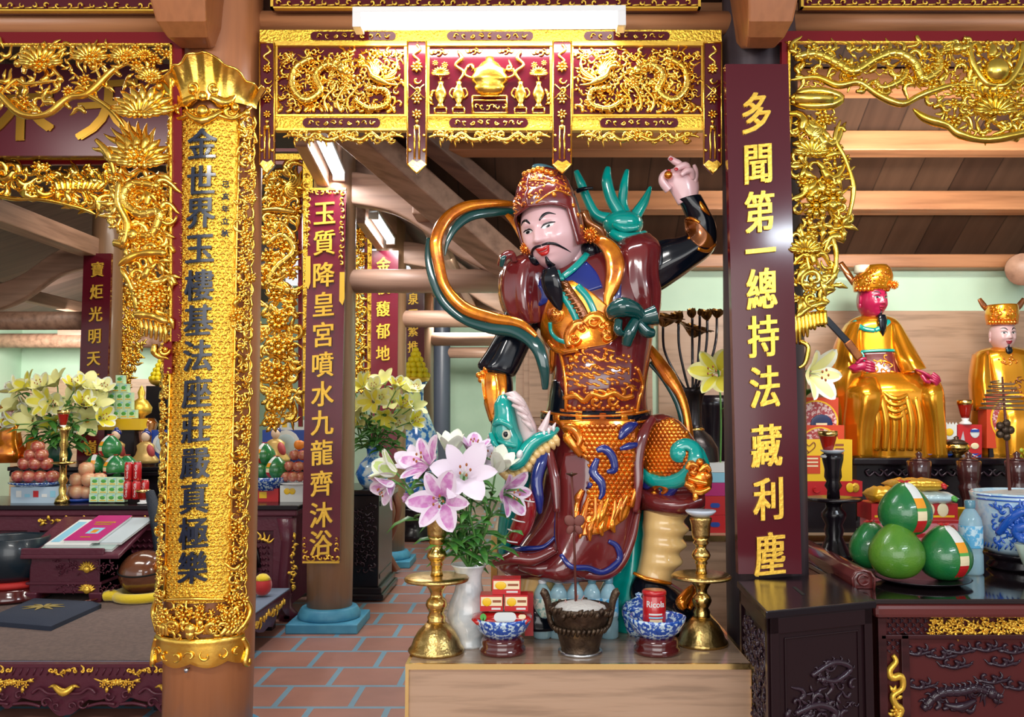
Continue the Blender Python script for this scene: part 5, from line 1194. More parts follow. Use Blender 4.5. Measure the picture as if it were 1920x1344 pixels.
def pom(b, x, y, d, r):
    c0 = P(x, y, d); a = M(r, d); b.ell(c0, a * .6)
    R = random.Random(int(x))
    for k in range(46):
        z = 1 - 2 * (k + .5) / 46; ph = k * 2.4; s_ = math.sqrt(1 - z * z); v = V((s_ * cos(ph), s_ * sin(ph), z)); b.tube([c0 + v * a * .5, c0 + v * a], [a * .13, a * .10], 5)
part('pompom', AMBER, lambda b: pom(b, 1106, 441, D - .17, 16)); part('pompom', AMBER, lambda b: pom(b, 987, 466, D - .17, 13))
def f(b):
    b.ell(P(1108, 470, D - .10), (M(20, D), .05, M(18, D)), None, 16, 10)
part('dark_hair_knot', BLACKL, f); part('dark_hair_knot', BLACKL, lambda b: b.ell(P(1003, 486, D - .13), (M(13, D), .04, M(13, D)), None, 16, 10))
part('ear_flap', BROWNGOLD, lambda b: body(b, [(1085, 400, 1104, 394, D - .1, .02), (1095, 420, 1112, 415, D - .1, .025), (1105, 440, 1136, 430, D - .08, .03), (1122, 470, 1140, 455, D - .06, .03)], None, 16, 4))
# collars
def f(b):
    ptube(b, [(1056, 518, D - .20), (1075, 503, D - .20), (1096, 482, D - .16), (1104, 470, D - .10)], 6.5, None, 10, 6, .5, (0, -1, .2)); ptube(b, [(1044, 508, D - .20), (1050, 520, D - .215), (1056, 520, D - .21)], 6, None, 10, 6, .5, (0, -1, .2))
part('teal_collar', TEAL, f)
def f(b):
    patch(b, BV, [(1056, 528, 1100, 492), (1066, 542, 1118, 512), (1088, 552, 1130, 540)], .010, 10, 4); patch(b, BV, [(1008, 502, 1040, 500), (1004, 525, 1048, 520), (1018, 552, 1046, 548), (1008, 575, 1022, 570)], .010, 8, 4)
part('blue_undercollar', NAVY, f)
# breastplate
CPROWS = [(1044, 532, 1074, 528), (1034, 552, 1108, 548), (1024, 580, 1140, 576), (1018, 610, 1158, 600), (1022, 636, 1162, 622), (1036, 654, 1150, 640), (1056, 662, 1136, 648)]
cp = MB(); patch(cp, BV, CPROWS, .016, 22, 5); CB = cp.bvh(); cp.build('breastplate', AMBER, gd)
def f(b):
    sstroke(b, CB, [(1044, 538), (1060, 560), (1076, 588), (1086, 612)], 7, None, .5, .003); sstroke(b, CB, [(1082, 536), (1100, 556), (1112, 580), (1118, 600)], 7, None, .5, .003); sstroke(b, CB, [(1032, 604), (1034, 622), (1046, 636), (1062, 642)], 4.5, None, .6, .003)
part('teal_strap', TEAL, f)
def f(b):
    sball(b, CB, 1042, 591, 13, None, .002, .6, (16, 9)); sball(b, CB, 1042, 590, 7, None, .014, .8, (12, 7)); sball(b, CB, 1042, 590, 18, None, 0, .2, (16, 7))
    for m_, pts in ((1, [(1070, 650), (1066, 630), (1078, 610), (1094, 606)]), (1, [(1094, 606), (1108, 594), (1124, 594), (1134, 606)]), (1, [(1134, 606), (1144, 612), (1140, 628), (1130, 622)])): sstroke(b, CB, pts, [8, 11, 9], None, .7, .006)
    for x, y, r, h in ((1078, 636, 12, 1), (1092, 614, 12, -1), (1112, 603, 12, 1), (1130, 612, 11, -1), (1138, 632, 9, 1)):
        sstroke(b, CB, [(x + r * (1 - .8 * t) * cos(h * t * 6), y + r * (1 - .8 * t) * sin(h * t * 6)) for t in (0, .2, .4, .6, .8, 1)], [3, 4, 5], None, 1., .012, 4)
    sstroke(b, CB, [(1028, 640), (1040, 654), (1062, 660), (1084, 654)], 6, None, .6, .002)
part('cloud_collar', AMBER, f)
def f(b):
    sstroke(b, CB, [(1056, 530), (1074, 556), (1090, 580), (1100, 604)], 9, None, .4, .002)
    for k in range(9): sstroke(b, CB, [(1058 + k * 5 - 8, 538 + k * 8), (1060 + k * 5, 536 + k * 8), (1058 + k * 5 + 8, 534 + k * 8)], 2.5, None, .9, .006, 3)
    sball(b, CB, 1050, 528, 8, None, .01); sstroke(b, CB, [(1044, 518), (1052, 530), (1066, 538)], 5, None, .8, .006)
part('laced_strip', BROWNGOLD, f)
# belly plate
def f(b):
    sscatter(b, BV, [(1062, 665), (1100, 655), (1150, 655), (1190, 668), (1198, 700), (1196, 740), (1060, 740), (1056, 700)], 13, 15, None, 'oosob', .36)
    sstroke(b, BV, [(1058, 746), (1080, 742), (1096, 752), (1110, 738), (1130, 744), (1150, 736), (1168, 746), (1186, 742)], 6, None, .7, .002)
    for x, y in ((1117, 752), (1148, 750)): sstroke(b, BV, [(x + 11 * (1 - .8 * t) * cos(t * 6), y + 11 * (1 - .8 * t) * sin(t * 6)) for t in (0, .2, .4, .6, .8, 1)], [3, 4, 5], None, 1., .003, 4)
    sstroke(b, BV, [(1052, 768), (1090, 774), (1140, 776), (1190, 770)], 5, None, .7, .002)
    for k in range(14): sball(b, BV, 1068 + k * 9, 762 + (k % 2) * 4, 5)
part('belly_plate_relief', AMBER, f)
def f(b):
    for pts in ([(1046, 640), (1058, 690), (1062, 730), (1062, 770)], [(1194, 690), (1204, 720), (1198, 745), (1192, 775)]): sstroke(b, BV, pts, 4, None, .8, .004)
    sstroke(b, BV, [(1038, 640), (1036, 690), (1026, 720), (1012, 745), (996, 758)], [5, 9, 9, 5], None, .6, .006)
part('gold_edging', AMBER, f)
part('black_side_panel', BLACKL, lambda b: patch(b, BV, [(1040, 712, 1046, 712), (1034, 735, 1058, 735), (1032, 758, 1060, 762), (1032, 770, 1060, 776)], .008, 8, 4))
# belt
bl = MB(); body(bl, [(1014, 772, 1220, 768, D - .02, .225), (1013, 782, 1220, 780, D - .02, .235), (1016, 795, 1218, 792, D - .02, .222)], None, 48, 3); BB = bl.bvh(); bl.build('belt', BLACKL, gd)
def f(b):
    for x in (1044, 1086, 1130, 1170): patch(b, BB, [(x - 6, 775, x + 6, 775), (x - 6, 790, x + 6, 790)], .006, 3, 3)
    sstroke(b, BB, [(1016, 772), (1060, 778), (1120, 780), (1180, 777), (1216, 770)], 2.5, None, .9, .002); sstroke(b, BB, [(1016, 788), (1060, 794), (1120, 796), (1180, 793), (1216, 788)], 2.5, None, .9, .002)
part('belt_plaque', AMBER, f)
# shoulder sash and bows
def f(b): ribbon(b, [(1108, 446, D - .14), (1128, 452, D - .18), (1146, 470, D - .20), (1154, 500, D - .21), (1148, 535, D - .22), (1140, 560, D - .22), (1143, 590, D - .22)], [7, 13, 17, 18, 14, 9, 3], None, .4)
part('gold_sash', AMBER, f)
part('blue_sash', NAVY, lambda b: ribbon(b, [(1160, 520, D - .19), (1156, 550, D - .20), (1153, 580, D - .2), (1162, 606, D - .2)], [5, 9, 9, 3], None, .4))
def f(b):
    ptube(b, [(1146, 598, D - .24), (1150, 584, D - .28), (1168, 576, D - .30), (1190, 582, D - .28), (1204, 596, D - .26)], [6, 16, 20, 16, 10]); ptube(b, [(1196, 600, D - .25), (1214, 594, D - .26), (1230, 590, D - .26)], [12, 16, 20])
    ptube(b, [(1192, 600, D - .28), (1180, 625, D - .29), (1174, 648, D - .28)], [10, 13, 9]); ptube(b, [(1160, 600, D - .29), (1158, 618, D - .30), (1166, 626, D - .29)], [8, 9, 6]); ptube(b, [(1196, 604, D - .27), (1212, 622, D - .26), (1226, 624, D - .25)], [9, 12, 8])
part('teal_bow', DTEAL, f)
# flying ribbon: gold outside, teal lining
def f(b):
    ribbon(b, [(962, 382, D + .06), (920, 381, D + .03), (872, 388, D), (836, 412, D - .02), (818, 450, D - .04), (822, 492, D - .04), (836, 540, D - .05), (872, 578, D - .07), (925, 596, D - .12), (975, 606, D - .2), (1006, 630, D - .24)], [5, 8, 11, 12, 12, 11, 10, 12, 11, 8, 4], None, .45, (0, -1, 0))
part('gold_ribbon', AMBER, f)
def f(b):
    ribbon(b, [(965, 396, D + .07), (925, 398, D + .05), (884, 404, D + .02), (856, 424, D), (840, 452, D - .01), (834, 480, D - .01)], [5, 9, 10, 8, 5, .6], None, .4, (0, -1, 0)); ribbon(b, [(804, 446, D - .01), (803, 480, D - .02), (812, 522, D - .03), (832, 566, D - .04), (870, 598, D - .06), (920, 614, D - .11), (970, 622, D - .19), (1006, 648, D - .24), (1020, 690, D - .25), (1022, 730, D - .22)], [4, 7, 9, 9, 9, 12, 13, 13, 10, 5], None, .4, (0, -1, 0))
part('teal_ribbon', DTEAL, f)
part('gold_tassel_ribbon', AMBER, lambda b: ribbon(b, [(950, 402, D - .05), (966, 418, D - .08), (978, 440, D - .1), (984, 458, D - .1)], [4, 8, 8, 4], None, .4))
part('gold_ribbon', AMBER, lambda b: ribbon(b, [(1216, 650, D - .06), (1234, 676, D - .02), (1254, 705, D), (1276, 740, D), (1288, 780, D), (1292, 830, D), (1286, 850, D)], [7, 12, 14, 9, 7, 9, 6], None, .4))
part('teal_ribbon', DTEAL, lambda b: ribbon(b, [(1218, 680, D + .02), (1244, 706, D + .03), (1268, 744, D + .03), (1280, 780, D + .03), (1280, 820, D + .03)], [5, 8, 9, 9, 4], None, .4))
# jade flame-shaped bow behind the shoulder
def f(b):
    dd = D + .10
    ptube(b, [(1080, 320, dd), (1090, 345, dd), (1102, 375, dd), (1118, 402, dd), (1145, 412, dd)], [5, 9, 9, 10, 14]); ptube(b, [(1140, 313, dd), (1138, 340, dd), (1146, 372, dd), (1162, 400, dd), (1172, 425, dd)], [5, 11, 12, 13, 18])
    ptube(b, [(1176, 318, dd + .02), (1170, 350, dd + .02), (1168, 385, dd + .02), (1180, 420, dd)], [4, 9, 10, 14]); ptube(b, [(1220, 350, dd), (1208, 378, dd), (1192, 405, dd), (1184, 432, dd)], [3, 9, 12, 18])
    b.ell(P(1168, 420, dd - .02), (M(40, D), .09, M(26, D)), None, 20, 12); ptube(b, [(1146, 436, dd - .08), (1165, 445, dd - .10), (1190, 446, dd - .1), (1210, 438, dd - .06)], [8, 11, 11, 7]); ptube(b, [(1150, 420, dd - .09), (1170, 428, dd - .11), (1196, 426, dd - .1)], [5, 8, 6])
part('jade_bow', TEAL, f)
part('hairpin', BLACKL, lambda b: ptube(b, [(1082, 358, D + .05), (1096, 354, D + .03), (1112, 352, D + .02)], [5, 4, 2]))
# skirts
sk = MB(); body(sk, [(1018, 784, 1216, 782, D - .02, .20), (1018, 830, 1212, 835, D - .03, .22), (1010, 890, 1206, 895, D - .03, .24), (998, 952, 1198, 955, D - .04, .25), (960, 1010, 1186, 1012, D - .05, .27), (926, 1052, 1168, 1056, D - .06, .28), (940, 1070, 1156, 1078, D - .05, .25)], None, 64, 5, (0, .075), 7); SB = sk.bvh(); sk.build('robe_skirt', ROBE, gd)
fl = MB(); patch(fl, SB, [(1062, 850, 1150, 840), (1048, 910, 1190, 890), (1044, 970, 1196, 960), (1046, 1020, 1186, 1020), (1060, 1058, 1170, 1056), (1090, 1080, 1140, 1080)], .022, 20, 5); FL = fl.bvh(); fl.build('front_lappet', ROBE, gd)
def f(b):
    sstroke(b, SB, [(930, 1052), (950, 1036), (985, 1030), (1020, 1026), (1042, 1008)], [3, 6, 5, 4, 3], None, .6, .012); sstroke(b, FL, [(1052, 1040), (1070, 1062), (1100, 1064), (1130, 1072), (1160, 1050), (1156, 1024), (1140, 1014)], [4, 5, 6, 6, 8, 6, 4], None, .5, .006); sstroke(b, SB, [(1058, 1050), (1044, 1010), (1044, 960)], [3, 4, 3], None, .6, .008)
part('blue_lining', NAVY, f)
def f(b):
    ptube(b, [(925, 1056, D - .3), (960, 1046, D - .34), (1000, 1048, D - .34), (1040, 1030, D - .33)], [6, 12, 12, 8]); ptube(b, [(975, 1060, D - .27), (1010, 1066, D - .3), (1050, 1062, D - .3), (1090, 1075, D - .3), (1135, 1078, D - .28), (1165, 1055, D - .26), (1185, 1010, D - .24), (1196, 960, D - .22)], [10, 14, 12, 10, 10, 9, 8, 5]); ptube(b, [(1020, 790, D - .2), (1030, 850, D - .26), (1040, 900, D - .29), (1044, 960, D - .31)], [6, 9, 10, 6])
part('robe_hem', ROBE, f)
APR = [(1052, 792, 1180, 790), (1066, 815, 1206, 812), (1090, 850, 1206, 845), (1108, 885, 1204, 880), (1104, 920, 1192, 918), (1092, 955, 1182, 950), (1084, 985, 1176, 975), (1086, 1006, 1130, 1000)]
apn = MB(); patch(apn, FL, APR[:0] or [(1104, 850, 1190, 845), (1106, 885, 1192, 880), (1104, 920, 1188, 918), (1092, 955, 1180, 950), (1084, 985, 1168, 975), (1086, 1006, 1124, 1000)], .012, 14, 4); patch(apn, SB, [(1050, 790, 1182, 788), (1064, 815, 1190, 812), (1086, 848, 1190, 845), (1104, 866, 1190, 862)], .034, 14, 4); AB = apn.bvh(); apn.build('scaled_apron', AMBER, gd)
def f(b):
    scales(b, AB, [(1085, 796), (1180, 792), (1190, 815), (1190, 880), (1186, 940), (1150, 965), (1094, 965), (1108, 900), (1100, 850)], 10)
    for k in range(7): sstroke(b, AB, [(1176 - k * 12, 926 + (k * 5) % 11), (1164 - k * 12 + (k % 3) * 5, 952 + k * 4), (1162 - k * 11 - (k % 2) * 8, 978 + (k * 7) % 17)], [3, 8 - k % 3, 2], None, .8, .006)
    for pts, r in (([(1058, 800), (1078, 806), (1088, 826), (1076, 846), (1066, 834)], [6, 10, 9, 7, 4]), ([(1066, 812), (1064, 840), (1074, 862), (1086, 868), (1092, 850)], [6, 9, 10, 8, 4]), ([(1196, 850), (1206, 870), (1200, 900), (1188, 905)], [5, 8, 7, 3]), ([(1192, 905), (1192, 935), (1180, 950)], [4, 7, 3])): sstroke(b, AB, pts, r, None, .7, .010)
    for x0, y0, x1, y1 in ((1100, 960, 1088, 1010), (1112, 968, 1104, 1014), (1086, 940, 1084, 985), (1128, 975, 1126, 1004), (1146, 970, 1150, 998), (1094, 918, 1086, 950)): sstroke(b, FL, [(x0, y0), ((x0 + x1) / 2 - 4, (y0 + y1) / 2), (x1, y1)], [4, 8, 2], None, .8, .016)
part('scales', AMBER, f)
def f(b):
    for pts, r in (([(1160, 824), (1172, 806), (1192, 794), (1216, 784)], [3, 10, 11, 4]), ([(1160, 842), (1180, 836), (1202, 832)], [3, 8, 3]), ([(1118, 846), (1132, 842), (1146, 856), (1150, 880), (1136, 884)], [4, 9, 9, 8, 3]), ([(1120, 860), (1112, 885), (1126, 905), (1128, 925), (1122, 936)], [5, 9, 9, 6, 2]), ([(1108, 905), (1100, 925), (1090, 945)], [3, 6, 2]), ([(1200, 905), (1206, 935), (1200, 960)], [2, 6, 2]), ([(1216, 788), (1234, 778), (1252, 784)], [3, 7, 2])): sstroke(b, AB, pts, r, None, .6, .012)
part('blue_leaf', NAVY, f)
def f(b): body(b, [(1165, 885, 1214, 885, D + .06, .1), (1155, 980, 1216, 980, D + .06, .12), (1145, 1060, 1212, 1060, D + .04, .14), (1120, 1120, 1220, 1110, D + .02, .16), (1105, 1172, 1246, 1172, D, .18)], None, 40, 4, (.04, .08), 7)
part('teal_underskirt', TEAL, f)
# bent leg
th_ = MB(); body(th_, [(1206, 786, 1196, 940, D - .02, .15), (1236, 775, 1238, 945, D - .06, .17), (1270, 786, 1284, 938, D - .10, .17), (1300, 822, 1314, 930, D - .14, .14), (1320, 862, 1332, 918, D - .17, .08)], None, 40, 6); TB = th_.bvh(); th_.build('thigh', ROBE, gd)
def f(b): patch(b, TB, [(1216, 800, 1258, 784), (1211, 830, 1288, 812), (1207, 860, 1300, 846), (1214, 884, 1290, 876), (1232, 896, 1270, 894)], .006, 12, 4); scales(b, TB, [(1214, 802), (1258, 786), (1288, 812), (1302, 846), (1286, 880), (1250, 894), (1216, 884), (1207, 860)], 8, None, .008)
part('thigh_scales', AMBER, f)
part('robe_strip', ROBE, lambda b: ptube(b, [(1226, 782, D - .17), (1206, 815, D - .22), (1197, 860, D - .24), (1197, 905, D - .25), (1192, 960, D - .25)], [7, 11, 10, 9, 6], None, 12, 6, .6, (0, -1, 0)))
def f(b):
    sstroke(b, TB, [(1202, 882), (1220, 898), (1250, 904), (1282, 894), (1302, 868), (1302, 844), (1286, 834), (1270, 842), (1270, 855), (1282, 858)], [9, 13, 14, 14, 14, 12, 12, 12, 9], None, .45, .010); sball(b, TB, 1273, 850, 15, None, .010, .5); sstroke(b, TB, [(1300, 836), (1314, 850), (1326, 872)], [7, 11, 5], None, .6, .006)
part('teal_thigh_scroll', TEAL, f)
def f(b):
    sstroke(b, TB, [(1200, 900), (1212, 908), (1226, 902)], [8, 10, 5], None, .6, .006); sstroke(b, TB, [(1238, 920), (1252, 925), (1264, 912), (1272, 902)], [5, 9, 9, 4], None, .6, .008)
part('blue_thigh_trim', NAVY, f)
def f(b):
    kd = D - .31
    b.ell(P(1308, 896, kd + .06), (M(26, D), .08, M(30, D)), None, 18, 12)
    for x, y, r in ((1300, 886, 9), (1318, 880, 8), (1326, 892, 8), (1296, 872, 9), (1312, 866, 7)): b.ell(P(x, y, kd), M(r, D))
    for pts, r in (([(1284, 906), (1296, 912), (1304, 926)], [5, 8, 3]), ([(1290, 896), (1306, 902), (1326, 906)], [4, 6, 4]), ([(1296, 918), (1314, 922), (1332, 914)], [4, 7, 3]), ([(1288, 880), (1294, 870), (1306, 874), (1300, 884)], [4, 6, 5, 3]), ([(1310, 884), (1324, 874), (1332, 884)], [4, 6, 3]), ([(1302, 924), (1304, 932), (1300, 938)], [4, 6, 2])): ptube(b, [(x, y, kd - .02) for x, y in pts], r)
    for pts, r in (([(1228, 912), (1240, 906), (1250, 914), (1242, 922)], [5, 6, 6, 3]), ([(1226, 918), (1236, 932), (1252, 938), (1262, 942)], [5, 7, 6, 2])): sstroke(b, TB, pts, r, None, .8, .014)
part('lion_mask_knee', AMBER, f)
part('thigh_drape', ROBE, lambda b: body(b, [(1196, 905, 1200, 955, D - .06, .12), (1230, 918, 1232, 966, D - .10, .14), (1270, 920, 1276, 968, D - .13, .14), (1314, 915, 1316, 952, D - .15, .1)], None, 28, 4, (0, .03), 6))
def f(b):
    cd = D - .10
    body(b, [(1214, 938, 1276, 944, cd, .08), (1207, 956, 1290, 962, cd, .10), (1206, 972, 1282, 977, cd, .094), (1204, 986, 1292, 992, cd, .103), (1205, 1002, 1280, 1007, cd, .092), (1203, 1016, 1288, 1022, cd, .10), (1202, 1032, 1274, 1037, cd, .086), (1199, 1048, 1280, 1054, cd, .095), (1196, 1064, 1264, 1070, cd, .082), (1190, 1086, 1258, 1096, cd, .088)], None, 36, 5)
part('yellow_trouser_leg', CREAM, f)
def f(b): body(b, [(1190, 1076, 1258, 1092, D - .10, .10), (1180, 1098, 1284, 1108, D - .11, .12), (1180, 1122, 1304, 1124, D - .14, .13), (1188, 1146, 1312, 1144, D - .15, .14), (1196, 1160, 1314, 1158, D - .15, .14)], None, 32, 4)
part('boot', BLACKL, f)
def f(b): ptube(b, [(1188, 1074, D - .19), (1210, 1084, D - .215), (1236, 1090, D - .21), (1258, 1094, D - .19)], [3, 4, 4, 3]); ptube(b, [(1298, 1098, D - .22), (1290, 1112, D - .25), (1278, 1130, D - .28), (1284, 1142, D - .29)], [4, 10, 12, 5]); ptube(b, [(1304, 1104, D - .22), (1302, 1122, D - .25), (1292, 1142, D - .28)], [3, 7, 4])
part('boot_trim', AMBER, f)
part('boot_sole', mat('dull_red_sole', (.14, .02, .02), .3, coat=.4), lambda b: body(b, [(1196, 1156, 1314, 1154, D - .15, .145), (1198, 1172, 1312, 1170, D - .15, .145)], None, 28, 2))
part('yellow_trouser_leg', CREAM, lambda b: body(b, [(982, 1050, 1050, 1056, D - .14, .1), (974, 1085, 1044, 1085, D - .14, .1), (968, 1115, 1040, 1115, D - .14, .1)], None, 28, 4))
part('boot', BLACKL, lambda b: body(b, [(962, 1112, 1046, 1112, D - .14, .11), (955, 1140, 1060, 1140, D - .16, .14), (955, 1170, 1066, 1170, D - .16, .15)], None, 28, 4))
def f(b):
    for x, y, rx, rz_, dd in ((1290, 1168, 34, 20, .02), (1190, 1170, 40, 24, .0), (1110, 1172, 50, 18, .02), (1020, 1172, 60, 14, .05), (1316, 1178, 18, 10, -.05)): b.ell(P(x, y, D + dd), (M(rx, D), .14, M(rz_, D)), None, 20, 10)
part('wave_base', TEAL, f)
# ---------------------------------------------------------------- the dragon at its side
DD = 4.22
dg = thing('dragon_statue', 'teal painted dragon with gaping pale mouth rearing against the guardian statue', 'statue', V((P(960, 1000, DD).x, DD + .1, TZ0)))
def dp(nm, m, fn): b = MB(); fn(b); return b.build(nm, m, dg)
def f(b):
    body(b, [(934, 742, 950, 738, DD, .03), (926, 758, 962, 752, DD, .06), (926, 778, 968, 778, DD, .07), (921, 798, 974, 802, DD, .08), (920, 822, 984, 826, DD, .085), (930, 846, 984, 848, DD, .08), (948, 862, 976, 860, DD + .02, .05)], None, 30, 5)
    for pts, r in (([(926, 796, DD - .06), (936, 790, DD - .085), (950, 794, DD - .09), (960, 804, DD - .09)], [4, 6, 6, 4]), ([(920, 812, DD - .06), (926, 830, DD - .08), (938, 842, DD - .09)], [4, 6, 4]), ([(934, 826, DD - .08), (950, 832, DD - .1), (968, 836, DD - .09)], [3, 5, 4])): ptube(b, pts, r)
dp('head', TEAL, f)
EYW = mat('dragon_eye_cream', (.75, .70, .55), .15, coat=.8)
e_ = dp('eye', EYW, lambda b: b.ell(P(950, 815, DD - .085), (M(9, DD), .02, M(10, DD)), None, 16, 10))
b = MB(); b.ell(P(948, 814, DD - .103), (M(4.5, DD), .008, M(5.5, DD)), None, 12, 8); b.build('pupil', BLACKL, e_)
PINKM = mat('pale_pink_mouth', (.74, .58, .58), .25, coat=.6)
def f(b):
    body(b, [(944, 738, 966, 732, DD - .02, .03), (958, 752, 984, 750, DD - .02, .05), (966, 775, 998, 780, DD - .01, .06), (972, 805, 1008, 806, DD - .0, .06), (980, 830, 1004, 832, DD, .05)], None, 24, 5)
    for k in range(4): ptube(b, [(952 + k * 9, 745 + k * 14, DD - .06), (968 + k * 8, 752 + k * 15, DD - .075), (984 + k * 5, 762 + k * 15, DD - .06)], [3, 5, 3], None, 8)
    body(b, [(984, 836, 1000, 832, DD - .01, .04), (996, 822, 1016, 826, DD - .02, .04), (1012, 806, 1036, 814, DD - .03, .035), (1030, 796, 1046, 806, DD - .03, .025)], None, 18, 5)
    ptube(b, [(1016, 808, DD - .05), (1024, 790, DD - .055), (1031, 770, DD - .055)], [9, 6, 1]); ptube(b, [(1036, 804, DD - .05), (1042, 792, DD - .05)], [5, 1])
dp('mouth', PINKM, f)
def f(b):
    ptube(b, [(1047, 803, DD - .03), (1030, 815, DD - .05), (1008, 824, DD - .06), (990, 840, DD - .06), (976, 862, DD - .07), (962, 870, DD - .07), (954, 866, DD - .06)], [4, 10, 13, 14, 14, 14, 9])
    for k in range(6): b.ell(P(1038 - k * 9, 803 + k * 5, DD - .075), (M(3, DD), .008, M(6, DD)), None, 8, 6, WHITE)
    b.ell(P(974, 852, DD - .11), (M(6, DD), .015, M(9, DD)), Euler((0, .4, 0)).to_matrix(), 10, 8, WHITE)
dp('lower_jaw', TEAL, f)
def f(b):
    pts = cr([(1042, 824), (1024, 838), (1006, 850), (990, 872), (972, 890), (948, 890), (938, 878)], 4)
    for i in range(0, len(pts) - 1, 2):
        x, y = pts[i]; ptube(b, [(x - 3, y - 6, DD - .04), (x + 1, y + 2, DD - .055), (x + 5, y + 12, DD - .04)], [7, 8, 2], None, 8)
    ptube(b, [(x, y - 4, DD - .03) for x, y in pts[::3]], 8)
dp('frill', CREAM, f)
dp('neck', TEAL, lambda b: body(b, [(950, 880, 1000, 885, DD + .08, .09), (944, 920, 990, 925, DD + .10, .09), (936, 965, 975, 972, DD + .12, .08), (932, 1010, 962, 1016, DD + .13, .07), (935, 1040, 950, 1042, DD + .13, .05)], None, 24, 5))
def f(b):
    body(b, [(984, 918, 998, 920, DD - .10, .03), (974, 945, 1006, 952, DD - .10, .05), (960, 980, 998, 990, DD - .08, .05), (946, 1014, 976, 1022, DD - .06, .04)], None, 24, 5)
dp('red_belly', mat('dragon_red', (.28, .008, .014), .15, coat=1.), f)
def f(b):
    for k in range(5): y = 938 + k * 19; x = 988 - k * 8; ptube(b, [(x - 12, y - 3, DD - .135), (x, y + 1, DD - .15), (x + 14, y + 3, DD - .13)], 1.4, None, 6)
dp('belly_band', WHITE, f)
dp('blue_mane', NAVY, lambda b: ptube(b, [(1026, 842, DD - .03), (1014, 868, DD - .05), (1006, 900, DD - .07), (1010, 935, DD - .08), (1012, 962, DD - .06)], [6, 12, 12, 10, 4]))
dp('teal_fin', DTEAL, lambda b: ptube(b, [(1036, 830, DD + .04), (1030, 856, DD + .05), (1016, 890, DD + .06), (1012, 930, DD + .07)], [3, 5, 5, 3]))
def f(b):
    for k in range(4): ptube(b, [(914 + k * 1, 846 - k * 9, DD + .05), (922, 842 - k * 9, DD + .03), (930, 838 - k * 8, DD + .03)], 4, WHITE if k % 2 else mat('rose_stripe', (.6, .2, .25), .2), 8)
dp('striped_whisker', WHITE, f)
# ================================================================ offerings
def L1(b, prof, c, m=None, n=28, R=None, rf=None): b.lathe(prof, n, c, R, m, 1, 1, rf)
def pxprof(pr, d): return [(M(r, d), M(h, d)) for r, h in pr]
def solo(name, label, cat, m, fn, group=None, **k):
    b = MB(); fn(b); return tag(b.build(name, m, None, **k), label, cat, group)
def carton(name, lb, x0, y0, x1, y1, d, dep, m, deco=None, group=None, cat='box'):
    c = Carver(d); c.rect(x0, y0, x1, y1, dep, m)
    if deco: deco(c)
    return tag(c.mb.build(name, m, None, bevel=0), lb, cat, group)
def col(name, c, r=.35, **k): return mat(name, c, r, **k)
CRED = col('box_red', (.52, .012, .015)); CORG = col('box_orange_red', (.62, .055, .012)); CYEL = col('box_yellow', (.85, .52, .01)); CWHT = col('box_white', (.72, .74, .72)); CBLU = col('box_blue', (.015, .06, .35)); CNAV = col('box_navy', (.01, .02, .10)); CMAG = col('box_magenta', (.45, .012, .16)); CCRM = col('box_cream', (.85, .72, .45)); CGRN = col('label_green', (.08, .38, .06)); COR = col('print_orange', (.85, .33, .02)); CTEA = col('tea_box_green', (.55, .78, .50)); CSKY = col('box_sky', (.25, .55, .70)); CBRN = col('print_brown', (.30, .08, .03)); CPNK = col('box_pink', (.75, .25, .28))
def porc(n, L, b, coords, noise, ramp): L.new(ramp(noise(60, coords((1, 1, 1)), 3), [(.40, (.62, .76, .85)), (.46, (.50, .68, .82)), (.49, (.02, .10, .48)), (.75, (.012, .05, .30))]), b.inputs['Base Color'])
PORC = mat('blue_white_porcelain', (.5, .6, .8), .12, coat=.6, fn=porc)
def porc2(n, L, b, coords, noise, ramp): L.new(ramp(noise(15, coords((1, 1, 1)), 5), [(.40, (.72, .84, .90)), (.47, (.52, .74, .90)), (.52, (.03, .22, .68)), (.75, (.015, .08, .42))]), b.inputs['Base Color'])
PORC2 = mat('blue_white_porcelain_large', (.5, .6, .8), .12, coat=.6, fn=porc2)
def brassf(n, L, b, coords, noise, ramp): pass
ABR = mat('aged_brass', (.80, .54, .16), .2, 1.0, var=(30, (.58, .36, .09), .45, .7), bump=(70, .15))
EBR = mat('engraved_brass', (.66, .46, .17), .28, 1.0, var=(60, (.50, .34, .11), .42, .62), bump=(90, .22))
def Q(px, d, z): p = P(px, 900, d); return V((p.x, d, z))   # stand something at column px, distance d, height z
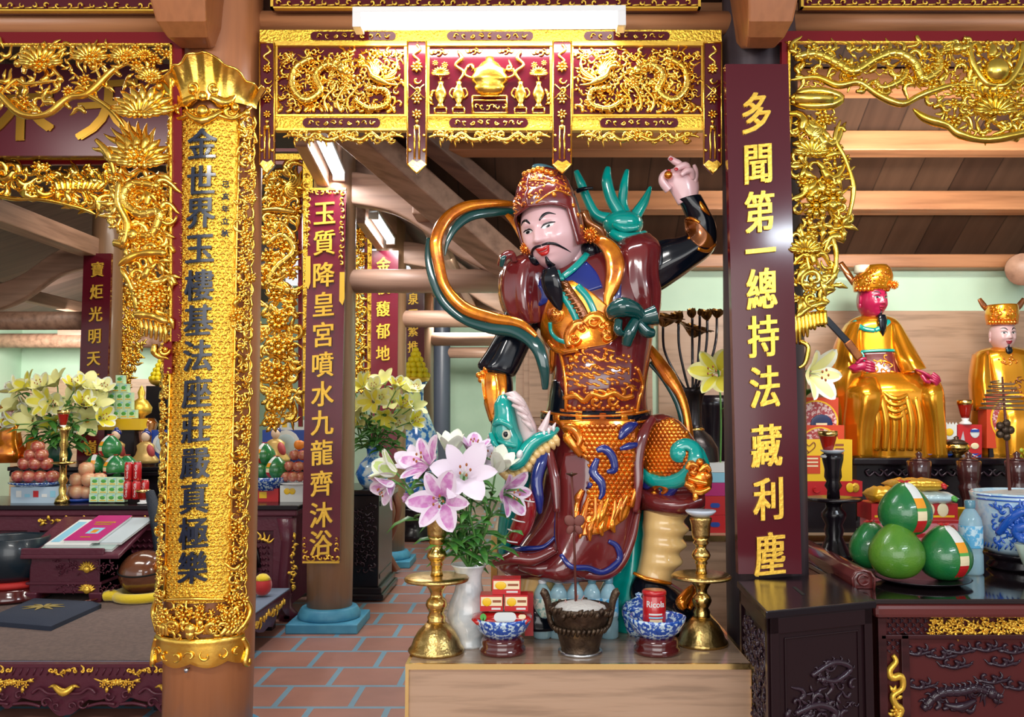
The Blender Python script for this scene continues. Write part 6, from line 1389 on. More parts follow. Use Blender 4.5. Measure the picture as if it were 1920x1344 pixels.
# ---- brass candlesticks
def candlestick(px, d, k, lb):
    o = Q(px, d, TZ0); t = thing('brass_candlestick', lb, 'candlestick', o, 'brass candlesticks on the offering table')
    f = lambda pr: pxprof([(r * k, h * k) for r, h in pr], 3.94)
    mk(lambda b: L1(b, f([(0, 0), (50, 0), (52, 4), (50, 8), (46, 12), (42, 24), (34, 38), (24, 48), (18, 54)]), o, None, 40), 'base', EBR, t)
    mk(lambda b: L1(b, f([(18, 54), (16, 58), (17, 64), (13, 72), (17, 78), (20, 86), (18, 94), (12, 100), (11, 106), (15, 114), (20, 122), (20, 126)]), o, None, 28), 'lower_stem', ABR, t)
    mk(lambda b: L1(b, f([(20, 126), (48, 128), (59, 130), (60, 134), (56, 138), (30, 137), (12, 139)]), o, None, 44), 'drip_tray', EBR, t)
    mk(lambda b: L1(b, f([(12, 139), (10, 146), (10, 156), (13, 160), (11, 164), (17, 170), (19, 176), (16, 183), (10, 189), (11, 195), (16, 200), (13, 205), (17, 210)]), o, None, 28), 'upper_stem', ABR, t)
    mk(lambda b: L1(b, f([(17, 210), (18, 216), (19, 235), (22, 246), (22, 250), (18, 252)]), o, None, 28), 'candle_cup', EBR, t)
    mk(lambda b: L1(b, f([(16, 252), (26, 258), (31, 263), (30, 265), (22, 261), (0, 258)]), o, None, 32), 'wax_dish', mat('pale_blue_dish', (.62, .70, .80), .2, coat=.5), t)
    return t
candlestick(820, 3.94, 1.0, 'tall brass candlestick standing under the pink lilies'); candlestick(1313, 4.07, .955, 'tall brass candlestick beside the yellow trouser leg of the guardian')
# ---- footed bowls
STANDW = mat('red_turned_wood', (.085, .010, .010), .15, coat=1.0)
def footbowl(px, d, lb):
    o = Q(px, d, TZ0); t = thing('porcelain_bowl', lb, 'bowl', o, 'blue and white bowls on the offering table'); f = lambda pr: pxprof(pr, 3.94)
    mk(lambda b: L1(b, f([(0, 0), (40, 0), (43, 4), (42, 10), (38, 14), (40, 20), (38, 26), (34, 30)]), o, None, 36), 'wooden_stand', STANDW, t)
    mk(lambda b: L1(b, f([(20, 28), (30, 30), (44, 42), (52, 58), (54, 66), (51, 66), (48, 58), (38, 44), (24, 36), (0, 35)]), o, None, 40), 'bowl', PORC, t)
    return t
footbowl(943, 3.93, 'blue and white porcelain bowl on red turned stand heaped with red snack boxes'); footbowl(1229, 3.93, 'blue and white porcelain bowl on red turned stand holding one red tin')
def snack(x0, y0, x1, y1):
    def f(c):
        w = x1 - x0; h = y1 - y0
        c.rect(x0 + w * .04, y0 + h * .1, x1 - w * .04, y0 + h * .66, .001, CCRM, .6); c.mb.ell(c.pt(x0 + w * .3, y0 + h * .42, 1), (M(w * .20, c.d), .002, M(h * .26, c.d)), None, 16, 6, CYEL); c.rect(x0 + w * .55, y0 + h * .3, x1 - w * .08, y0 + h * .45, .001, CBRN, 1); c.rect(x0 + w * .5, y0 + h * .78, x1 - w * .1, y0 + h * .9, .001, CWHT, .6)
    return f
zb_ = 3.90
for (x0, y0, x1, y1, d, lb) in ((900, 1116, 943, 1146, 3.90, 'red and cream snack box nearer the candlestick in the heaped bowl'), (946, 1116, 990, 1146, 3.90, 'red and cream snack box nearer the bronze censer in the heaped bowl'), (923, 1086, 976, 1114, 3.92, 'red snack box topmost on the heaped bowl')):
    carton('snack_box', lb, x0, y0, x1, y1, d, .09, CRED, snack(x0, y0, x1, y1), 'red snack boxes in the bowl')
def f(b):
    o = P(941, 1160, 3.93); rows = []
    for i in range(13):
        u = i / 12 * 2 - 1; h = .028 * (1 - u ** 4) ** .5 + .002; rows.append([o + V((M(54, 3.93) * u, .075 * cos(a), h * sin(a) + (.012 if abs(u) > .9 else 0))) for a in [2 * pi * j / 14 for j in range(14)]])
    b.loft(rows)
t = solo('snack_packet', 'crumpled red snack packet lying under the small boxes in the bowl', 'packet', col('foil_red', (.50, .012, .012), .2, coat=.4), f)
c = Carver(3.85); c.pill(926, 1148, 968, 1166, .002, CWHT, 0); c.pill(900, 1150, 912, 1164, .002, CGRN, 0); c.pill(972, 1152, 986, 1160, .002, CCRM, 0); o_ = c.mb.build('printed_label', CWHT, t)
# red tin
o = P(1227, 1178, 3.93); t = thing('sweet_tin', 'red herbal sweet tin standing in the blue and white bowl', 'tin', o)
TIN = col('tin_red', (.50, .012, .016), .22, coat=.5)
mk(lambda b: L1(b, pxprof([(0, 0), (21, 0), (21.5, 2), (21.5, 60), (20.5, 62), (22.5, 62.5), (22.5, 68), (21, 70), (0, 69)], 3.93), o, None, 32), 'can', TIN, t)
def cyw(o, r):
    return type('W', (), {'__matmul__': lambda s, v: V((o.x + (r + v.z) * sin(v.x / r), o.y - (r + v.z) * cos(v.x / r), o.z + v.y))})()
mb = MB(); rr_ = M(21.6, 3.93); text(mb, 'Ricola', .036, cyw(o + V((0, 0, M(47, 3.93))), rr_), None, .0006, .0006, 3, .95, bend='x', bstep=.004); mb.build('lettering', CWHT, t)
b = MB(); W_ = cyw(o, rr_ + .0004)
def wrap(b, W_, x0, x1, z0, z1, m=None, n=10): b.grid([[W_ @ V((x0 + (x1 - x0) * i / n, z, 0)) for i in range(n + 1)] for z in (z0, z1)], m)
wrap(b, W_, -.026, .030, M(1, 3.93), M(20, 3.93), CCRM); wrap(b, W_, -.03, .03, M(28, 3.93), M(31, 3.93), CWHT); wrap(b, W_, -.03, .034, M(22, 3.93), M(25, 3.93), CSKY); wrap(b, cyw(o, rr_ + .0009), -.010, .012, M(5, 3.93), M(17, 3.93), COR); wrap(b, cyw(o, rr_ + .0009), -.006, .008, M(7, 3.93), M(13, 3.93), CRED); b.build('printed_label', CCRM, t)
# ---- bronze censer
cd = 3.93; o = Q(1087, cd, TZ0); t = thing('bronze_censer', 'dark bronze incense bowl with two upright handles filled with pale ash', 'incense burner', o)
BRZ = mat('dark_bronze', (.10, .065, .04), .38, .7, var=(25, (.05, .03, .02), .4, .65), bump=(60, .4))
mk(lambda b: L1(b, pxprof([(0, 0), (37, 0), (38, 3), (35, 8), (38, 20), (46, 48), (54, 74), (58, 84), (56, 86), (50, 78), (0, 76)], cd), o, None, 40), 'bowl', BRZ, t)
def f(b):
    R = random.Random(2)
    for k in range(34):
        a = 2 * pi * k / 34; r = M(52 + 4 * R.random(), cd); h = M(74 + 12 * R.random(), cd); b.tube([o + V((r * cos(a), r * sin(a), h - .015)), o + V((r * 1.05 * cos(a + .06), r * 1.05 * sin(a + .06), h)), o + V((r * cos(a + .14), r * sin(a + .14), h + .008))], [.010, .011, .003], 6)
        a += .1; b.tube([o + V((M(46, cd) * cos(a), M(46, cd) * sin(a), M(40, cd))), o + V((M(52, cd) * cos(a + .1), M(52, cd) * sin(a + .1), M(52, cd)))], [.006, .009], 6)
mk(f, 'relief_band', BRZ, t)
for m_ in (-1, 1):
    mk(lambda b: b.tube([V((o.x + m_ * M(x, cd), o.y, o.z + M(h, cd))) for x, h in cr([(40, 38), (52, 50), (58, 72), (60, 92), (66, 108), (72, 112)], 5)], [M(4, cd), M(5, cd), M(5, cd), M(7, cd), M(8, cd), M(6, cd)], 8), 'handle', BRZ, t)
mk(lambda b: L1(b, pxprof([(51, 76), (44, 86), (24, 92), (0, 94)], cd), o, None, 36, None, lambda a, t_: 1 + .04 * sin(a * 5 + t_ * 7)), 'ash', mat('pale_ash', (.55, .53, .50), .9, bump=(60, .8)), t)
mk(lambda b: L1(b, pxprof([(40, -.0), (41, 1), (41, 5), (37, 6)], cd), o, None, 36), 'foot_ring', mat('pewter', (.5, .5, .5), .3, 1.0), t)
t = thing('joss_holder', 'thin spike with small plate and butterfly ornament rising from the bronze censer', 'incense holder', P(1078, 1130, cd))
ROD = mat('rusty_rod', (.16, .045, .035), .45, .3)
mk(lambda b: b.tube([P(1080, 1135, cd), P(1076, 985, cd), P(1072, 893, cd)], [.006, .005, .005], 8), 'rod', ROD, t)
mk(lambda b: L1(b, [(.004, 0), (.024, .010), (.026, .013), (.004, .010), (.002, .02)], P(1072, 893, cd), None, 16), 'plate', BRZ, t)
def f(b):
    for m_ in (-1, 1):
        for (x, y, a, bb) in ((9, -9, 10, 11), (8, 8, 7, 9)): c0 = P(1077 + m_ * x, 985 + y, cd - .01); b.ell(c0, (M(a, cd), .003, M(bb, cd)), Euler((0, m_ * (.6 if y < 0 else -.5), 0)).to_matrix(), 12, 8)
mk(f, 'butterfly', ROD, t)
def f(b):
    R = random.Random(4)
    for k in range(9): x = 1087 + R.uniform(-34, 34); y0 = 1136 + R.uniform(-3, 6); b.tube([P(x, y0, cd + R.uniform(-.03, .03)), P(x + R.uniform(-14, 14), y0 - R.uniform(8, 26), cd)], .0018, 5)
solo('incense_stub', 'burnt incense stubs poking out of the pale ash', 'incense', mat('stub_pink', (.5, .25, .22), .8), f)['kind'] = 'stuff'
# ---- white vase with lilies
vd = 4.05; o = Q(880, vd, TZ0); t = thing('white_vase', 'white marbled porcelain vase behind the brass candlestick holding the pink lilies', 'vase', o)
mk(lambda b: L1(b, pxprof([(0, 0), (30, 0), (31, 4), (27, 10), (28, 18), (36, 36), (40, 56), (36, 78), (27, 98), (23, 116), (24, 130), (31, 144), (34, 148), (31, 148), (21, 130), (0, 128)], vd), o, None, 36), 'body', mat('marbled_porcelain', (.72, .74, .74), .15, coat=.6, var=(14, (.55, .60, .62), .45, .6)), t)
LEAF = mat('lily_leaf', (.035, .155, .028), .4, var=(30, (.075, .24, .03), .4, .65)); STEM = mat('lily_stem', (.09, .24, .05), .5)
PK = mat('petal_pink', (.56, .20, .48), .5, var=(26, (.74, .56, .71), .40, .66)); PW = mat('petal_white', (.76, .66, .76), .5); PCW = mat('petal_cream_white', (.80, .82, .70), .45); PGR = mat('petal_green_rib', (.55, .68, .25), .45); PY = mat('petal_yellow', (.80, .72, .06), .5); PYW = mat('petal_pale_yellow', (.82, .80, .36), .5); ANT = mat('anther', (.35, .10, .02), .6)
def petal(b, c, R, L, w, curl, az, m1, m2, nl=8):
    rows = []; q = Matrix.Rotation(az, 3, 'Z')
    for i in range(nl + 1):
        u = i / nl; r = L * (.12 + .88 * sin(min(u, 1) * 1.5) * (.35 + .65 * u) * curl); z = L * (u - .45 * curl * u ** 2.2); ww = w * (sin(pi * min(.98, .06 + .92 * u) ** .85) ** .8) * (1 if u < .98 else .3)
        rows.append([c + R @ (q @ V((r - .25 * abs(k) * 0 , ww * k, z + .12 * w * k * k))) for k in (-1, -.55, 0, .55, 1)])
    n0 = len(b.v); b.v += [p for r in rows for p in r]; a, e_ = b.mi(m1), b.mi(m2)
    for i in range(nl):
        for k in range(4): b.f.append((n0 + i * 5 + k, n0 + i * 5 + k + 1, n0 + i * 5 + 6 + k, n0 + i * 5 + 5 + k)); b.m.append(a if k in (1, 2) and i < nl - 1 else e_); b.s.append(True)
def lily(name, lb, c, dr, L, curl, m1, m2, root=None, cat='flower', group=None, seed=1, anth=True, leafm=LEAF, nleaf=3):
    c = V(c); R = V(dr).normalized().to_track_quat('Z', 'Y').to_matrix(); t = thing(name, lb, cat, c, group); rnd = random.Random(seed)
    for k in range(6):
        b = MB(); petal(b, c, R, L * (1 if k % 2 else .94), L * (.34 if k % 2 else .25), curl, pi / 3 * k + rnd.uniform(-.12, .12), m1, m2); b.build('petal', m1, t)
    if anth:
        b = MB()
        for k in range(5): a = k * 1.25; e_ = c + R @ V((.16 * L * cos(a), .16 * L * sin(a), L * .62)); b.tube([c, c + R @ V((.05 * L * cos(a), .05 * L * sin(a), L * .4)), e_], L * .012, 5, PCW); b.ell(e_, (L * .035, L * .035, L * .05), None, 6, 4, ANT)
        b.build('stamen', ANT, t)
    if root is not None:
        r0 = V(root); mid = (c + r0) / 2 + V((rnd.uniform(-.03, .03), rnd.uniform(-.02, .03), .04))
        sp = cr([r0, mid, c - R @ V((0, 0, L * .1)), c + R @ V((0, 0, L * .05))], 6); mk(lambda b: b.tube(sp, L * .035, 6), 'stem', STEM, t)
        for k in range(nleaf):
            i = 3 + int(rnd.random() * 9); p = V(sp[min(i, len(sp) - 1)]); a = rnd.uniform(0, 6.28); ln = L * rnd.uniform(.6, 1.05); d_ = V((cos(a), sin(a) * .7 - .3, rnd.uniform(-.35, .5)))
            mk(lambda b: b.tube([p, p + d_ * ln * .35 + V((0, 0, ln * .12)), p + d_ * ln * .75 + V((0, 0, ln * .06)), p + d_ * ln - V((0, 0, ln * .12))], [L * .03, L * .14, L * .11, L * .01], 8, None, .14, (0, -.3, 1)), 'leaf', leafm, t)
    return t
rt = o + V((0, 0, M(140, vd)))
blooms = [(742, 888, -.05, (-.9, -.3, .5), 0.133, .55, PGR, PCW, 'half-open greenish white lily leaning out over the brick aisle'),
 (738, 906, -.08, (-.8, -.5, -.55), 0.116, .8, PK, PW, 'drooping pink lily lowest at the aisle edge of the bouquet'),
 (808, 876, -.02, (-.6, -.6, .55), 0.142, .9, PK, PW, 'wide open pink lily behind the candlestick below the white trumpet'),
 (846, 852, .02, (.0, -.25, 1), 0.125, .45, PCW, PCW, 'upright white trumpet lily topmost in the bouquet'),
 (870, 893, -.10, (.1, -.9, .35), 0.150, 1.0, PW, PW, 'large pale lily facing the viewer in the middle of the bouquet'),
 (829, 938, -.15, (-.1, -.95, .05), 0.142, 1.0, PK, PW, 'pink lily just above the candlestick dish'),
 (931, 884, .0, (.45, -.3, .85), 0.129, .45, PCW, PCW, 'white trumpet lily against the dragon jaw'),
 (944, 922, -.05, (.7, -.6, -.1), 0.125, .9, PK, PW, 'pink lily hanging before the dragon neck'),
 (885, 852, .06, (.2, -.3, .9), 0.112, .75, PK, PW, 'small pink lily behind the large pale bloom'),
 (782, 878, .06, (-.4, -.5, .7), 0.120, .75, PW, PW, 'pale lily between the greenish bloom and the pink one'),
 (905, 872, .06, (.3, -.5, .6), 0.120, .85, PW, PW, 'pale pinkish lily beneath the trumpet by the dragon'),
 (778, 935, -.06, (-.8, -.3, .1), 0.060, .25, PK, PK, 'closed pink lily bud beside the drooping bloom')]
for i, (x, y, dy, dr, L, cu, a, e_, lb) in enumerate(blooms): lily('lily', lb, P(x, y, vd + dy), dr, L, cu, a, e_, rt, 'flower', 'lilies in the white vase', i + 3, cu > .6, LEAF, 5)
def sprig(name, lb, root, pts, d, r0, nl, seed, L=.14, m=LEAF):
    t = thing(name, lb, 'leaf spray', root, 'green lily leaf sprays'); rnd = random.Random(seed); sp = cr([root] + [P(x, y, d + dd) for x, y, dd in pts], 6)
    mk(lambda b: b.tube(sp, r0, 6), 'stem', STEM, t)
    for k in range(nl):
        p = V(sp[int(len(sp) * (.15 + .8 * k / nl))]); a = k * 2.4 + rnd.random(); ln = L * rnd.uniform(.7, 1.15); d_ = V((cos(a), sin(a) * .6 - .3, rnd.uniform(-.3, .35)))
        mk(lambda b: b.tube([p, p + d_ * ln * .35 + V((0, 0, ln * .14)), p + d_ * ln * .75 + V((0, 0, ln * .05)), p + d_ * ln - V((0, 0, ln * .15))], [L * .03, L * .13, L * .11, L * .01], 8, None, .14, (0, -.3, 1)), 'leaf', m, t)
for i, (pts, lb) in enumerate((([(860, 1020, -.05), (845, 960, -.1), (850, 920, -.1)], 'leafy lily stem behind the candlestick neck'), ([(900, 1020, -.05), (915, 980, -.08), (905, 930, -.08)], 'leafy lily stem in front of the dragon neck'), ([(890, 1010, -.1), (880, 960, -.14), (885, 920, -.1)], 'leafy lily stem in the middle of the white vase'), ([(912, 1040, -.04), (935, 1020, -.06), (955, 1000, -.06)], 'leafy lily stem spreading towards the maroon hem'), ([(860, 1035, -.06), (840, 1025, -.1), (826, 1010, -.08)], 'leafy lily stem hanging over the vase rim'), ([(868, 1000, -.02), (820, 975, -.04), (760, 975, -.06)], 'leafy lily stem reaching over the brick aisle'))): sprig('lily_spray', lb, rt, pts, vd, .005, 11, 30 + i)
# ---- water bottles behind the censer
WAT = mat('clear_bottle_plastic', (.50, .78, .90), .08, trans=.5, spec=.6); 
def bottle(px, d, z, k, cap, lab, lb, grp):
    o = Q(px, d, z); t = thing('water_bottle', lb, 'bottle', o, grp); f = lambda pr: pxprof([(r * k, h * k) for r, h in pr], 4.18)
    mk(lambda b: L1(b, f([(0, 0), (15, 0), (17, 3), (17, 30), (15.5, 34), (17, 38), (17, 74), (15, 84), (9, 95), (6.5, 98), (6.5, 102), (0, 102)]), o, None, 24), 'bottle_body', WAT, t)
    mk(lambda b: L1(b, f([(7.5, 99), (7.8, 100), (7.8, 110), (7, 111), (0, 111)]), o, None, 18), 'cap', cap, t)
    mk(lambda b: L1(b, f([(17.3, 40), (17.4, 41), (17.4, 72), (17.3, 73)]), o, None, 24), 'paper_label', lab, t); return t
CAPB = col('cap_blue', (.02, .25, .62)); CAPW = col('cap_white', (.7, .75, .8)); LABB = mat('bottle_label_blue', (.10, .42, .70), .35, var=(30, (.55, .75, .85), .5, .56)); LABG = mat('bottle_label_green', (.18, .42, .38), .35, var=(40, (.70, .74, .62), .45, .55))
for px, cap, lab, lb in ((1017, CAPW, LABG, 'white-capped water bottle beside the heaped snack bowl'), (1047, CAPW, LABG, 'white-capped water bottle behind the near handle of the censer'), (1078, CAPB, LABB, 'blue-capped water bottle hidden behind the incense rod'), (1109, CAPB, LABB, 'blue-capped water bottle behind the pale ash'), (1141, CAPB, LABB, 'blue-capped water bottle beside the lidded porcelain jar')): bottle(px, 4.19, TZ0, 1.0, cap, lab, lb, 'water bottles behind the censer')
o = Q(1196, 4.24, TZ0); t = thing('porcelain_jar', 'small blue and white lidded jar behind the bowl with the red tin', 'jar', o)
mk(lambda b: L1(b, pxprof([(0, 0), (20, 0), (24, 10), (31, 34), (32, 46), (30, 46), (0, 44)], 4.24), o, None, 32), 'body', PORC, t); mk(lambda b: L1(b, pxprof([(31, 47), (32, 50), (24, 60), (10, 66), (5, 70), (7, 75), (0, 78)], 4.24), o, None, 32), 'lid', PORC, t)
carton('red_box', 'narrow red box standing between the heaped bowl and the first bottle', 984, 1112, 1000, 1192, 4.12, .05, CRED)
# ================================================================ shrine side offerings
POM = mat('pomelo_skin', (.07, .22, .02), .28, coat=.4, var=(9, (.11, .27, .025), .4, .65), bump=(120, .15)); POMD = mat('pomelo_skin_dark', (.012, .16, .045), .25, coat=.6, var=(9, (.025, .20, .04), .4, .65), bump=(120, .15))
def pomelo(px, py, d, r, lb, m, grp, label_at=None, tie=True, lean=0.):
    o = P(px, py + r, d); t = thing('pomelo', lb, 'pomelo', o, grp); rr = M(r, d); R = Euler((0, lean, 0)).to_matrix()
    pr = [(0, 0), (.35, .03), (.7, .2), (.95, .55), (1.0, .9), (.92, 1.25), (.70, 1.6), (.45, 1.86), (.22, 2.02), (0, 2.05)]
    pf = [(a * rr, b_ * rr) for a, b_ in [(q[0], q[1]) for q in cr(pr, 3)]]
    c0 = o + V((0, 0, rr)); 
    def tr(v): return c0 + R @ (v - c0)
    def f(b): L1(b, [(max(a, 1e-4), h) for a, h in pf], o, None, 32); b.v = [tr(v) for v in b.v]
    mk(f, 'fruit', m, t)
    if tie: mk(lambda b: [b.tube([tr(c0 + V((0, 0, rr * .98))), tr(c0 + V((.10 * rr * cos(a), .10 * rr * sin(a), rr * 1.08))), tr(c0 + V((.28 * rr * cos(a), .28 * rr * sin(a), rr * 1.12)))], [rr * .06, rr * .05, rr * .02], 6) for a in (0.3, 1.8, 3.4, 5)], 'red_tie', CRED, t)
    if label_at is not None:
        def band(b):
            prc = [(a, h) for a, h in pf if h > rr * .15]
            n = len(prc)
            for i in range(n - 1):
                f_ = i / n; m_ = CRED if f_ < .18 else (CCRM if f_ < .3 else (CGRN if f_ < .36 else (COR if f_ < .46 else CWHT))) if f_ < .9 else CRED
                rows = []
                for a, h in (prc[i], prc[i + 1]):
                    rows.append([tr(o + V((a * 1.015 * sin(q), -a * 1.015 * cos(q), h + rr * .01))) for q in [label_at + (u - .5) * min(1.2, .42 * rr / max(a, rr * .2)) for u in (0, .33, .66, 1)]])
                b.grid(rows, m_)
        mk(band, 'paper_band', CWHT, t)
    return t
pd_ = 4.07
t = solo('dark_plate', 'dark round plate under the four pomelos on the glossy table', 'plate', BWOOD, lambda b: L1(b, pxprof([(0, 0), (60, 0), (84, 8), (86, 10), (80, 9), (0, 4)], pd_), Q(1724, pd_ + .02, RZ), None, 40))
pomelo(1636, 1024, pd_ + .16, 42, 'green pomelo half hidden behind the yellowish one', POMD, 'pomelos on the dark plate', None, True, -.1)
pomelo(1682, 1034, pd_ - .02, 50, 'yellowish green pomelo in front without a paper band', POM, 'pomelos on the dark plate', None)
pomelo(1772, 1038, pd_ - .0, 49, 'green pomelo with paper band beside the water bottle', POMD, 'pomelos on the dark plate', .34)
pomelo(1698, 956, pd_ + .03, 48, 'green pomelo with paper band topmost on the pile', POMD, 'pomelos on the dark plate', .28)
bottle(1817, 4.3, RZ, 1.26, CAPB, LABB, 'blue-capped water bottle between the pomelos and the blue dragon censer', 'water bottles on the glossy table')
# big porcelain censer
o = Q(1915, 4.45, RZ); t = thing('porcelain_censer', 'large blue and white dragon-painted incense pot on dark stand', 'incense burner', o)
mk(lambda b: L1(b, pxprof([(0, 0), (58, 0), (64, 6), (56, 14), (60, 20), (70, 26), (70, 30)], 4.45), o, None, 36), 'stand', BWOOD, t)
mk(lambda b: L1(b, pxprof([(60, 30), (74, 40), (84, 80), (88, 130), (90, 140), (86, 142), (82, 134), (0, 130)], 4.45), o, None, 44), 'pot', mat('pale_blue_porcelain', (.55, .74, .86), .1, coat=.8, var=(40, (.40, .64, .84), .5, .62)), t)
c = BoxCarver(lambda x, y, l: cyw(o + V((0, 0, M(40, 4.45))), M(74 + 14.5 * min(1, max(0, y) / 60), 4.45) + .0012 + l * .0002) @ V((M(x, 4.45), M(y, 4.45), 0)), 4.45 / F); c.wm = 1.5
c.dragon([(-82, 30), (-60, 62), (-38, 74), (-30, 52), (-52, 40), (-40, 24), (-16, 34), (-8, 58), (-20, 70)], 9, 1, 0); c.scatter([(-95, 8), (20, 8), (20, 82), (-95, 82)], 15, 3, 'fslf', (.7, 1.1)); c.scatter([(30, 8), (80, 8), (80, 82), (30, 82)], 15, 4, 'fsl', (.7, 1))
for k in range(30): c.stroke([(-130 + k * 9, 2, 0), (-126 + k * 9, 10, 0)], 1.6, 5, 1)
for y in (90, 97): c.stroke([(x, y, 0) for x in range(-130, 131, 13)], 1.6, 5, 2)
c.build('painted_dragon', mat('cobalt_glaze', (.015, .10, .50), .12, coat=.8), t)
mb = MB(); text(mb, '出', .10, cyw(o + V((0, 0, M(86, 4.45))), M(89, 4.45)), None, .0006, 0, 2, brush=.02, bend='x', bstep=.01); mb.build('painted_character', CBLU, t)
mk(lambda b: L1(b, pxprof([(82, 135), (40, 142), (0, 146)], 4.45), o, None, 30), 'ash', mat('pale_ash', (.55, .53, .50), .9), t)
t = thing('coil_incense_stand', 'tall rusty rod carrying a hanging coil of incense above the blue dragon pot', 'incense holder', P(1893, 930, 4.45))
mk(lambda b: b.tube([P(1894, 935, 4.45), P(1886, 800, 4.45), P(1879, 706, 4.45)], [.008, .007, .005], 8), 'rod', ROD, t)
def f(b):
    c = Carver(4.44); c.mb = b
    for k in range(5): a = k * 1.256; c.ball(1884 + 11 * cos(a), 806 + 13 * sin(a), 8, 2)
    c.ball(1884, 806, 8, 4)
mk(f, 'flower_ornament', BRZ, t)
def f(b):
    c0 = P(1880, 768, 4.45); n = 150
    b.tube([c0 + V((M(40 - 22 * i / n, 4.45) * cos(i * .28), M(40 - 22 * i / n, 4.45) * sin(i * .28), M(54, 4.45) * i / n)) for i in range(n)], .0042, 6)
mk(f, 'incense_coil', mat('incense_brown', (.22, .13, .06), .9), t)
o = Q(1935, 4.2, RZ); solo('jade_bowl', 'pale celadon bowl on reddish foot cut by the picture edge', 'bowl', mat('celadon', (.45, .55, .45), .15, coat=.6), lambda b: L1(b, pxprof([(0, 0), (14, 0), (16, 14), (24, 34), (34, 62), (31, 62), (0, 40)], 4.2), o, None, 28))
# packets behind the pomelos
FOILG = mat('gold_foil', (.75, .42, .04), .25, .6, bump=(40, .4)); FOILY = mat('yellow_foil', (.80, .42, .02), .25, .3, bump=(40, .4)); FOILW = mat('white_foil', (.55, .72, .76), .25, .2, bump=(40, .3))
def packet(lb, x0, y0, x1, y1, d, m, deco=None):
    def f(b):
        a, e_ = P(x0, (y0 + y1) / 2, d), P(x1, (y0 + y1) / 2, d); h = M((y1 - y0) / 2, d); rows = []
        for i in range(13):
            u = i / 12 * 2 - 1; hh = h * ((1 - abs(u) ** 5) ** .6 * .9 + .12); rows.append([(a + e_) / 2 + (e_ - a) / 2 * u + V((0, .09 * cos(q), hh * sin(q) * (1 + .1 * sin(i * 2.3 + q)))) for q in [2 * pi * j / 14 for j in range(14)]])
        b.loft(rows)
        if deco: b.tube([(a * (1 - s_) + e_ * s_) + V((0, -.088, 0)) for s_ in (.86, .92, .97)], [.012, .022, .006], 8, deco, .5)
    return solo('snack_packet', lb, 'packet', m, f, 'snack packets behind the pomelos')
def deco_red(c):
    for k in range(4): c.mb.ell(c.pt(1690 + k * 26, 956, 1), (M(11, c.d), .003, M(13, c.d)), None, 12, 6, CCRM)
    c.rect(1640, 966, 1790, 970, .001, CYEL, 1)
carton('biscuit_box', 'red biscuit box with pale biscuit print behind the pomelos', 1634, 944, 1796, 976, 4.55, .2, CRED, deco_red, 'boxes behind the pomelos')
carton('sausage_box', 'pink and red box with sausage print under the red biscuit box', 1640, 976, 1801, 1040, 4.52, .2, CPNK, lambda c: (c.stroke([(1765, 1002, 1), (1790, 990, 2)], 7, 8, 2, mat('sausage_print', (.55, .12, .08), .4)), c.rect(1640, 976, 1801, 981, .001, CRED, .5), c.rect(1640, 1000, 1760, 1008, .001, CRED, .5)), 'boxes behind the pomelos')
packet('white and green packet on the red biscuit box', 1676, 920, 1784, 944, 4.6, FOILW, CGRN); packet('shiny gold patterned packet topmost of the pile behind the pomelos', 1664, 896, 1764, 921, 4.62, FOILG, CRED); packet('crumpled yellow packet beside the topmost pomelo', 1628, 912, 1682, 942, 4.58, FOILY)
carton('yellow_box', 'yellow box edge showing behind the blue-capped bottle', 1794, 954, 1834, 1043, 4.75, .1, CYEL)
# black wooden candle stand
o = Q(1562, 4.62, RZ); t = thing('wooden_candle_stand', 'black turned wooden candle stand beside the tall couplet board', 'candlestick', o)
f_ = lambda pr: pxprof(pr, 4.62)
mk(lambda b: (b.box(o + V((0, 0, M(4, 4.62))), (M(70, 4.62), M(60, 4.62), M(8, 4.62))), L1(b, f_([(32, 8), (28, 18), (20, 36), (15, 48), (18, 60), (15, 70), (22, 84), (22, 92), (14, 102), (15, 112)]), o)), 'base', BWOOD, t)
mk(lambda b: L1(b, f_([(15, 110), (48, 114), (52, 117), (48, 120), (12, 119)]), o, None, 36), 'tray', BWOOD, t)
mk(lambda b: L1(b, f_([(12, 119), (11, 134), (16, 142), (12, 150), (16, 158), (15, 172), (19, 190), (20, 200), (16, 202), (0, 200)]), o), 'stem', BWOOD, t)
mk(lambda b: L1(b, f_([(14, 201), (21, 206), (22, 208), (0, 206)]), o), 'dish', mat('pale_blue_dish', (.62, .70, .80), .2), t)
GL = mat('red_glass', (.45, .02, .01), .08, trans=.3, coat=.5); GLR = mat('gilt_rim', (.9, .62, .2), .2, 1.0)
def cup(px, py, d, w, h, lb):
    o = P(px, py, d); t = thing('glass_lamp', lb, 'candle', o, 'red glass oil lamps'); f = lambda pr: [(M(r * w / 16, d), M(z * h / 46, d)) for r, z in pr]
    mk(lambda b: L1(b, f([(0, 0), (12, 0), (13, 3), (6, 8), (8, 12), (0, 12)]), o), 'foot', mat('clear_glass', (.8, .8, .8), .08, spec=.8), t)
    mk(lambda b: L1(b, f([(7, 11), (10, 20), (14, 36), (15, 38), (0, 38)]), o), 'red_glass', GL, t); mk(lambda b: L1(b, f([(15, 37), (16, 40), (16, 46), (13, 46), (0, 43)]), o), 'rim', GLR, t)
cup(1553, 858, 4.62, 18, 50, 'red glass oil lamp on the black wooden candle stand')
cup(1638, 796, 6.12, 14, 46, 'red glass oil lamp on the red tower-print box nearer the yellow lily'); cup(1810, 796, 6.12, 14, 46, 'red glass oil lamp on the red tower-print box between the two dignitaries')
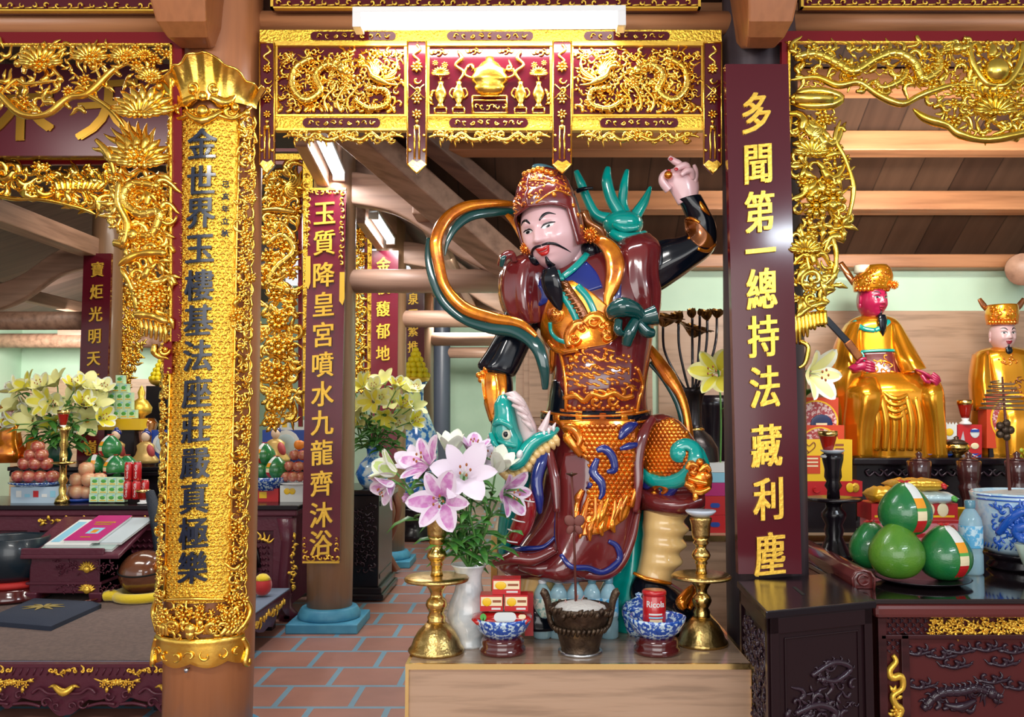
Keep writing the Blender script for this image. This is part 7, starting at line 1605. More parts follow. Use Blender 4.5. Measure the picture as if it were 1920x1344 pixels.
def roundwin(x, y, r):
    def f(c):
        pts = [(x + r * cos(a), y + r * sin(a)) for a in [2 * pi * i / 28 for i in range(28)]]
        x0, x1, y0, y1 = c.clip; pts = [(min(max(a, x0), x1), min(max(b, y0), y1)) for a, b in pts]
        c.poly(pts, .001, CYEL, .5); c.poly([(x + (a - x) * .93, y + (b - y) * .93) for a, b in pts], .001, mat('window_print', (.42, .05, .06), .3, var=(60, (.75, .55, .55), .5, .58)), 1)
        c.mb.ell(c.pt(x + r * .25, y + r * .05, 1.4), (M(r * .5, c.d), .003, M(r * .42, c.d)), None, 18, 6, CNAV); c.rect(x + r * .0, y + r * .02, x + r * .5, y + r * .12, .001, CCRM, 4)
    return f
def wcarton(lb, x0, y0, x1, y1, d, x, y, r):
    g_ = roundwin(x, y, r)
    def f(c): c.clip = (x0, x1, y0, y1); g_(c)
    return carton('biscuit_box', lb, x0, y0, x1, y1, d, .12, CORG, f, 'orange biscuit boxes with round windows')
# counter stand and boxes at the couplet board's edge
solo('black_stand', 'low black stand carrying the yellow and red gift boxes', 'stand', BWOOD, lambda b: (lambda a, e_: bx(b, a.x, e_.x, 5.78, 6.3, BZ, a.z))(P(1480, 932, 5.78), P(1604, 932, 5.78)))
carton('gift_box', 'flat red gift box with heart print under the yellow one', 1490, 902, 1617, 931, 5.80, .2, CRED, lambda c: (c.swirl(1530, 916, 10, 0, 1, .08, .6, 5), c.mb.ell(c.pt(1594, 914, 1), (M(8, c.d), .003, M(9, c.d)), None, 12, 6, CYEL), c.mb.ell(c.pt(1604, 914, 1), (M(8, c.d), .003, M(9, c.d)), None, 12, 6, FOILG)), 'gift boxes by the couplet board')
def yb(c):
    c.stroke([(1517, 848, .6), (1508, 838, .6), (1510, 830, .6), (1517, 836, .6), (1526, 829, .6), (1528, 838, .6), (1514, 850, .6)], 1.0, 5, 4, CBRN); c.rect(1506, 854, 1538, 888, .001, CORG, .6); [c.rect(1510, 858 + k * 7, 1534, 861 + k * 7, .001, CCRM, 1) for k in range(3)]; [c.rect(1566, 832 + k * 8, 1582, 836 + k * 8, .001, CBRN, .6) for k in range(3)]
carton('gift_box', 'upright yellow gift box with heart outline behind the wooden candle stand', 1497, 824, 1598, 902, 5.80, .12, CYEL, yb, 'gift boxes by the couplet board')
wcarton('orange round-window biscuit box standing under its twin by the couplet board', 1496, 797, 1583, 902, 5.96, 1537, 838, 38); wcarton('orange round-window biscuit box topmost by the couplet board', 1496, 745, 1572, 797, 5.98, 1530, 792, 42)
wcarton('orange round-window biscuit box behind the incense coil', 1850, 738, 1990, 840, 6.12, 1905, 785, 48)
solo('dark_block', 'small dark block raising the round-window box behind the incense coil', 'stand', BWOOD, lambda b: (lambda a, e_: bx(b, a.x, e_.x, 6.13, 6.24, TZ, a.z - .002))(P(1855, 840, 6.13), P(1985, 840, 6.13)))
def tower(x0):
    def f(c): c.poly([(x0 + 12, 856), (x0 + 16, 830), (x0 + 22, 808), (x0 + 26, 830), (x0 + 38, 856)], .001, mat('tower_print', (.5, .48, .52), .5), .6); c.mb.ell(c.pt(x0 + 44, 812, 1), (M(9, c.d), .003, M(9, c.d)), None, 12, 6, CWHT); c.rect(x0 + 36, 805, x0 + 52, 810, .001, CBLU, 3); c.mb.ell(c.pt(x0 + 44, 836, 1), (M(8, c.d), .003, M(6, c.d)), None, 12, 6, CCRM); c.rect(x0 + 34, 850, x0 + 56, 860, .001, CBLU, .6); c.stroke([(x0 + 34, 850, 2), (x0 + 56, 860, 2)], 1.2, 4, 1, CWHT); c.stroke([(x0 + 34, 860, 2), (x0 + 56, 850, 2)], 1.2, 4, 1, CRED)
    return f
carton('tower_box', 'red box printed with a grey clock tower beside the seated crimson-faced dignitary', 1612, 796, 1670, 862, 6.08, .14, CRED, tower(1612), 'red boxes printed with a clock tower'); carton('tower_box', 'red box printed with a grey clock tower behind the small brass pot', 1784, 796, 1841, 862, 6.1, .14, CRED, tower(1784), 'red boxes printed with a clock tower')
def ck(c):
    c.rect(1712, 796, 1794, 824, .001, CWHT, .6); [c.mb.ell(c.pt(1724 + k * 9 + (20 if k > 1 else 0), 810, 1.4), (M(8, c.d), .003, M(7, c.d)), None, 12, 6, CYEL) for k in range(5)]; c.rect(1672, 796, 1712, 824, .001, mat('window_print', (.42, .05, .06), .3), .8); c.mb.ell(c.pt(1757, 838, 1), (M(11, c.d), .003, M(10, c.d)), None, 14, 6, CNAV); c.mb.ell(c.pt(1738, 844, .8), (M(14, c.d), .003, M(6, c.d)), None, 12, 6, COR); c.mb.ell(c.pt(1774, 844, .8), (M(10, c.d), .003, M(6, c.d)), None, 12, 6, CYEL)
    for k in range(14): c.poly([(1712 + k * 6, 796), (1718 + k * 6, 796), (1715 + k * 6, 791)], .002, CWHT, .6)
carton('cookie_box', 'white and orange cookie box with zigzag top below the crimson-faced dignitary', 1672, 796, 1795, 851, 6.1, .14, CORG, ck)
solo('blue_plate', 'blue plate under the zigzag-topped cookie box', 'plate', CBLU, lambda b: L1(b, pxprof([(0, 0), (50, 0), (66, 6), (0, 5)], 6.2), Q(1735, 6.25, TZ), None, 32))
o = P(1794, 858, 6.06); t = thing('brass_pot', 'squat brass incense pot with knobbed lid in front of the tower-print box', 'incense burner', o)
mk(lambda b: L1(b, pxprof([(0, 0), (10, 0), (8, 4), (18, 10), (24, 18), (22, 24), (20, 26)], 6.06), o, None, 28), 'pot', ABR, t); mk(lambda b: L1(b, pxprof([(21, 26), (14, 32), (4, 35), (5, 38), (0, 41)], 6.06), o, None, 24), 'lid', BRZ, t)
for x, lb in ((1724, 'dark turned wooden goblet below the zigzag-topped cookie box'), (1817, 'dark turned wooden goblet below the squat brass pot'), (1908, 'dark turned wooden goblet behind the incense rod')):
    o = Q(x, 5.8, BZ); t = thing('wooden_goblet', lb, 'goblet', o, 'dark wooden goblets on the shrine counter'); f = lambda pr: pxprof(pr, 5.8)
    mk(lambda b: L1(b, f([(0, 0), (20, 0), (22, 10), (14, 30), (12, 55), (18, 75), (20, 84), (16, 90), (20, 98), (22, 130), (19, 133), (0, 133)]), o), 'body', mat('goblet_wood', (.055, .014, .014), .2, coat=.6), t); mk(lambda b: L1(b, f([(20, 133), (10, 137), (5, 139), (7, 145), (0, 150)]), o), 'lid', mat('goblet_wood', (.055, .014, .014), .2), t)
def f(b):
    R = random.Random(6)
    for k in range(40): b.ell(P(1912 + R.uniform(-14, 22), 852 + R.uniform(-10, 10), 6.08 + R.uniform(-.04, .04)), M(5, 6.1), None, 8, 6)
solo('grape_bunch', 'bunch of yellow-green grapes beside the round-window box', 'grapes', mat('grape', (.42, .48, .04), .2, coat=.4), f)
# vase of dark metal lotuses on the counter, other boxes
o = Q(1300, 5.95, BZ); t = thing('lotus_vase', 'dark bronze vase behind the guardian holding dark gilt lotuses', 'vase', o)
mk(lambda b: L1(b, pxprof([(0, 0), (30, 0), (34, 20), (44, 60), (48, 110), (46, 150), (34, 172), (20, 184), (17, 196), (17, 230), (22, 250), (34, 262), (30, 262), (14, 240), (0, 235)], 5.95), o, None, 32), 'body', mat('black_bronze', (.03, .024, .026), .25, .5), t)
mk(lambda b: L1(b, pxprof([(20, 180), (22, 184), (20, 188)], 5.95), o, None, 28), 'collar', ABR, t)
DG = mat('dark_gilt', (.22, .11, .03), .3, .9)
for i, (x, y, r, op_, lb) in enumerate(((1243, 612, 26, 1, 'open dark gilt lotus nearest the teal bow'), (1272, 606, 18, .4, 'half-open dark gilt lotus beside the nearest open one'), (1298, 632, 26, 1, 'large open dark gilt lotus low in the middle of the vase'), (1298, 596, 14, .3, 'dark gilt lotus bud behind the low open lotus'), (1326, 600, 16, .4, 'dark gilt lotus bud high beside the dark pillar'), (1344, 596, 16, .7, 'dark gilt lotus partly hidden by the dark pillar'), (1312, 592, 10, .2, 'smallest dark gilt lotus bud at the top of the vase'))):
    c0 = P(x, y, 5.95 + (i % 3 - 1) * .06); R = V((random.Random(i).uniform(-.3, .3), -.25, 1)).normalized().to_track_quat('Z', 'Y').to_matrix(); t = thing('gilt_lotus', lb, 'flower', c0, 'dark gilt lotuses in the bronze vase')
    b = MB()
    r *= 1.3
    for ring_ in (0, 1):
        for k in range(8): petal(b, c0, R, M(r * (1.1 - .2 * ring_), 5.95), M(r * .42, 5.95), op_ * (1 - .3 * ring_), pi / 4 * k + ring_ * .4, DG, DG, 5)
    b.build('bloom', DG, t)
    mk(lambda b: b.tube(cr([o + V((M((x - 1300) * .12, 5.95), 0, M(250, 5.95))), P(1300 + (x - 1300) * .55, 705, 5.95), P(1300 + (x - 1300) * .95, y + 45, 5.95), c0], 6), .009, 7), 'stem', BWOOD, t)
solo('black_urn', 'black flared urn standing behind the bronze lotus vase', 'vase', BWOOD, lambda b: L1(b, pxprof([(0, 0), (36, 0), (40, 60), (32, 120), (30, 170), (44, 215), (46, 236), (0, 236)], 6.3), Q(1335, 6.35, BZ), None, 28))
lily('lily', 'yellow lily glimpsed between the dark pillar and the lotus vase', P(1346, 700, 5.8), (-.5, -.8, .1), .18, .9, PY, PYW, Q(1350, 5.85, 1.2), 'flower', 'yellow lilies by the couplet board', 91, True, LEAF, 3)
lily('lily', 'pale yellow lily poking out beside the carved cloud fringe', P(1516, 700, 5.85), (.5, -.75, -.1), .21, .9, PYW, PCW, Q(1500, 5.9, 1.3), 'flower', 'yellow lilies by the couplet board', 92, True, LEAF, 4)
for k, (y0, y1, m_, lb) in enumerate(((966, 1002, CRED, 'red box lowest of the stack behind the bent knee'), (930, 966, CRED, 'red box second from the bottom behind the bent knee'), (905, 930, CMAG, 'magenta box in the stack behind the bent knee'), (886, 905, CSKY, 'pale blue box in the stack behind the bent knee'), (868, 886, CWHT, 'white box topmost behind the bent knee'))):
    carton('gift_box', lb, 1322, y0, 1392, y1 - .5, 5.76, .2, m_, (lambda c, y0=y0, y1=y1: c.pill(1332, (y0 + y1) / 2 - 5, 1350, (y0 + y1) / 2 + 4, .001, CBLU, .6)) if k < 2 else None, 'boxes stacked behind the bent knee')
# ================================================================ seated dignitaries
GR = mat('gilded_robe', (.92, .40, .02), .22, .8, coat=.5, var=(5, (.80, .30, .01), .4, .7)); CRIM = mat('crimson_skin', (.42, .012, .07), .25, coat=.6); PALE = mat('pale_pink_skin', (.62, .40, .40), .3, coat=.4)
def seated(lb, d, base, torso, lap, hat, headc, s, yaw, skin, beard, extra):
    t = thing('seated_dignitary', lb, 'statue', base, 'seated gilded dignitaries'); tb = MB(); body(tb, torso, None, 40, 5, (0, .035), 8); bv = tb.bvh(); tb.build('robe_body', GR, t)
    lp = MB(); body(lp, lap, None, 48, 5, (.01, .05), 9); lp.build('robe_skirt', GR, t)
    face(t, Matrix.Translation(headc) @ Matrix.Rotation(yaw, 4, 'Z') @ Matrix.Rotation(.08, 4, 'X'), s, skin, mat('dark_lips', (.30, .01, .03), .2), BLACKL, beard, True, .006, False)
    b = MB(); body(b, hat, None, 28, 4); hb = b.bvh(); b.build('hat', GR, t); b = MB(); x0 = hat[0][0]; x1 = hat[0][2]; y0 = hat[0][1]; y1 = hat[-1][1]
    for k in range(9): sball(b, hb, x0 + 4 + (x1 - x0 - 8) * k / 8, y0 - 4, 5, None, 0, 1.)
    sscatter(b, hb, [(x0, y0 - 8), (x1, y0 - 8), (x1, y1 + 3), (x0, y1 + 3)], 9, 3, None, 'sfb', .22); b.build('hat_ornament', AMBER, t)
    extra(t, bv); return t
def ex1(t, bv):
    d = 6.35
    def sl(b):
        body(b, [(1586, 606, 1612, 602, d - .05, .08), (1568, 640, 1606, 640, d - .10, .12), (1560, 680, 1612, 676, d - .16, .13), (1560, 715, 1618, 700, d - .2, .11), (1566, 780, 1590, 760, d - .18, .08), (1568, 840, 1584, 838, d - .15, .06)], None, 30, 4, (0, .06), 6)
    mk(sl, 'sleeve', GR, t)
    mk(lambda b: body(b, [(1660, 602, 1686, 608, d - .05, .08), (1664, 640, 1704, 640, d - .1, .11), (1676, 676, 1722, 672, d - .18, .12), (1690, 700, 1734, 690, d - .24, .09)], None, 30, 4, (0, .05), 6), 'sleeve', GR, t)
    for xs in ((1584, 1652, 1580, 1640, 1582, 1634), (1712, 1764, 1722, 1768, 1728, 1772)): mk(lambda b: body(b, [(xs[0] + 14, 708, xs[1] - 10, 706, d - .22, .09), (xs[0], 730, xs[1], 730, d - .26, .13), (xs[0], 752, xs[1], 752, d - .27, .14), (xs[2], 800, xs[3], 800, d - .25, .13), (xs[4], 858, xs[5], 858, d - .24, .12)], None, 30, 5, (0, .07), 6), 'knee_drapery', GR, t)
    b = MB()
    for k in range(6): x = 1640 + k * 16; ptube(b, [(x - 18, 712 + k * 3, d - .27), (x - 6, 745, d - .33), (x + 4, 790, d - .34), (x + 2, 845, d - .33)], [3, 9, 9, 6])
    for k in range(4): ptube(b, [(1640, 722 + k * 9, d - .3), (1678, 748 + k * 12, d - .36), (1718, 728 + k * 8, d - .32)], [3, 6, 3])
    b.build('drapery_fold', GR, t)
    b = MB(); patch(b, bv, [(1616, 660, 1676, 658), (1622, 682, 1682, 678), (1630, 708, 1688, 702)], .012, 10, 3); pb = b.bvh(); q = b.build('chest_panel', ROBE, t)
    b = MB(); sscatter(b, pb, [(1626, 668), (1670, 666), (1680, 698), (1634, 702)], 11, 4, None, 'sfo', .22); b.build('panel_relief', AMBER, q); b = MB()
    for a in ([(1616, 660), (1646, 658), (1676, 658)], [(1676, 658), (1682, 680), (1688, 702)], [(1616, 660), (1622, 682), (1630, 706)]): sstroke(b, bv, a, 3, None, .6, .014)
    b.build('teal_border', TEAL, q)
    mk(lambda b: (sstroke(b, bv, [(1602, 604), (1618, 616), (1640, 620)], 5, None, .6, .008), sstroke(b, bv, [(1640, 620), (1656, 612), (1666, 603)], 5, None, .6, .008)), 'teal_collar', TEAL, t)
    hd_ = d - .32
    def hand1(b):
        body(b, [(1590, 688, 1602, 700, hd_, .03), (1604, 680, 1618, 696, hd_ - .02, .03), (1618, 676, 1628, 690, hd_ - .02, .024)], None, 16, 4)
        for k in range(4): ptube(b, [(1622, 678 + k * 5, hd_ - .03), (1632, 680 + k * 5, hd_ - .045), (1640, 684 + k * 4, hd_ - .03)], [4, 3.6, 2.4], None, 8)
        ptube(b, [(1606, 682, hd_ - .03), (1614, 674, hd_ - .04), (1624, 672, hd_ - .04)], [4, 4, 2.6], None, 8)
    mk(hand1, 'hand', CRIM, t)
    def hand2(b):
        body(b, [(1712, 690, 1724, 704, hd_, .03), (1728, 694, 1738, 710, hd_ - .03, .03), (1740, 700, 1750, 714, hd_ - .04, .022)], None, 16, 4)
        for k in range(4): ptube(b, [(1742 + k * 2, 712 - k * 4, hd_ - .04), (1752 + k * 2, 716 - k * 3, hd_ - .05), (1755 + k * 2.5, 724 - k * 3, hd_ - .04)], [4, 3.6, 2.4], None, 8)
        ptube(b, [(1728, 704, hd_ - .03), (1736, 714, hd_ - .05), (1744, 718, hd_ - .05)], [4, 4, 2.6], None, 8)
    mk(hand2, 'hand', CRIM, t)
    mk(lambda b: b.bar(P(1548, 597, d - .36), P(1590, 642, d - .36), M(12, d), .02, None, (0, -1, 0)), 'black_tablet', BLACKL, t, bevel=.005); mk(lambda b: b.bar(P(1588, 640, d - .36), P(1612, 672, d - .36), M(15, d), .03, None, (0, -1, 0)), 'tablet_grip', BROWNGOLD, t, bevel=.008)
    mk(lambda b: ptube(b, [(1602, 532, d - .02), (1590, 514, d - .02), (1576, 492, d)], [6, 7, 5], None, 10, 5, .4, (0, -1, 0)), 'hat_wing', BROWNGOLD, t)
    mk(lambda b: body(b, [(1601, 512, 1632, 512, d - .08, .05), (1602, 498, 1632, 498, d - .08, .05)], None, 16, 2), 'hat_back', mat('cream_cloth', (.7, .66, .5), .5), t); mk(lambda b: pom(b, 1676, 534, d - .15, 9), 'pompom', AMBER, t)
d1 = 6.35
seated('crimson-faced gilded dignitary seated with a black tablet in one hand', d1, V((P(1670, 800, d1).x, d1 - .05, TZ)),
    [(1610, 592, 1662, 592, d1, .08), (1588, 606, 1684, 604, d1, .13), (1580, 640, 1694, 640, d1, .16), (1580, 680, 1700, 680, d1 - .02, .18), (1582, 720, 1712, 720, d1 - .04, .20)],
    [(1584, 700, 1740, 700, d1 - .08, .18), (1576, 735, 1764, 732, d1 - .12, .24), (1576, 790, 1768, 790, d1 - .11, .24), (1574, P_b := 862, 1774, 862, d1 - .10, .23)],
    [(1602, 546, 1668, 544, d1 - .06, .115), (1600, 525, 1673, 523, d1 - .06, .13), (1612, 508, 1668, 506, d1 - .06, .12), (1620, 499, 1662, 498, d1 - .06, .09)],
    P(1634, 563, d1 - .06), .80, .40, CRIM, [(-.125, .034, -.13), (-.17, .046, -.14), (-.25, .035, -.15), (-.30, .012, -.15), (-.34, .002, -.15)], ex1)
def ex2(t, bv):
    d = 6.38
    for m_, x in ((-1, 1834), (1, 1908)): mk(lambda b: ptube(b, [(1878 - m_ * -26, 582, d), (1878 + m_ * 34, 572, d), (1878 + m_ * 42, 560, d)], [5, 6, 4], None, 10, 5, .4, (0, -1, 0)), 'hat_wing', BROWNGOLD, t)
    mk(lambda b: sscatter(b, bv, [(1870, 664), (1910, 664), (1906, 680), (1872, 680)], 9, 4, None, 'sfb', .22), 'necklace', AMBER, t)
    mk(lambda b: sscatter(b, bv, [(1890, 715), (1925, 710), (1925, 745), (1892, 745)], 10, 5, None, 'sfb', .22), 'chest_relief', BROWNGOLD, t)
    mk(lambda b: body(b, [(1826, 664, 1850, 658, d - .05, .08), (1820, 710, 1852, 700, d - .1, .1), (1824, 770, 1858, 760, d - .16, .1)], None, 26, 4, (0, .06), 6), 'sleeve', GR, t)
d2 = 6.38
seated('pale-faced gilded dignitary with cap of upturned wings behind the incense coil', d2, V((P(1890, 800, d2).x, d2 - .05, TZ)),
    [(1850, 652, 1908, 652, d2, .09), (1828, 664, 1936, 664, d2, .14), (1826, 700, 1942, 700, d2, .17), (1832, 760, 1944, 760, d2 - .03, .20)],
    [(1828, 745, 1950, 745, d2 - .08, .2), (1826, 790, 1960, 790, d2 - .1, .24), (1826, 858, 1964, 858, d2 - .1, .23)],
    [(1852, 608, 1906, 608, d2 - .05, .10), (1849, 590, 1908, 590, d2 - .05, .11), (1852, 572, 1906, 572, d2 - .05, .10)],
    P(1879, 628, d2 - .05), .70, .05, PALE, [(-.12, .030, -.12), (-.16, .034, -.13), (-.22, .020, -.13), (-.27, .002, -.13)], ex2)
# ================================================================ things on the prayer platform
o = PZ(20, 1122, ZP); od = o.y; t = thing('singing_bowl', 'big black singing bowl on red cushion and dark stand at the platform edge', 'bowl', o); BK = mat('black_bowl', (.008, .018, .028), .3, coat=.3)
mk(lambda b: L1(b, pxprof([(0, 2), (66, 2), (70, 8), (60, 14), (62, 20), (52, 26)], od), o, None, 40), 'stand', STANDW, t); mk(lambda b: L1(b, pxprof([(0, 24), (56, 25), (60, 30), (54, 36), (0, 36)], od), o, None, 36), 'cushion', mat('red_cloth', (.45, .015, .012), .7), t)
mk(lambda b: L1(b, pxprof([(0, 36), (44, 36), (56, 46), (62, 70), (63, 112), (61, 114), (58, 110), (56, 70), (0, 50)], od), o, None, 44), 'bowl', BK, t)
# book desk
dz = 6.45; A0 = PZ(98, 1112, ZP); B0 = PZ(224, 1112, ZP); A0.y = B0.y = dz; hx = (B0.x - A0.x)
t = thing('reading_desk', 'small purple carved reading desk with gilt lotuses and sloping top', 'desk', V(((A0.x + B0.x) / 2, dz + .25, ZP)))
zt_ = P(160, 1046, dz).z
mk(lambda b: bx(b, A0.x, B0.x, dz, dz + .5, ZP + .06, zt_), 'body', PURP, t, bevel=.006); mk(lambda b: bx(b, A0.x - .02, B0.x + .02, dz - .015, dz + .52, ZP + .12, ZP + .14), 'moulding', PURP, t, bevel=.006)
for x in (A0.x - .01, B0.x - .05):
    for y in (dz - .01, dz + .44): mk(lambda b: b.box((x + .03, y + .03, ZP + .035), (.08, .08, .07), None, None, 1.2), 'foot', PURP, t, bevel=.01)
b = MB(); vs = []; zf_, zb2 = zt_ + .0, zt_ + .20
for (x0, x1, y0, y1, l) in ((A0.x - .05, B0.x + .16, dz - .06, dz + .56, 0),): b.add([V((x0, y0, zf_)), V((x1, y0, zf_)), V((x1, y1, zb2)), V((x0, y1, zb2)), V((x0, y0, zf_ + .03)), V((x1, y0, zf_ + .03)), V((x1, y1, zb2 + .03)), V((x0, y1, zb2 + .03))], [(3, 2, 1, 0), (4, 5, 6, 7), (0, 1, 5, 4), (1, 2, 6, 5), (2, 3, 7, 6), (3, 0, 4, 7)], None, False)
b.build('sloping_top', PURP, t, bevel=.008); mk(lambda b: b.box(((A0.x + B0.x) / 2, dz - .045, zf_ + .05), (hx + .1, .025, .05)), 'book_ledge', PURP, t, bevel=.008)
mk(lambda b: b.add([V((B0.x, dz, ZP + .06)), V((B0.x, dz + .5, ZP + .06)), V((B0.x, dz + .5, zb2)), V((B0.x, dz, zt_)), V((A0.x, dz, ZP + .06)), V((A0.x, dz + .5, ZP + .06)), V((A0.x, dz + .5, zb2)), V((A0.x, dz, zt_))], [(0, 1, 2, 3), (7, 6, 5, 4), (1, 5, 6, 2)], None, False), 'side_panel', PURP, t)
c = Carver(dz - .004)
for y in (1064, 1103):
    cx_ = 163
    for k in range(9): c.flame(cx_, y + 4, 17, -pi / 2 + (k - 4) * .36, .1, .15, 3)
    c.ball(cx_, y + 3, 7, 6)
c.build('gilt_lotus', GOLDY, t); c = Carver(dz - .002); c.scatter([(104, 1052), (146, 1052), (146, 1076), (104, 1076)], 9, 5, 'sfl'); c.scatter([(180, 1052), (220, 1052), (220, 1076), (180, 1076)], 9, 6, 'sfl'); c.scatter([(104, 1094), (146, 1094), (146, 1110), (104, 1110)], 9, 7, 'sfl'); c.scatter([(180, 1094), (220, 1094), (220, 1110), (180, 1110)], 9, 8, 'sfl'); c.build('panel_carving', PURP, t)
sl_ = (zb2 - zf_) / .62
def book(lb, x0, x1, y0, y1, th, m, deco=None, lift=0., skew=.0):
    def pz(x, y, l): return V((x + skew * (y - dz), y, zf_ + .032 + (y - dz + .06) * sl_ + l))
    t = thing('book', lb, 'book', pz(x0, y0, lift), 'prayer books on the reading desk')
    def slabp(b, e_, l0, l1): vs = [pz(x, y, l) for l in (l0, l1) for x, y in ((x0 + e_, y0 + e_), (x1 - e_, y0 + e_), (x1 - e_, y1 - e_), (x0 + e_, y1 - e_))]; b.add(vs, [(3, 2, 1, 0), (4, 5, 6, 7), (0, 1, 5, 4), (1, 2, 6, 5), (2, 3, 7, 6), (3, 0, 4, 7)], None, False)
    mk(lambda b: slabp(b, .004, lift, lift + th - .003), 'pages', CWHT, t); mk(lambda b: slabp(b, 0, lift + th - .003, lift + th), 'cover', m, t)
    if deco:
        for nm, mm, u0, u1, v0, v1 in deco: mk(lambda b: b.add([pz(x0 + (x1 - x0) * u, y0 + (y1 - y0) * v, lift + th + .001) for u, v in ((u0, v0), (u1, v0), (u1, v1), (u0, v1))], [(0, 1, 2, 3)], None, False), nm, mm, t)
    return t
xm = (A0.x + B0.x) / 2
xm += .07
book('pale grey-green book lowest on the reading desk', xm - .24, xm + .27, dz - .02, dz + .36, .02, mat('book_grey_green', (.35, .45, .42), .6), None, 0, .1); book('white and blue book under the crimson one on the reading desk', xm - .22, xm + .10, dz + .0, dz + .40, .02, CWHT, (('cover_print', CSKY, .05, .25, .1, .9),), .021, .12)
book('crimson prayer book with gold lettering topmost on the reading desk', xm - .10, xm + .15, dz + .02, dz + .42, .022, CMAG, (('title_line', FOILG, .2, .8, .68, .73), ('title_line', FOILG, .25, .75, .60, .64), ('cover_picture', CSKY, .35, .72, .25, .48), ('cover_picture', COR, .45, .62, .28, .42), ('title_line', FOILG, .35, .65, .1, .14)), .042, .14)
book('thin silver-blue book leaning at the far edge of the reading desk', xm + .14, xm + .30, dz + .04, dz + .44, .018, mat('book_silver', (.45, .52, .55), .4), None, .021, .14)
# wooden fish drum on yellow ring cushion
o = PZ(270, 1122, ZP); od = o.y; t = thing('wooden_fish_drum', 'round brown wooden fish drum behind the gold scroll', 'drum', o + V((0, 0, .04))); WF = mat('fish_drum_wood', (.10, .032, .015), .18, coat=.7, wood=('x', (.15, .05, .022), 8)); oc = o + V((0, 0, M(48, od)))
mk(lambda b: b.ell(oc, (M(44, od), .20, M(40, od)), None, 36, 22), 'body', WF, t); mk(lambda b: b.tube([oc + V((M(44.5, od) * cos(a), -.201 * sin(a), M(8, od) - .03 * sin(a))) for a in [pi * i / 20 for i in range(21)]], .006, 6), 'sound_slit', mat('slot_black', (.002, .002, .002), .9), t)
mk(lambda b: b.ell(oc + V((M(36, od), -.1, M(16, od))), (.03, .04, .05), None, 14, 9), 'gilt_eye', AMBER, t)
YC = mat('yellow_velvet', (.78, .56, .01), .8, sheen=.5, bump=(80, .4))
solo('ring_cushion', 'yellow velvet ring cushion under the wooden fish drum', 'cushion', YC, lambda b: b.tube([o + V((M(46, od) * cos(a), .2 * sin(a), M(9, od))) for a in [2 * pi * i / 30 for i in range(30)]], M(9, od), 10, None, 1, None, False, True)); od2 = PZ(210, 1128, ZP).y
t = thing('drum_mallet', 'thin mallet with yellow velvet head lying before the wooden fish drum', 'mallet', PZ(190, 1132, ZP)); mk(lambda b: b.tube([PZ(132, 1137, ZP) + V((0, 0, .012)), PZ(200, 1127, ZP) + V((0, 0, .03))], .009, 8), 'stick', STANDW, t); mk(lambda b: ptube(b, [(196, 1118, od2), (212, 1116, od2), (228, 1122, od2)], [9, 11, 8]), 'velvet_head', YC, t)
solo('beater', 'black padded beater leaning against the reading desk end', 'mallet', mat('black_cloth', (.012, .018, .03), .7, bump=(80, .5)), lambda b: ptube(b, [(281, 922, 6.95), (288, 950, 6.9), (295, 985, 6.85), (300, 1040, 6.8), (303, 1100, 6.75)], [8, 11, 12, 10, 8]))
o = PZ(492, 1117, ZP); od = o.y; t = thing('velvet_ball', 'red velvet ball with yellow top on the platform corner by the aisle', 'ball', o); mk(lambda b: b.ell(o + V((0, 0, M(20, od))), (M(17, od), M(17, od), M(20, od)), None, 24, 14), 'ball', mat('red_velvet', (.50, .012, .012), .6, sheen=.4), t); mk(lambda b: L1(b, pxprof([(15.5, 29.5), (12, 35), (7, 39.5), (0, 41)], od), o, None, 24), 'yellow_top', YC, t)
# ================================================================ offerings on the long altar
ad = 7.42
def stand(px, d=ad, z=AZ): return Q(px, d, z)
APR_ = mat('apple_skin', (.38, .028, .03), .22, coat=.5, var=(16, (.62, .30, .16), .42, .7)); PEARM = mat('pomegranate_skin', (.62, .24, .14), .35, coat=.3, var=(12, (.66, .42, .22), .42, .65)); ORM = mat('orange_skin', (.80, .24, .02), .4, bump=(160, .2))
def fruit(name, lb, px, py, d, r, m, grp, src=None):
    if src: return dup(src, P(px, py, d) , lb)
    o = P(px, py, d); rr = M(r, d); t = thing(name, lb, name.split('_')[-1], o, grp)
    mk(lambda b: L1(b, [(1e-4, -rr * .82), (rr * .4, -rr * .9), (rr * .85, -rr * .5), (rr, .05 * rr), (rr * .85, rr * .6), (rr * .4, rr * .85), (rr * .1, rr * .72), (1e-4, rr * .66)], o, None, 20), 'flesh', m, t); mk(lambda b: b.tube([o + V((0, 0, rr * .66)), o + V((rr * .1, 0, rr * 1.05))], rr * .06, 5), 'stem', BRNM, t); return t
BRNM = mat('fruit_stem', (.12, .07, .03), .7)
rowname = ('bottom', 'second', 'third')
ap0 = None
def pile(cx, ys, xs_rows, d, r, m, grp, kind, nm, where):
    s0 = None; ordn = ('first', 'second', 'third', 'fourth', 'fifth')
    for ri, (y, xs) in enumerate(zip(ys, xs_rows)):
        for k, x in enumerate(xs):
            lv = 'topmost' if len(xs) == 1 and ri else ('bottom-row', 'second-row', 'third-row')[min(ri, 2)]; lb = f'{lv} {nm} {where}' if len(xs) == 1 else f'{lv} {nm} {ordn[k]} from the left {where}'
            if s0 is None: s0 = fruit(kind, lb, x, y, d, r, m, grp)
            else: fruit(kind, lb, x, y, d - .03 * (k % 2), r, m, grp, s0)
pile(70, (893, 869, 853, 838), ((34, 54, 76, 98), (46, 66, 87), (58, 78), (71,)), ad, 12.5, APR_, 'red apples piled on the altar', 'apple', 'red apple', 'of the tall pile beside the brass candlestick')
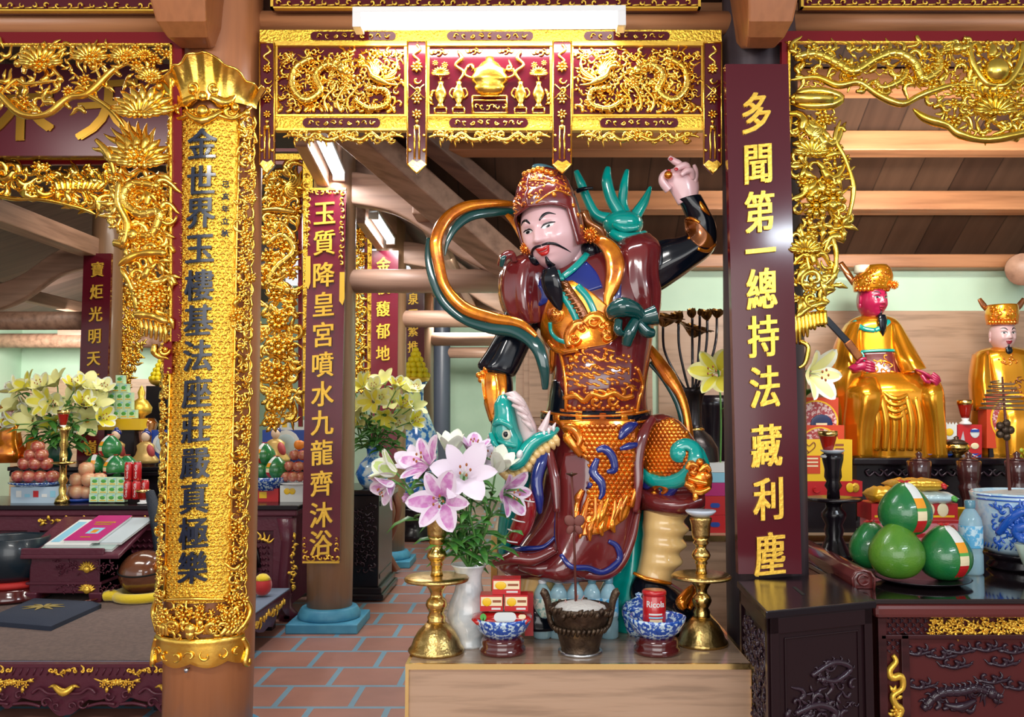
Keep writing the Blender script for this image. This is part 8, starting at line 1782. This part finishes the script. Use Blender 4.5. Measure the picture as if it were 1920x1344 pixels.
solo('fruit_plate', 'blue-rimmed plate under the tall apple pile', 'plate', PORC, lambda b: L1(b, pxprof([(0, 0), (30, 0), (46, 6), (47, 8), (0, 4)], ad), P(68, 911, ad), None, 30)); carton('sweet_box', 'pale blue printed box under the plate of the tall apple pile', 20, 913, 112, 944, ad - .12, .28, mat('box_pale_blue', (.42, .55, .66), .4), lambda c: [c.rect(30 + k * 16, 920 + (k % 2) * 6, 40 + k * 16, 932, .001, (CWHT, CSKY, CRED)[k % 3], .5) for k in range(5)])
pile(160, (922, 899, 879), ((126, 144, 163, 182), (145, 167, 186), (162,)), ad + .05, 14.5, PEARM, 'pomegranates piled on the altar', 'pomegranate', 'rosy pomegranate', 'behind the pale tea boxes'); solo('fruit_plate', 'blue plate under the rosy pomegranates', 'plate', CBLU, lambda b: L1(b, pxprof([(0, 0), (28, 0), (38, 6), (0, 4)], ad), stand(150, ad + .05), None, 28))
# brass candlestick with lamp
o = stand(118, 7.3); t = thing('brass_candlestick', 'slim brass candlestick with red lamp between the apples and the lilies', 'candlestick', o); f = lambda pr: pxprof(pr, 7.3)
mk(lambda b: L1(b, f([(0, 0), (14, 0), (12, 8), (6, 16), (7, 26), (5, 34), (9, 42), (6, 50), (6, 70), (22, 74), (22, 76), (6, 77), (7, 90), (5, 100), (8, 108), (6, 118), (9, 134), (12, 142), (0, 142)]), o, None, 24), 'body', ABR, t); cup(118, 807, 7.3, 11, 38, 'red glass oil lamp on the slim brass candlestick by the lilies')
# tea boxes, cans
def tea(lb, x0, y0, d, w, h, src=None, grp=''):
    if src: c_ = src.copy(); COL.objects.link(c_); a = P(x0 + w / 2, y0 + h, d); c_.location = V((a.x, d + .03, a.z)); c_['label'] = lb; return c_
    o_ = carton('tea_box', lb, x0, y0, x0 + w, y0 + h, d, .06, CTEA, lambda c: (c.mb.ell(c.pt(x0 + w * .5, y0 + h * .45, .4), (M(w * .3, d), .001, M(h * .22, d)), None, 10, 5, CGRN), c.rect(x0 + w * .15, y0 + h * .75, x0 + w * .85, y0 + h * .86, .001, CYEL, .4), c.rect(x0 + w * .6, y0 + h * .1, x0 + w * .9, y0 + h * .25, .001, CSKY, .4)), grp); return o_
s0 = None; nth = ('first', 'second', 'third', 'fourth')
for r_ in range(3):
    for k in range(4):
        lb = f'pale green tea box, {nth[k]} from the left in the {("bottom", "middle", "top")[r_]} row before the pomelos'
        q = tea(lb, 167 + k * 16.6 + r_ * 1, 926 - r_ * 15.5, 7.28, 16, 15, s0, 'tea boxes stacked on the long altar'); s0 = s0 or q
s0 = None
for r_, n in enumerate((4, 3, 3, 2, 1)):
    for k in range(n):
        lb = f'mint tea box, {nth[k]} from the left in tier {("one", "two", "three", "four", "five")[r_]} of the stepped tower' if n > 1 else 'mint tea box at the peak of the stepped tower'
        q = tea(lb, 224 - n * 7.6 + k * 15.2, 768 - r_ * 16.2, 8.42, 14.8, 15.8, s0, 'mint tea boxes in a stepped tower'); s0 = s0 or q
carton('yellow_tray', 'long yellow tray box under the stepped tower of tea boxes', 184, 785, 263, 806, 8.36, .22, CYEL); solo('black_stand', 'black stand under the long yellow tray box', 'stand', BWOOD, lambda b: (lambda a, e_: bx(b, a.x, e_.x, 8.4, 8.7, 1.13, a.z))(P(196, 806, 8.4), P(252, 806, 8.4)))
def can(px, py, d, lb, src=None):
    o = P(px, py, d)
    if src: return dup(src, o, lb)
    t = thing('drink_can', lb, 'can', o, 'red drink cans on the long altar'); f = lambda pr: pxprof(pr, d)
    mk(lambda b: L1(b, f([(0, 0), (6, 0), (7.6, 2), (7.6, 30), (6.2, 34)]), o, None, 20), 'can', TIN, t); mk(lambda b: L1(b, f([(6.2, 34), (6.4, 35), (5.4, 34.6), (0, 34)]), o, None, 20), 'lid', mat('aluminium', (.7, .7, .72), .25, 1.0), t)
    mb = MB(); W_ = cyw(o + V((0, 0, M(17, d))), M(7.7, d)); R_ = type('R', (), {'__matmul__': lambda s, v: W_ @ V((-v.y, v.x, v.z))})(); text(mb, 'Coca-Cola', .026, R_, None, .0004, .0004, 1, bend='y', bstep=.006); mb.build('lettering', CWHT, t); return t
c0_ = can(239, 936, 7.3, 'red drink can nearest the tea boxes in the lower row'); 
for px, py, dd, lb in ((255, 936, 0, 'red drink can in the middle of the lower row'), (271, 934, .06, 'red drink can at the far end of the lower row'), (241, 901, 0, 'red drink can on top nearest the pomelo'), (257, 901, 0, 'red drink can on top farther from the pomelo')): can(px, py, 7.3 + dd, lb, c0_)
cup(268, 944, 7.22, 13, 26, 'red glass oil lamp in front of the stacked drink cans')
PG = 'pomelos on the long altar'
pomelo(206, 838, 7.7, 21, 'green pomelo with paper band topmost before the small buddha', POMD, PG, -.5); pomelo(178, 872, 7.72, 19, 'small green pomelo behind the pomegranates', POMD, PG, .2); pomelo(214, 876, 7.66, 21, 'green pomelo with paper band behind the pale tea boxes', POMD, PG, -.5); pomelo(238, 874, 7.74, 19, 'green pomelo behind the stacked drink cans', POMD, PG, None)
solo('fruit_stand', 'dark footed stand under the pomelos of the long altar', 'stand', BWOOD, lambda b: L1(b, pxprof([(0, 0), (20, 0), (10, 8), (10, 34), (34, 44), (38, 49), (0, 46)], 7.72), stand(208, 7.72), None, 28)); pomelo(496, 852, 7.6, 20, 'green pomelo with paper band on top beside the front pillar', POMD, PG, -.4); pomelo(518, 878, 7.5, 21, 'green pomelo with paper band low beside the stacked red fruit', POMD, PG, -.6); pomelo(490, 880, 7.6, 18, 'green pomelo half hidden by the front pillar', POMD, PG, None)
solo('blue_bowl', 'blue porcelain bowl under the pomelos beside the front pillar', 'bowl', PORC, lambda b: L1(b, pxprof([(0, 0), (24, 0), (26, 10), (34, 16), (36, 24), (0, 20)], 7.5), P(502, 918, 7.5), None, 30)); carton('red_box', 'red snack box under the blue bowl beside the front pillar', 476, 916, 522, 943, 7.42, .2, CRED, lambda c: c.rect(486, 922, 500, 934, .001, CYEL, .5))
carton('cookie_box', 'white cookie box with round biscuits under the plate of red fruit', 525, 910, 600, 943, 7.4, .22, CWHT, lambda c: [c.mb.ell(c.pt(538 + k * 10 + (16 if k > 1 else 0), 921, .6), (M(6, 7.4), .002, M(6, 7.4)), None, 10, 5, CYEL) for k in range(4)]); solo('fruit_plate', 'pale plate under the red fruit by the first couplet pillar', 'plate', WHITE, lambda b: L1(b, pxprof([(0, 0), (26, 0), (36, 5), (0, 4)], 7.5), P(560, 909, 7.5), None, 28))
pile(556, (893, 874, 853), ((535, 549, 563, 578), (543, 559, 575), (553, 568)), 7.48, 10.5, APR_, 'red fruit by the first couplet pillar', 'apple', 'red apple', 'beside the first couplet pillar'); fruit('orange', 'orange topmost beside the first couplet pillar', 561, 834, 7.5, 10, ORM, 'red fruit by the first couplet pillar')
def bud(px, py, d, s_, lb):
    o = P(px, py, d); k = M(s_, d); t = thing('buddha_statuette', lb, 'statuette', o, 'small seated buddhas')
    mk(lambda b: b.loft([[o + V((x * k * cos(a), y * k * sin(a), z * k)) for a in [2 * pi * i / 20 for i in range(20)]] for x, y, z in ((.5, .35, 0), (.52, .36, .12), (.36, .26, .3), (.30, .2, .5), (.33, .2, .66), (.2, .14, .76), (.1, .1, .8))]), 'robe', mat('buddha_robe', (.62, .40, .12), .35, .3), t); mk(lambda b: b.ell(o + V((0, -.02 * k, .98 * k)), (.15 * k, .16 * k, .19 * k), None, 18, 12), 'face', mat('buddha_face', (.75, .52, .36), .4), t)
    mk(lambda b: (b.ell(o + V((0, .05 * k, 1.08 * k)), (.175 * k, .17 * k, .14 * k), None, 16, 10), b.ell(o + V((0, .03 * k, 1.22 * k)), (.08 * k, .08 * k, .07 * k), None, 12, 8)), 'hair', NAVY, t); mk(lambda b: b.ell(o + V((.24 * k, -.1 * k, .45 * k)), (.13 * k, .16 * k, .26 * k), Euler((0, -.3, 0)).to_matrix(), 14, 8), 'red_sash', mat('patched_sash', (.42, .05, .05), .5), t)
bud(216, 868, 8.15, 52, 'small gilded buddha with blue hair behind the banded pomelo'); bud(272, 868, 8.15, 50, 'small gilded buddha with blue hair beside the blue round-print box'); bud(516, 866, 8.15, 54, 'small gilded buddha with blue hair seen between the pillars')
def rb_(x, y, r): return lambda c: (c.mb.ell(c.pt(x, y, .6), (M(r, c.d), .003, M(r, c.d)), None, 24, 8, CWHT), c.mb.ell(c.pt(x, y, 1.4), (M(r * .7, c.d), .003, M(r * .7, c.d)), None, 20, 8, mat('tin_print', (.50, .62, .66), .4)))
carton('blue_box', 'blue box with round white print behind the drink cans', 284, 806, 330, 869, 8.2, .1, CBLU, rb_(306, 832, 20)); carton('blue_box', 'blue and white box with round print seen between the pillars', 492, 806, 600, 869, 8.3, .1, CBLU, rb_(536, 832, 26)); carton('white_box', 'white printed box on the blue one seen between the pillars', 506, 788, 600, 806, 8.3, .1, CWHT, lambda c: [c.rect(515 + k * 14, 793, 524 + k * 14, 801, .001, (CTEA, CYEL, CSKY)[k % 3], .5) for k in range(5)])
solo('gold_bell', 'polished gold bell-shaped vessel beside the stepped tea tower', 'vessel', GOLDY, lambda b: L1(b, pxprof([(0, 0), (8, 0), (8, 6), (18, 12), (20, 22), (12, 34), (5, 40), (7, 50), (3, 60), (0, 64)], 8.6), P(264, 786, 8.6), None, 24)); solo('brown_pedestal', 'dark amber pedestal under the gold bell-shaped vessel', 'stand', BROWNGOLD, lambda b: L1(b, pxprof([(0, 0), (24, 0), (22, 20), (16, 40), (26, 74), (20, 84), (0, 84)], 8.6), Q(266, 8.6, 1.13), None, 20))
for k, (cx, w) in enumerate(((10, 34), (62, 14))):
    o = Q(cx, 8.75, 1.13); t = thing('gilded_figure', ('large gilded seated figure at the edge of the lilies' if k == 0 else 'smaller gilded seated figure partly behind the lilies'), 'statue', o, 'gilded figures on the altar shelf'); kk = M(64 if k == 0 else 40, 8.75)
    mk(lambda b: b.loft([[o + V((x * kk * cos(a) * (1 + .08 * sin(7 * a)), y * kk * sin(a), z * kk)) for a in [2 * pi * i / 28 for i in range(28)]] for x, y, z in ((.5, .36, 0), (.55, .4, .3), (.42, .3, .55), (.36, .24, .85), (.4, .22, 1.05), (.14, .12, 1.2))]), 'robe', AMBER, t); mk(lambda b: b.ell(o + V((0, 0, 1.4 * kk)), (.16 * kk, .17 * kk, .21 * kk), None, 18, 12), 'face', PALE, t); mk(lambda b: L1(b, [(.19 * kk, 1.5 * kk), (.22 * kk, 1.6 * kk), (.16 * kk, 1.8 * kk), (1e-4, 1.84 * kk)], o, None, 18), 'crown', AMBER, t)
# ---- yellow lilies: one bunch on the altar shelf, one on the black cabinet
def bunch(nm, vlb, o, vprof, d, vm, spots, L, seed0, where, sprs):
    t = thing('flower_vase', vlb, 'vase', o); mk(lambda b: L1(b, pxprof(vprof, d), o, None, 30), 'body', vm, t); rt = o + V((0, 0, M(vprof[-1][1], d)))
    for i, (x, y, lb) in enumerate(spots):
        cx = sum(q[0] for q in spots) / len(spots); dx = (x - cx) / 60
        lily('lily', f'{lb} {where}', P(x, y, d - .08 + (i % 3) * .07), (dx * .6 + .3 * sin(i * 2.1), -.6, (-.1, .3, .8)[min(2, i // 7)] + .3 * cos(i)), L, .6 + .3 * (i % 2), PY if i % 3 == 0 else PYW, PYW if i % 2 else PCW, rt, 'flower', nm, seed0 + i, i % 2 == 0, LEAF, 2)
    for i, pts in enumerate(sprs): sprig('lily_spray', ('outermost leafy spray', 'second leafy spray', 'middle leafy spray', 'fourth leafy spray', 'last leafy spray')[i] + ' ' + where, rt, [(x, y, -.12) for x, y in pts], d, .006, 12, seed0 + 40 + i, L * 1.3)
def spots(x0, x1, y0, y1, seed, up):
    R = random.Random(seed); out = []; cols = ('outermost', 'second', 'third', 'middle', 'fifth', 'sixth', 'innermost'); rows = ('low', 'mid-height', 'high')
    for r in range(3):
        for c_ in range(7):
            t = (c_ + .5) / 7; y = y1 - (y1 - y0) * (r + .2) / 3 + abs(t - .5) * 26 * (1 - up); out.append((x0 + (x1 - x0) * t + R.uniform(-7, 7), y + R.uniform(-6, 6), f'{cols[c_]} column, {rows[r]} {"bright" if len(out) % 3 == 0 else "pale"} yellow lily'))
    return out
sp1 = spots(22, 196, 706, 792, 1, .6); sp2 = spots(656, 782, 700, 786, 2, 0)
bunch('yellow lilies on the altar shelf', 'dark green vase hidden under the lilies of the altar shelf', Q(110, 8.3, 1.13), [(0, 0), (16, 0), (22, 20), (14, 44), (18, 56)], 8.3, mat('dark_green_glaze', (.01, .07, .04), .2), sp1, .17, 200, 'of the altar shelf bunch', [[(80, 830), (62, 800)], [(95, 820), (90, 780)], [(110, 820), (118, 770)], [(125, 830), (140, 790)], [(135, 840), (165, 810)]])
bunch('yellow lilies on the black cabinet', 'blue and white bulb vase on the black cabinet', Q(699, 8.05, .945), [(0, 0), (17, 0), (24, 8), (32, 26), (24, 46), (11, 60), (12, 72), (20, 80), (10, 74)], 8.05, PORC2, sp2, .14, 300, 'of the cabinet bunch', [[(680, 835), (670, 800)], [(695, 820), (690, 790)], [(705, 830), (712, 790)], [(715, 835), (735, 800)], [(725, 845), (752, 815)]])
# big floor vase with cone of cakes
o = Q(779, 11.7, 0); t = thing('floor_vase', 'tall blue and white floor vase beyond the second aisle pillar', 'vase', o + V((0, 0, .42)))
mk(lambda b: L1(b, pxprof([(0, 62), (20, 62), (30, 90), (42, 150), (40, 190), (24, 232), (14, 258), (14, 280), (22, 292), (20, 292), (10, 270)], 11.7), o, None, 36), 'body', PORC2, t); solo('vase_stand', 'black wooden stand under the tall blue floor vase', 'stand', BWOOD, lambda b: L1(b, pxprof([(0, 0), (40, 0), (44, 10), (30, 20), (34, 40), (42, 52), (42, 61), (0, 61)], 11.7), o, None, 30))
def cone(px, py, d, k, lb):
    o = P(px, py, d); t = thing('cake_cone', lb, 'cake stack', o, 'cones of yellow cakes'); mk(lambda b: L1(b, pxprof([(0, 0), (10 * k, 0), (22 * k, 5 * k), (27 * k, 12 * k), (26 * k, 14 * k), (0, 12 * k)], d), o, None, 30), 'gold_dish', GOLDY, t); b = MB(); mm = mat('yellow_cake', (.88, .68, .01), .5)
    for r_ in range(5):
        n = 12 - 2 * r_
        for q in range(n): a = 2 * pi * q / n + r_ * .3; b.ell(o + V((M(22 * k - 4.4 * k * r_, d) * cos(a), M(22 * k - 4.4 * k * r_, d) * sin(a), M((18 + 10 * r_) * k, d))), M(6.3 * k, d), None, 10, 7)
    b.ell(o + V((0, 0, M(66 * k, d))), M(6 * k, d), None, 10, 7); L1(b, pxprof([(0, 12 * k), (20 * k, 14 * k), (3 * k, 60 * k), (0, 62 * k)], d), o, None, 20); b.build('cakes', mm, t)
cone(779, 722, 11.7, 1.0, 'cone of yellow cakes in a gold dish on the tall blue floor vase'); cone(302, 724, 9.6, .8, 'cone of yellow cakes in a gold dish glimpsed behind the gold scroll'); solo('tall_stand', 'plain dark stand under the cone of cakes behind the gold scroll', 'stand', BWOOD, lambda b: (lambda a: b.box((a.x, a.y, a.z / 2), (.22, .22, a.z)))(P(302, 724, 9.6)))
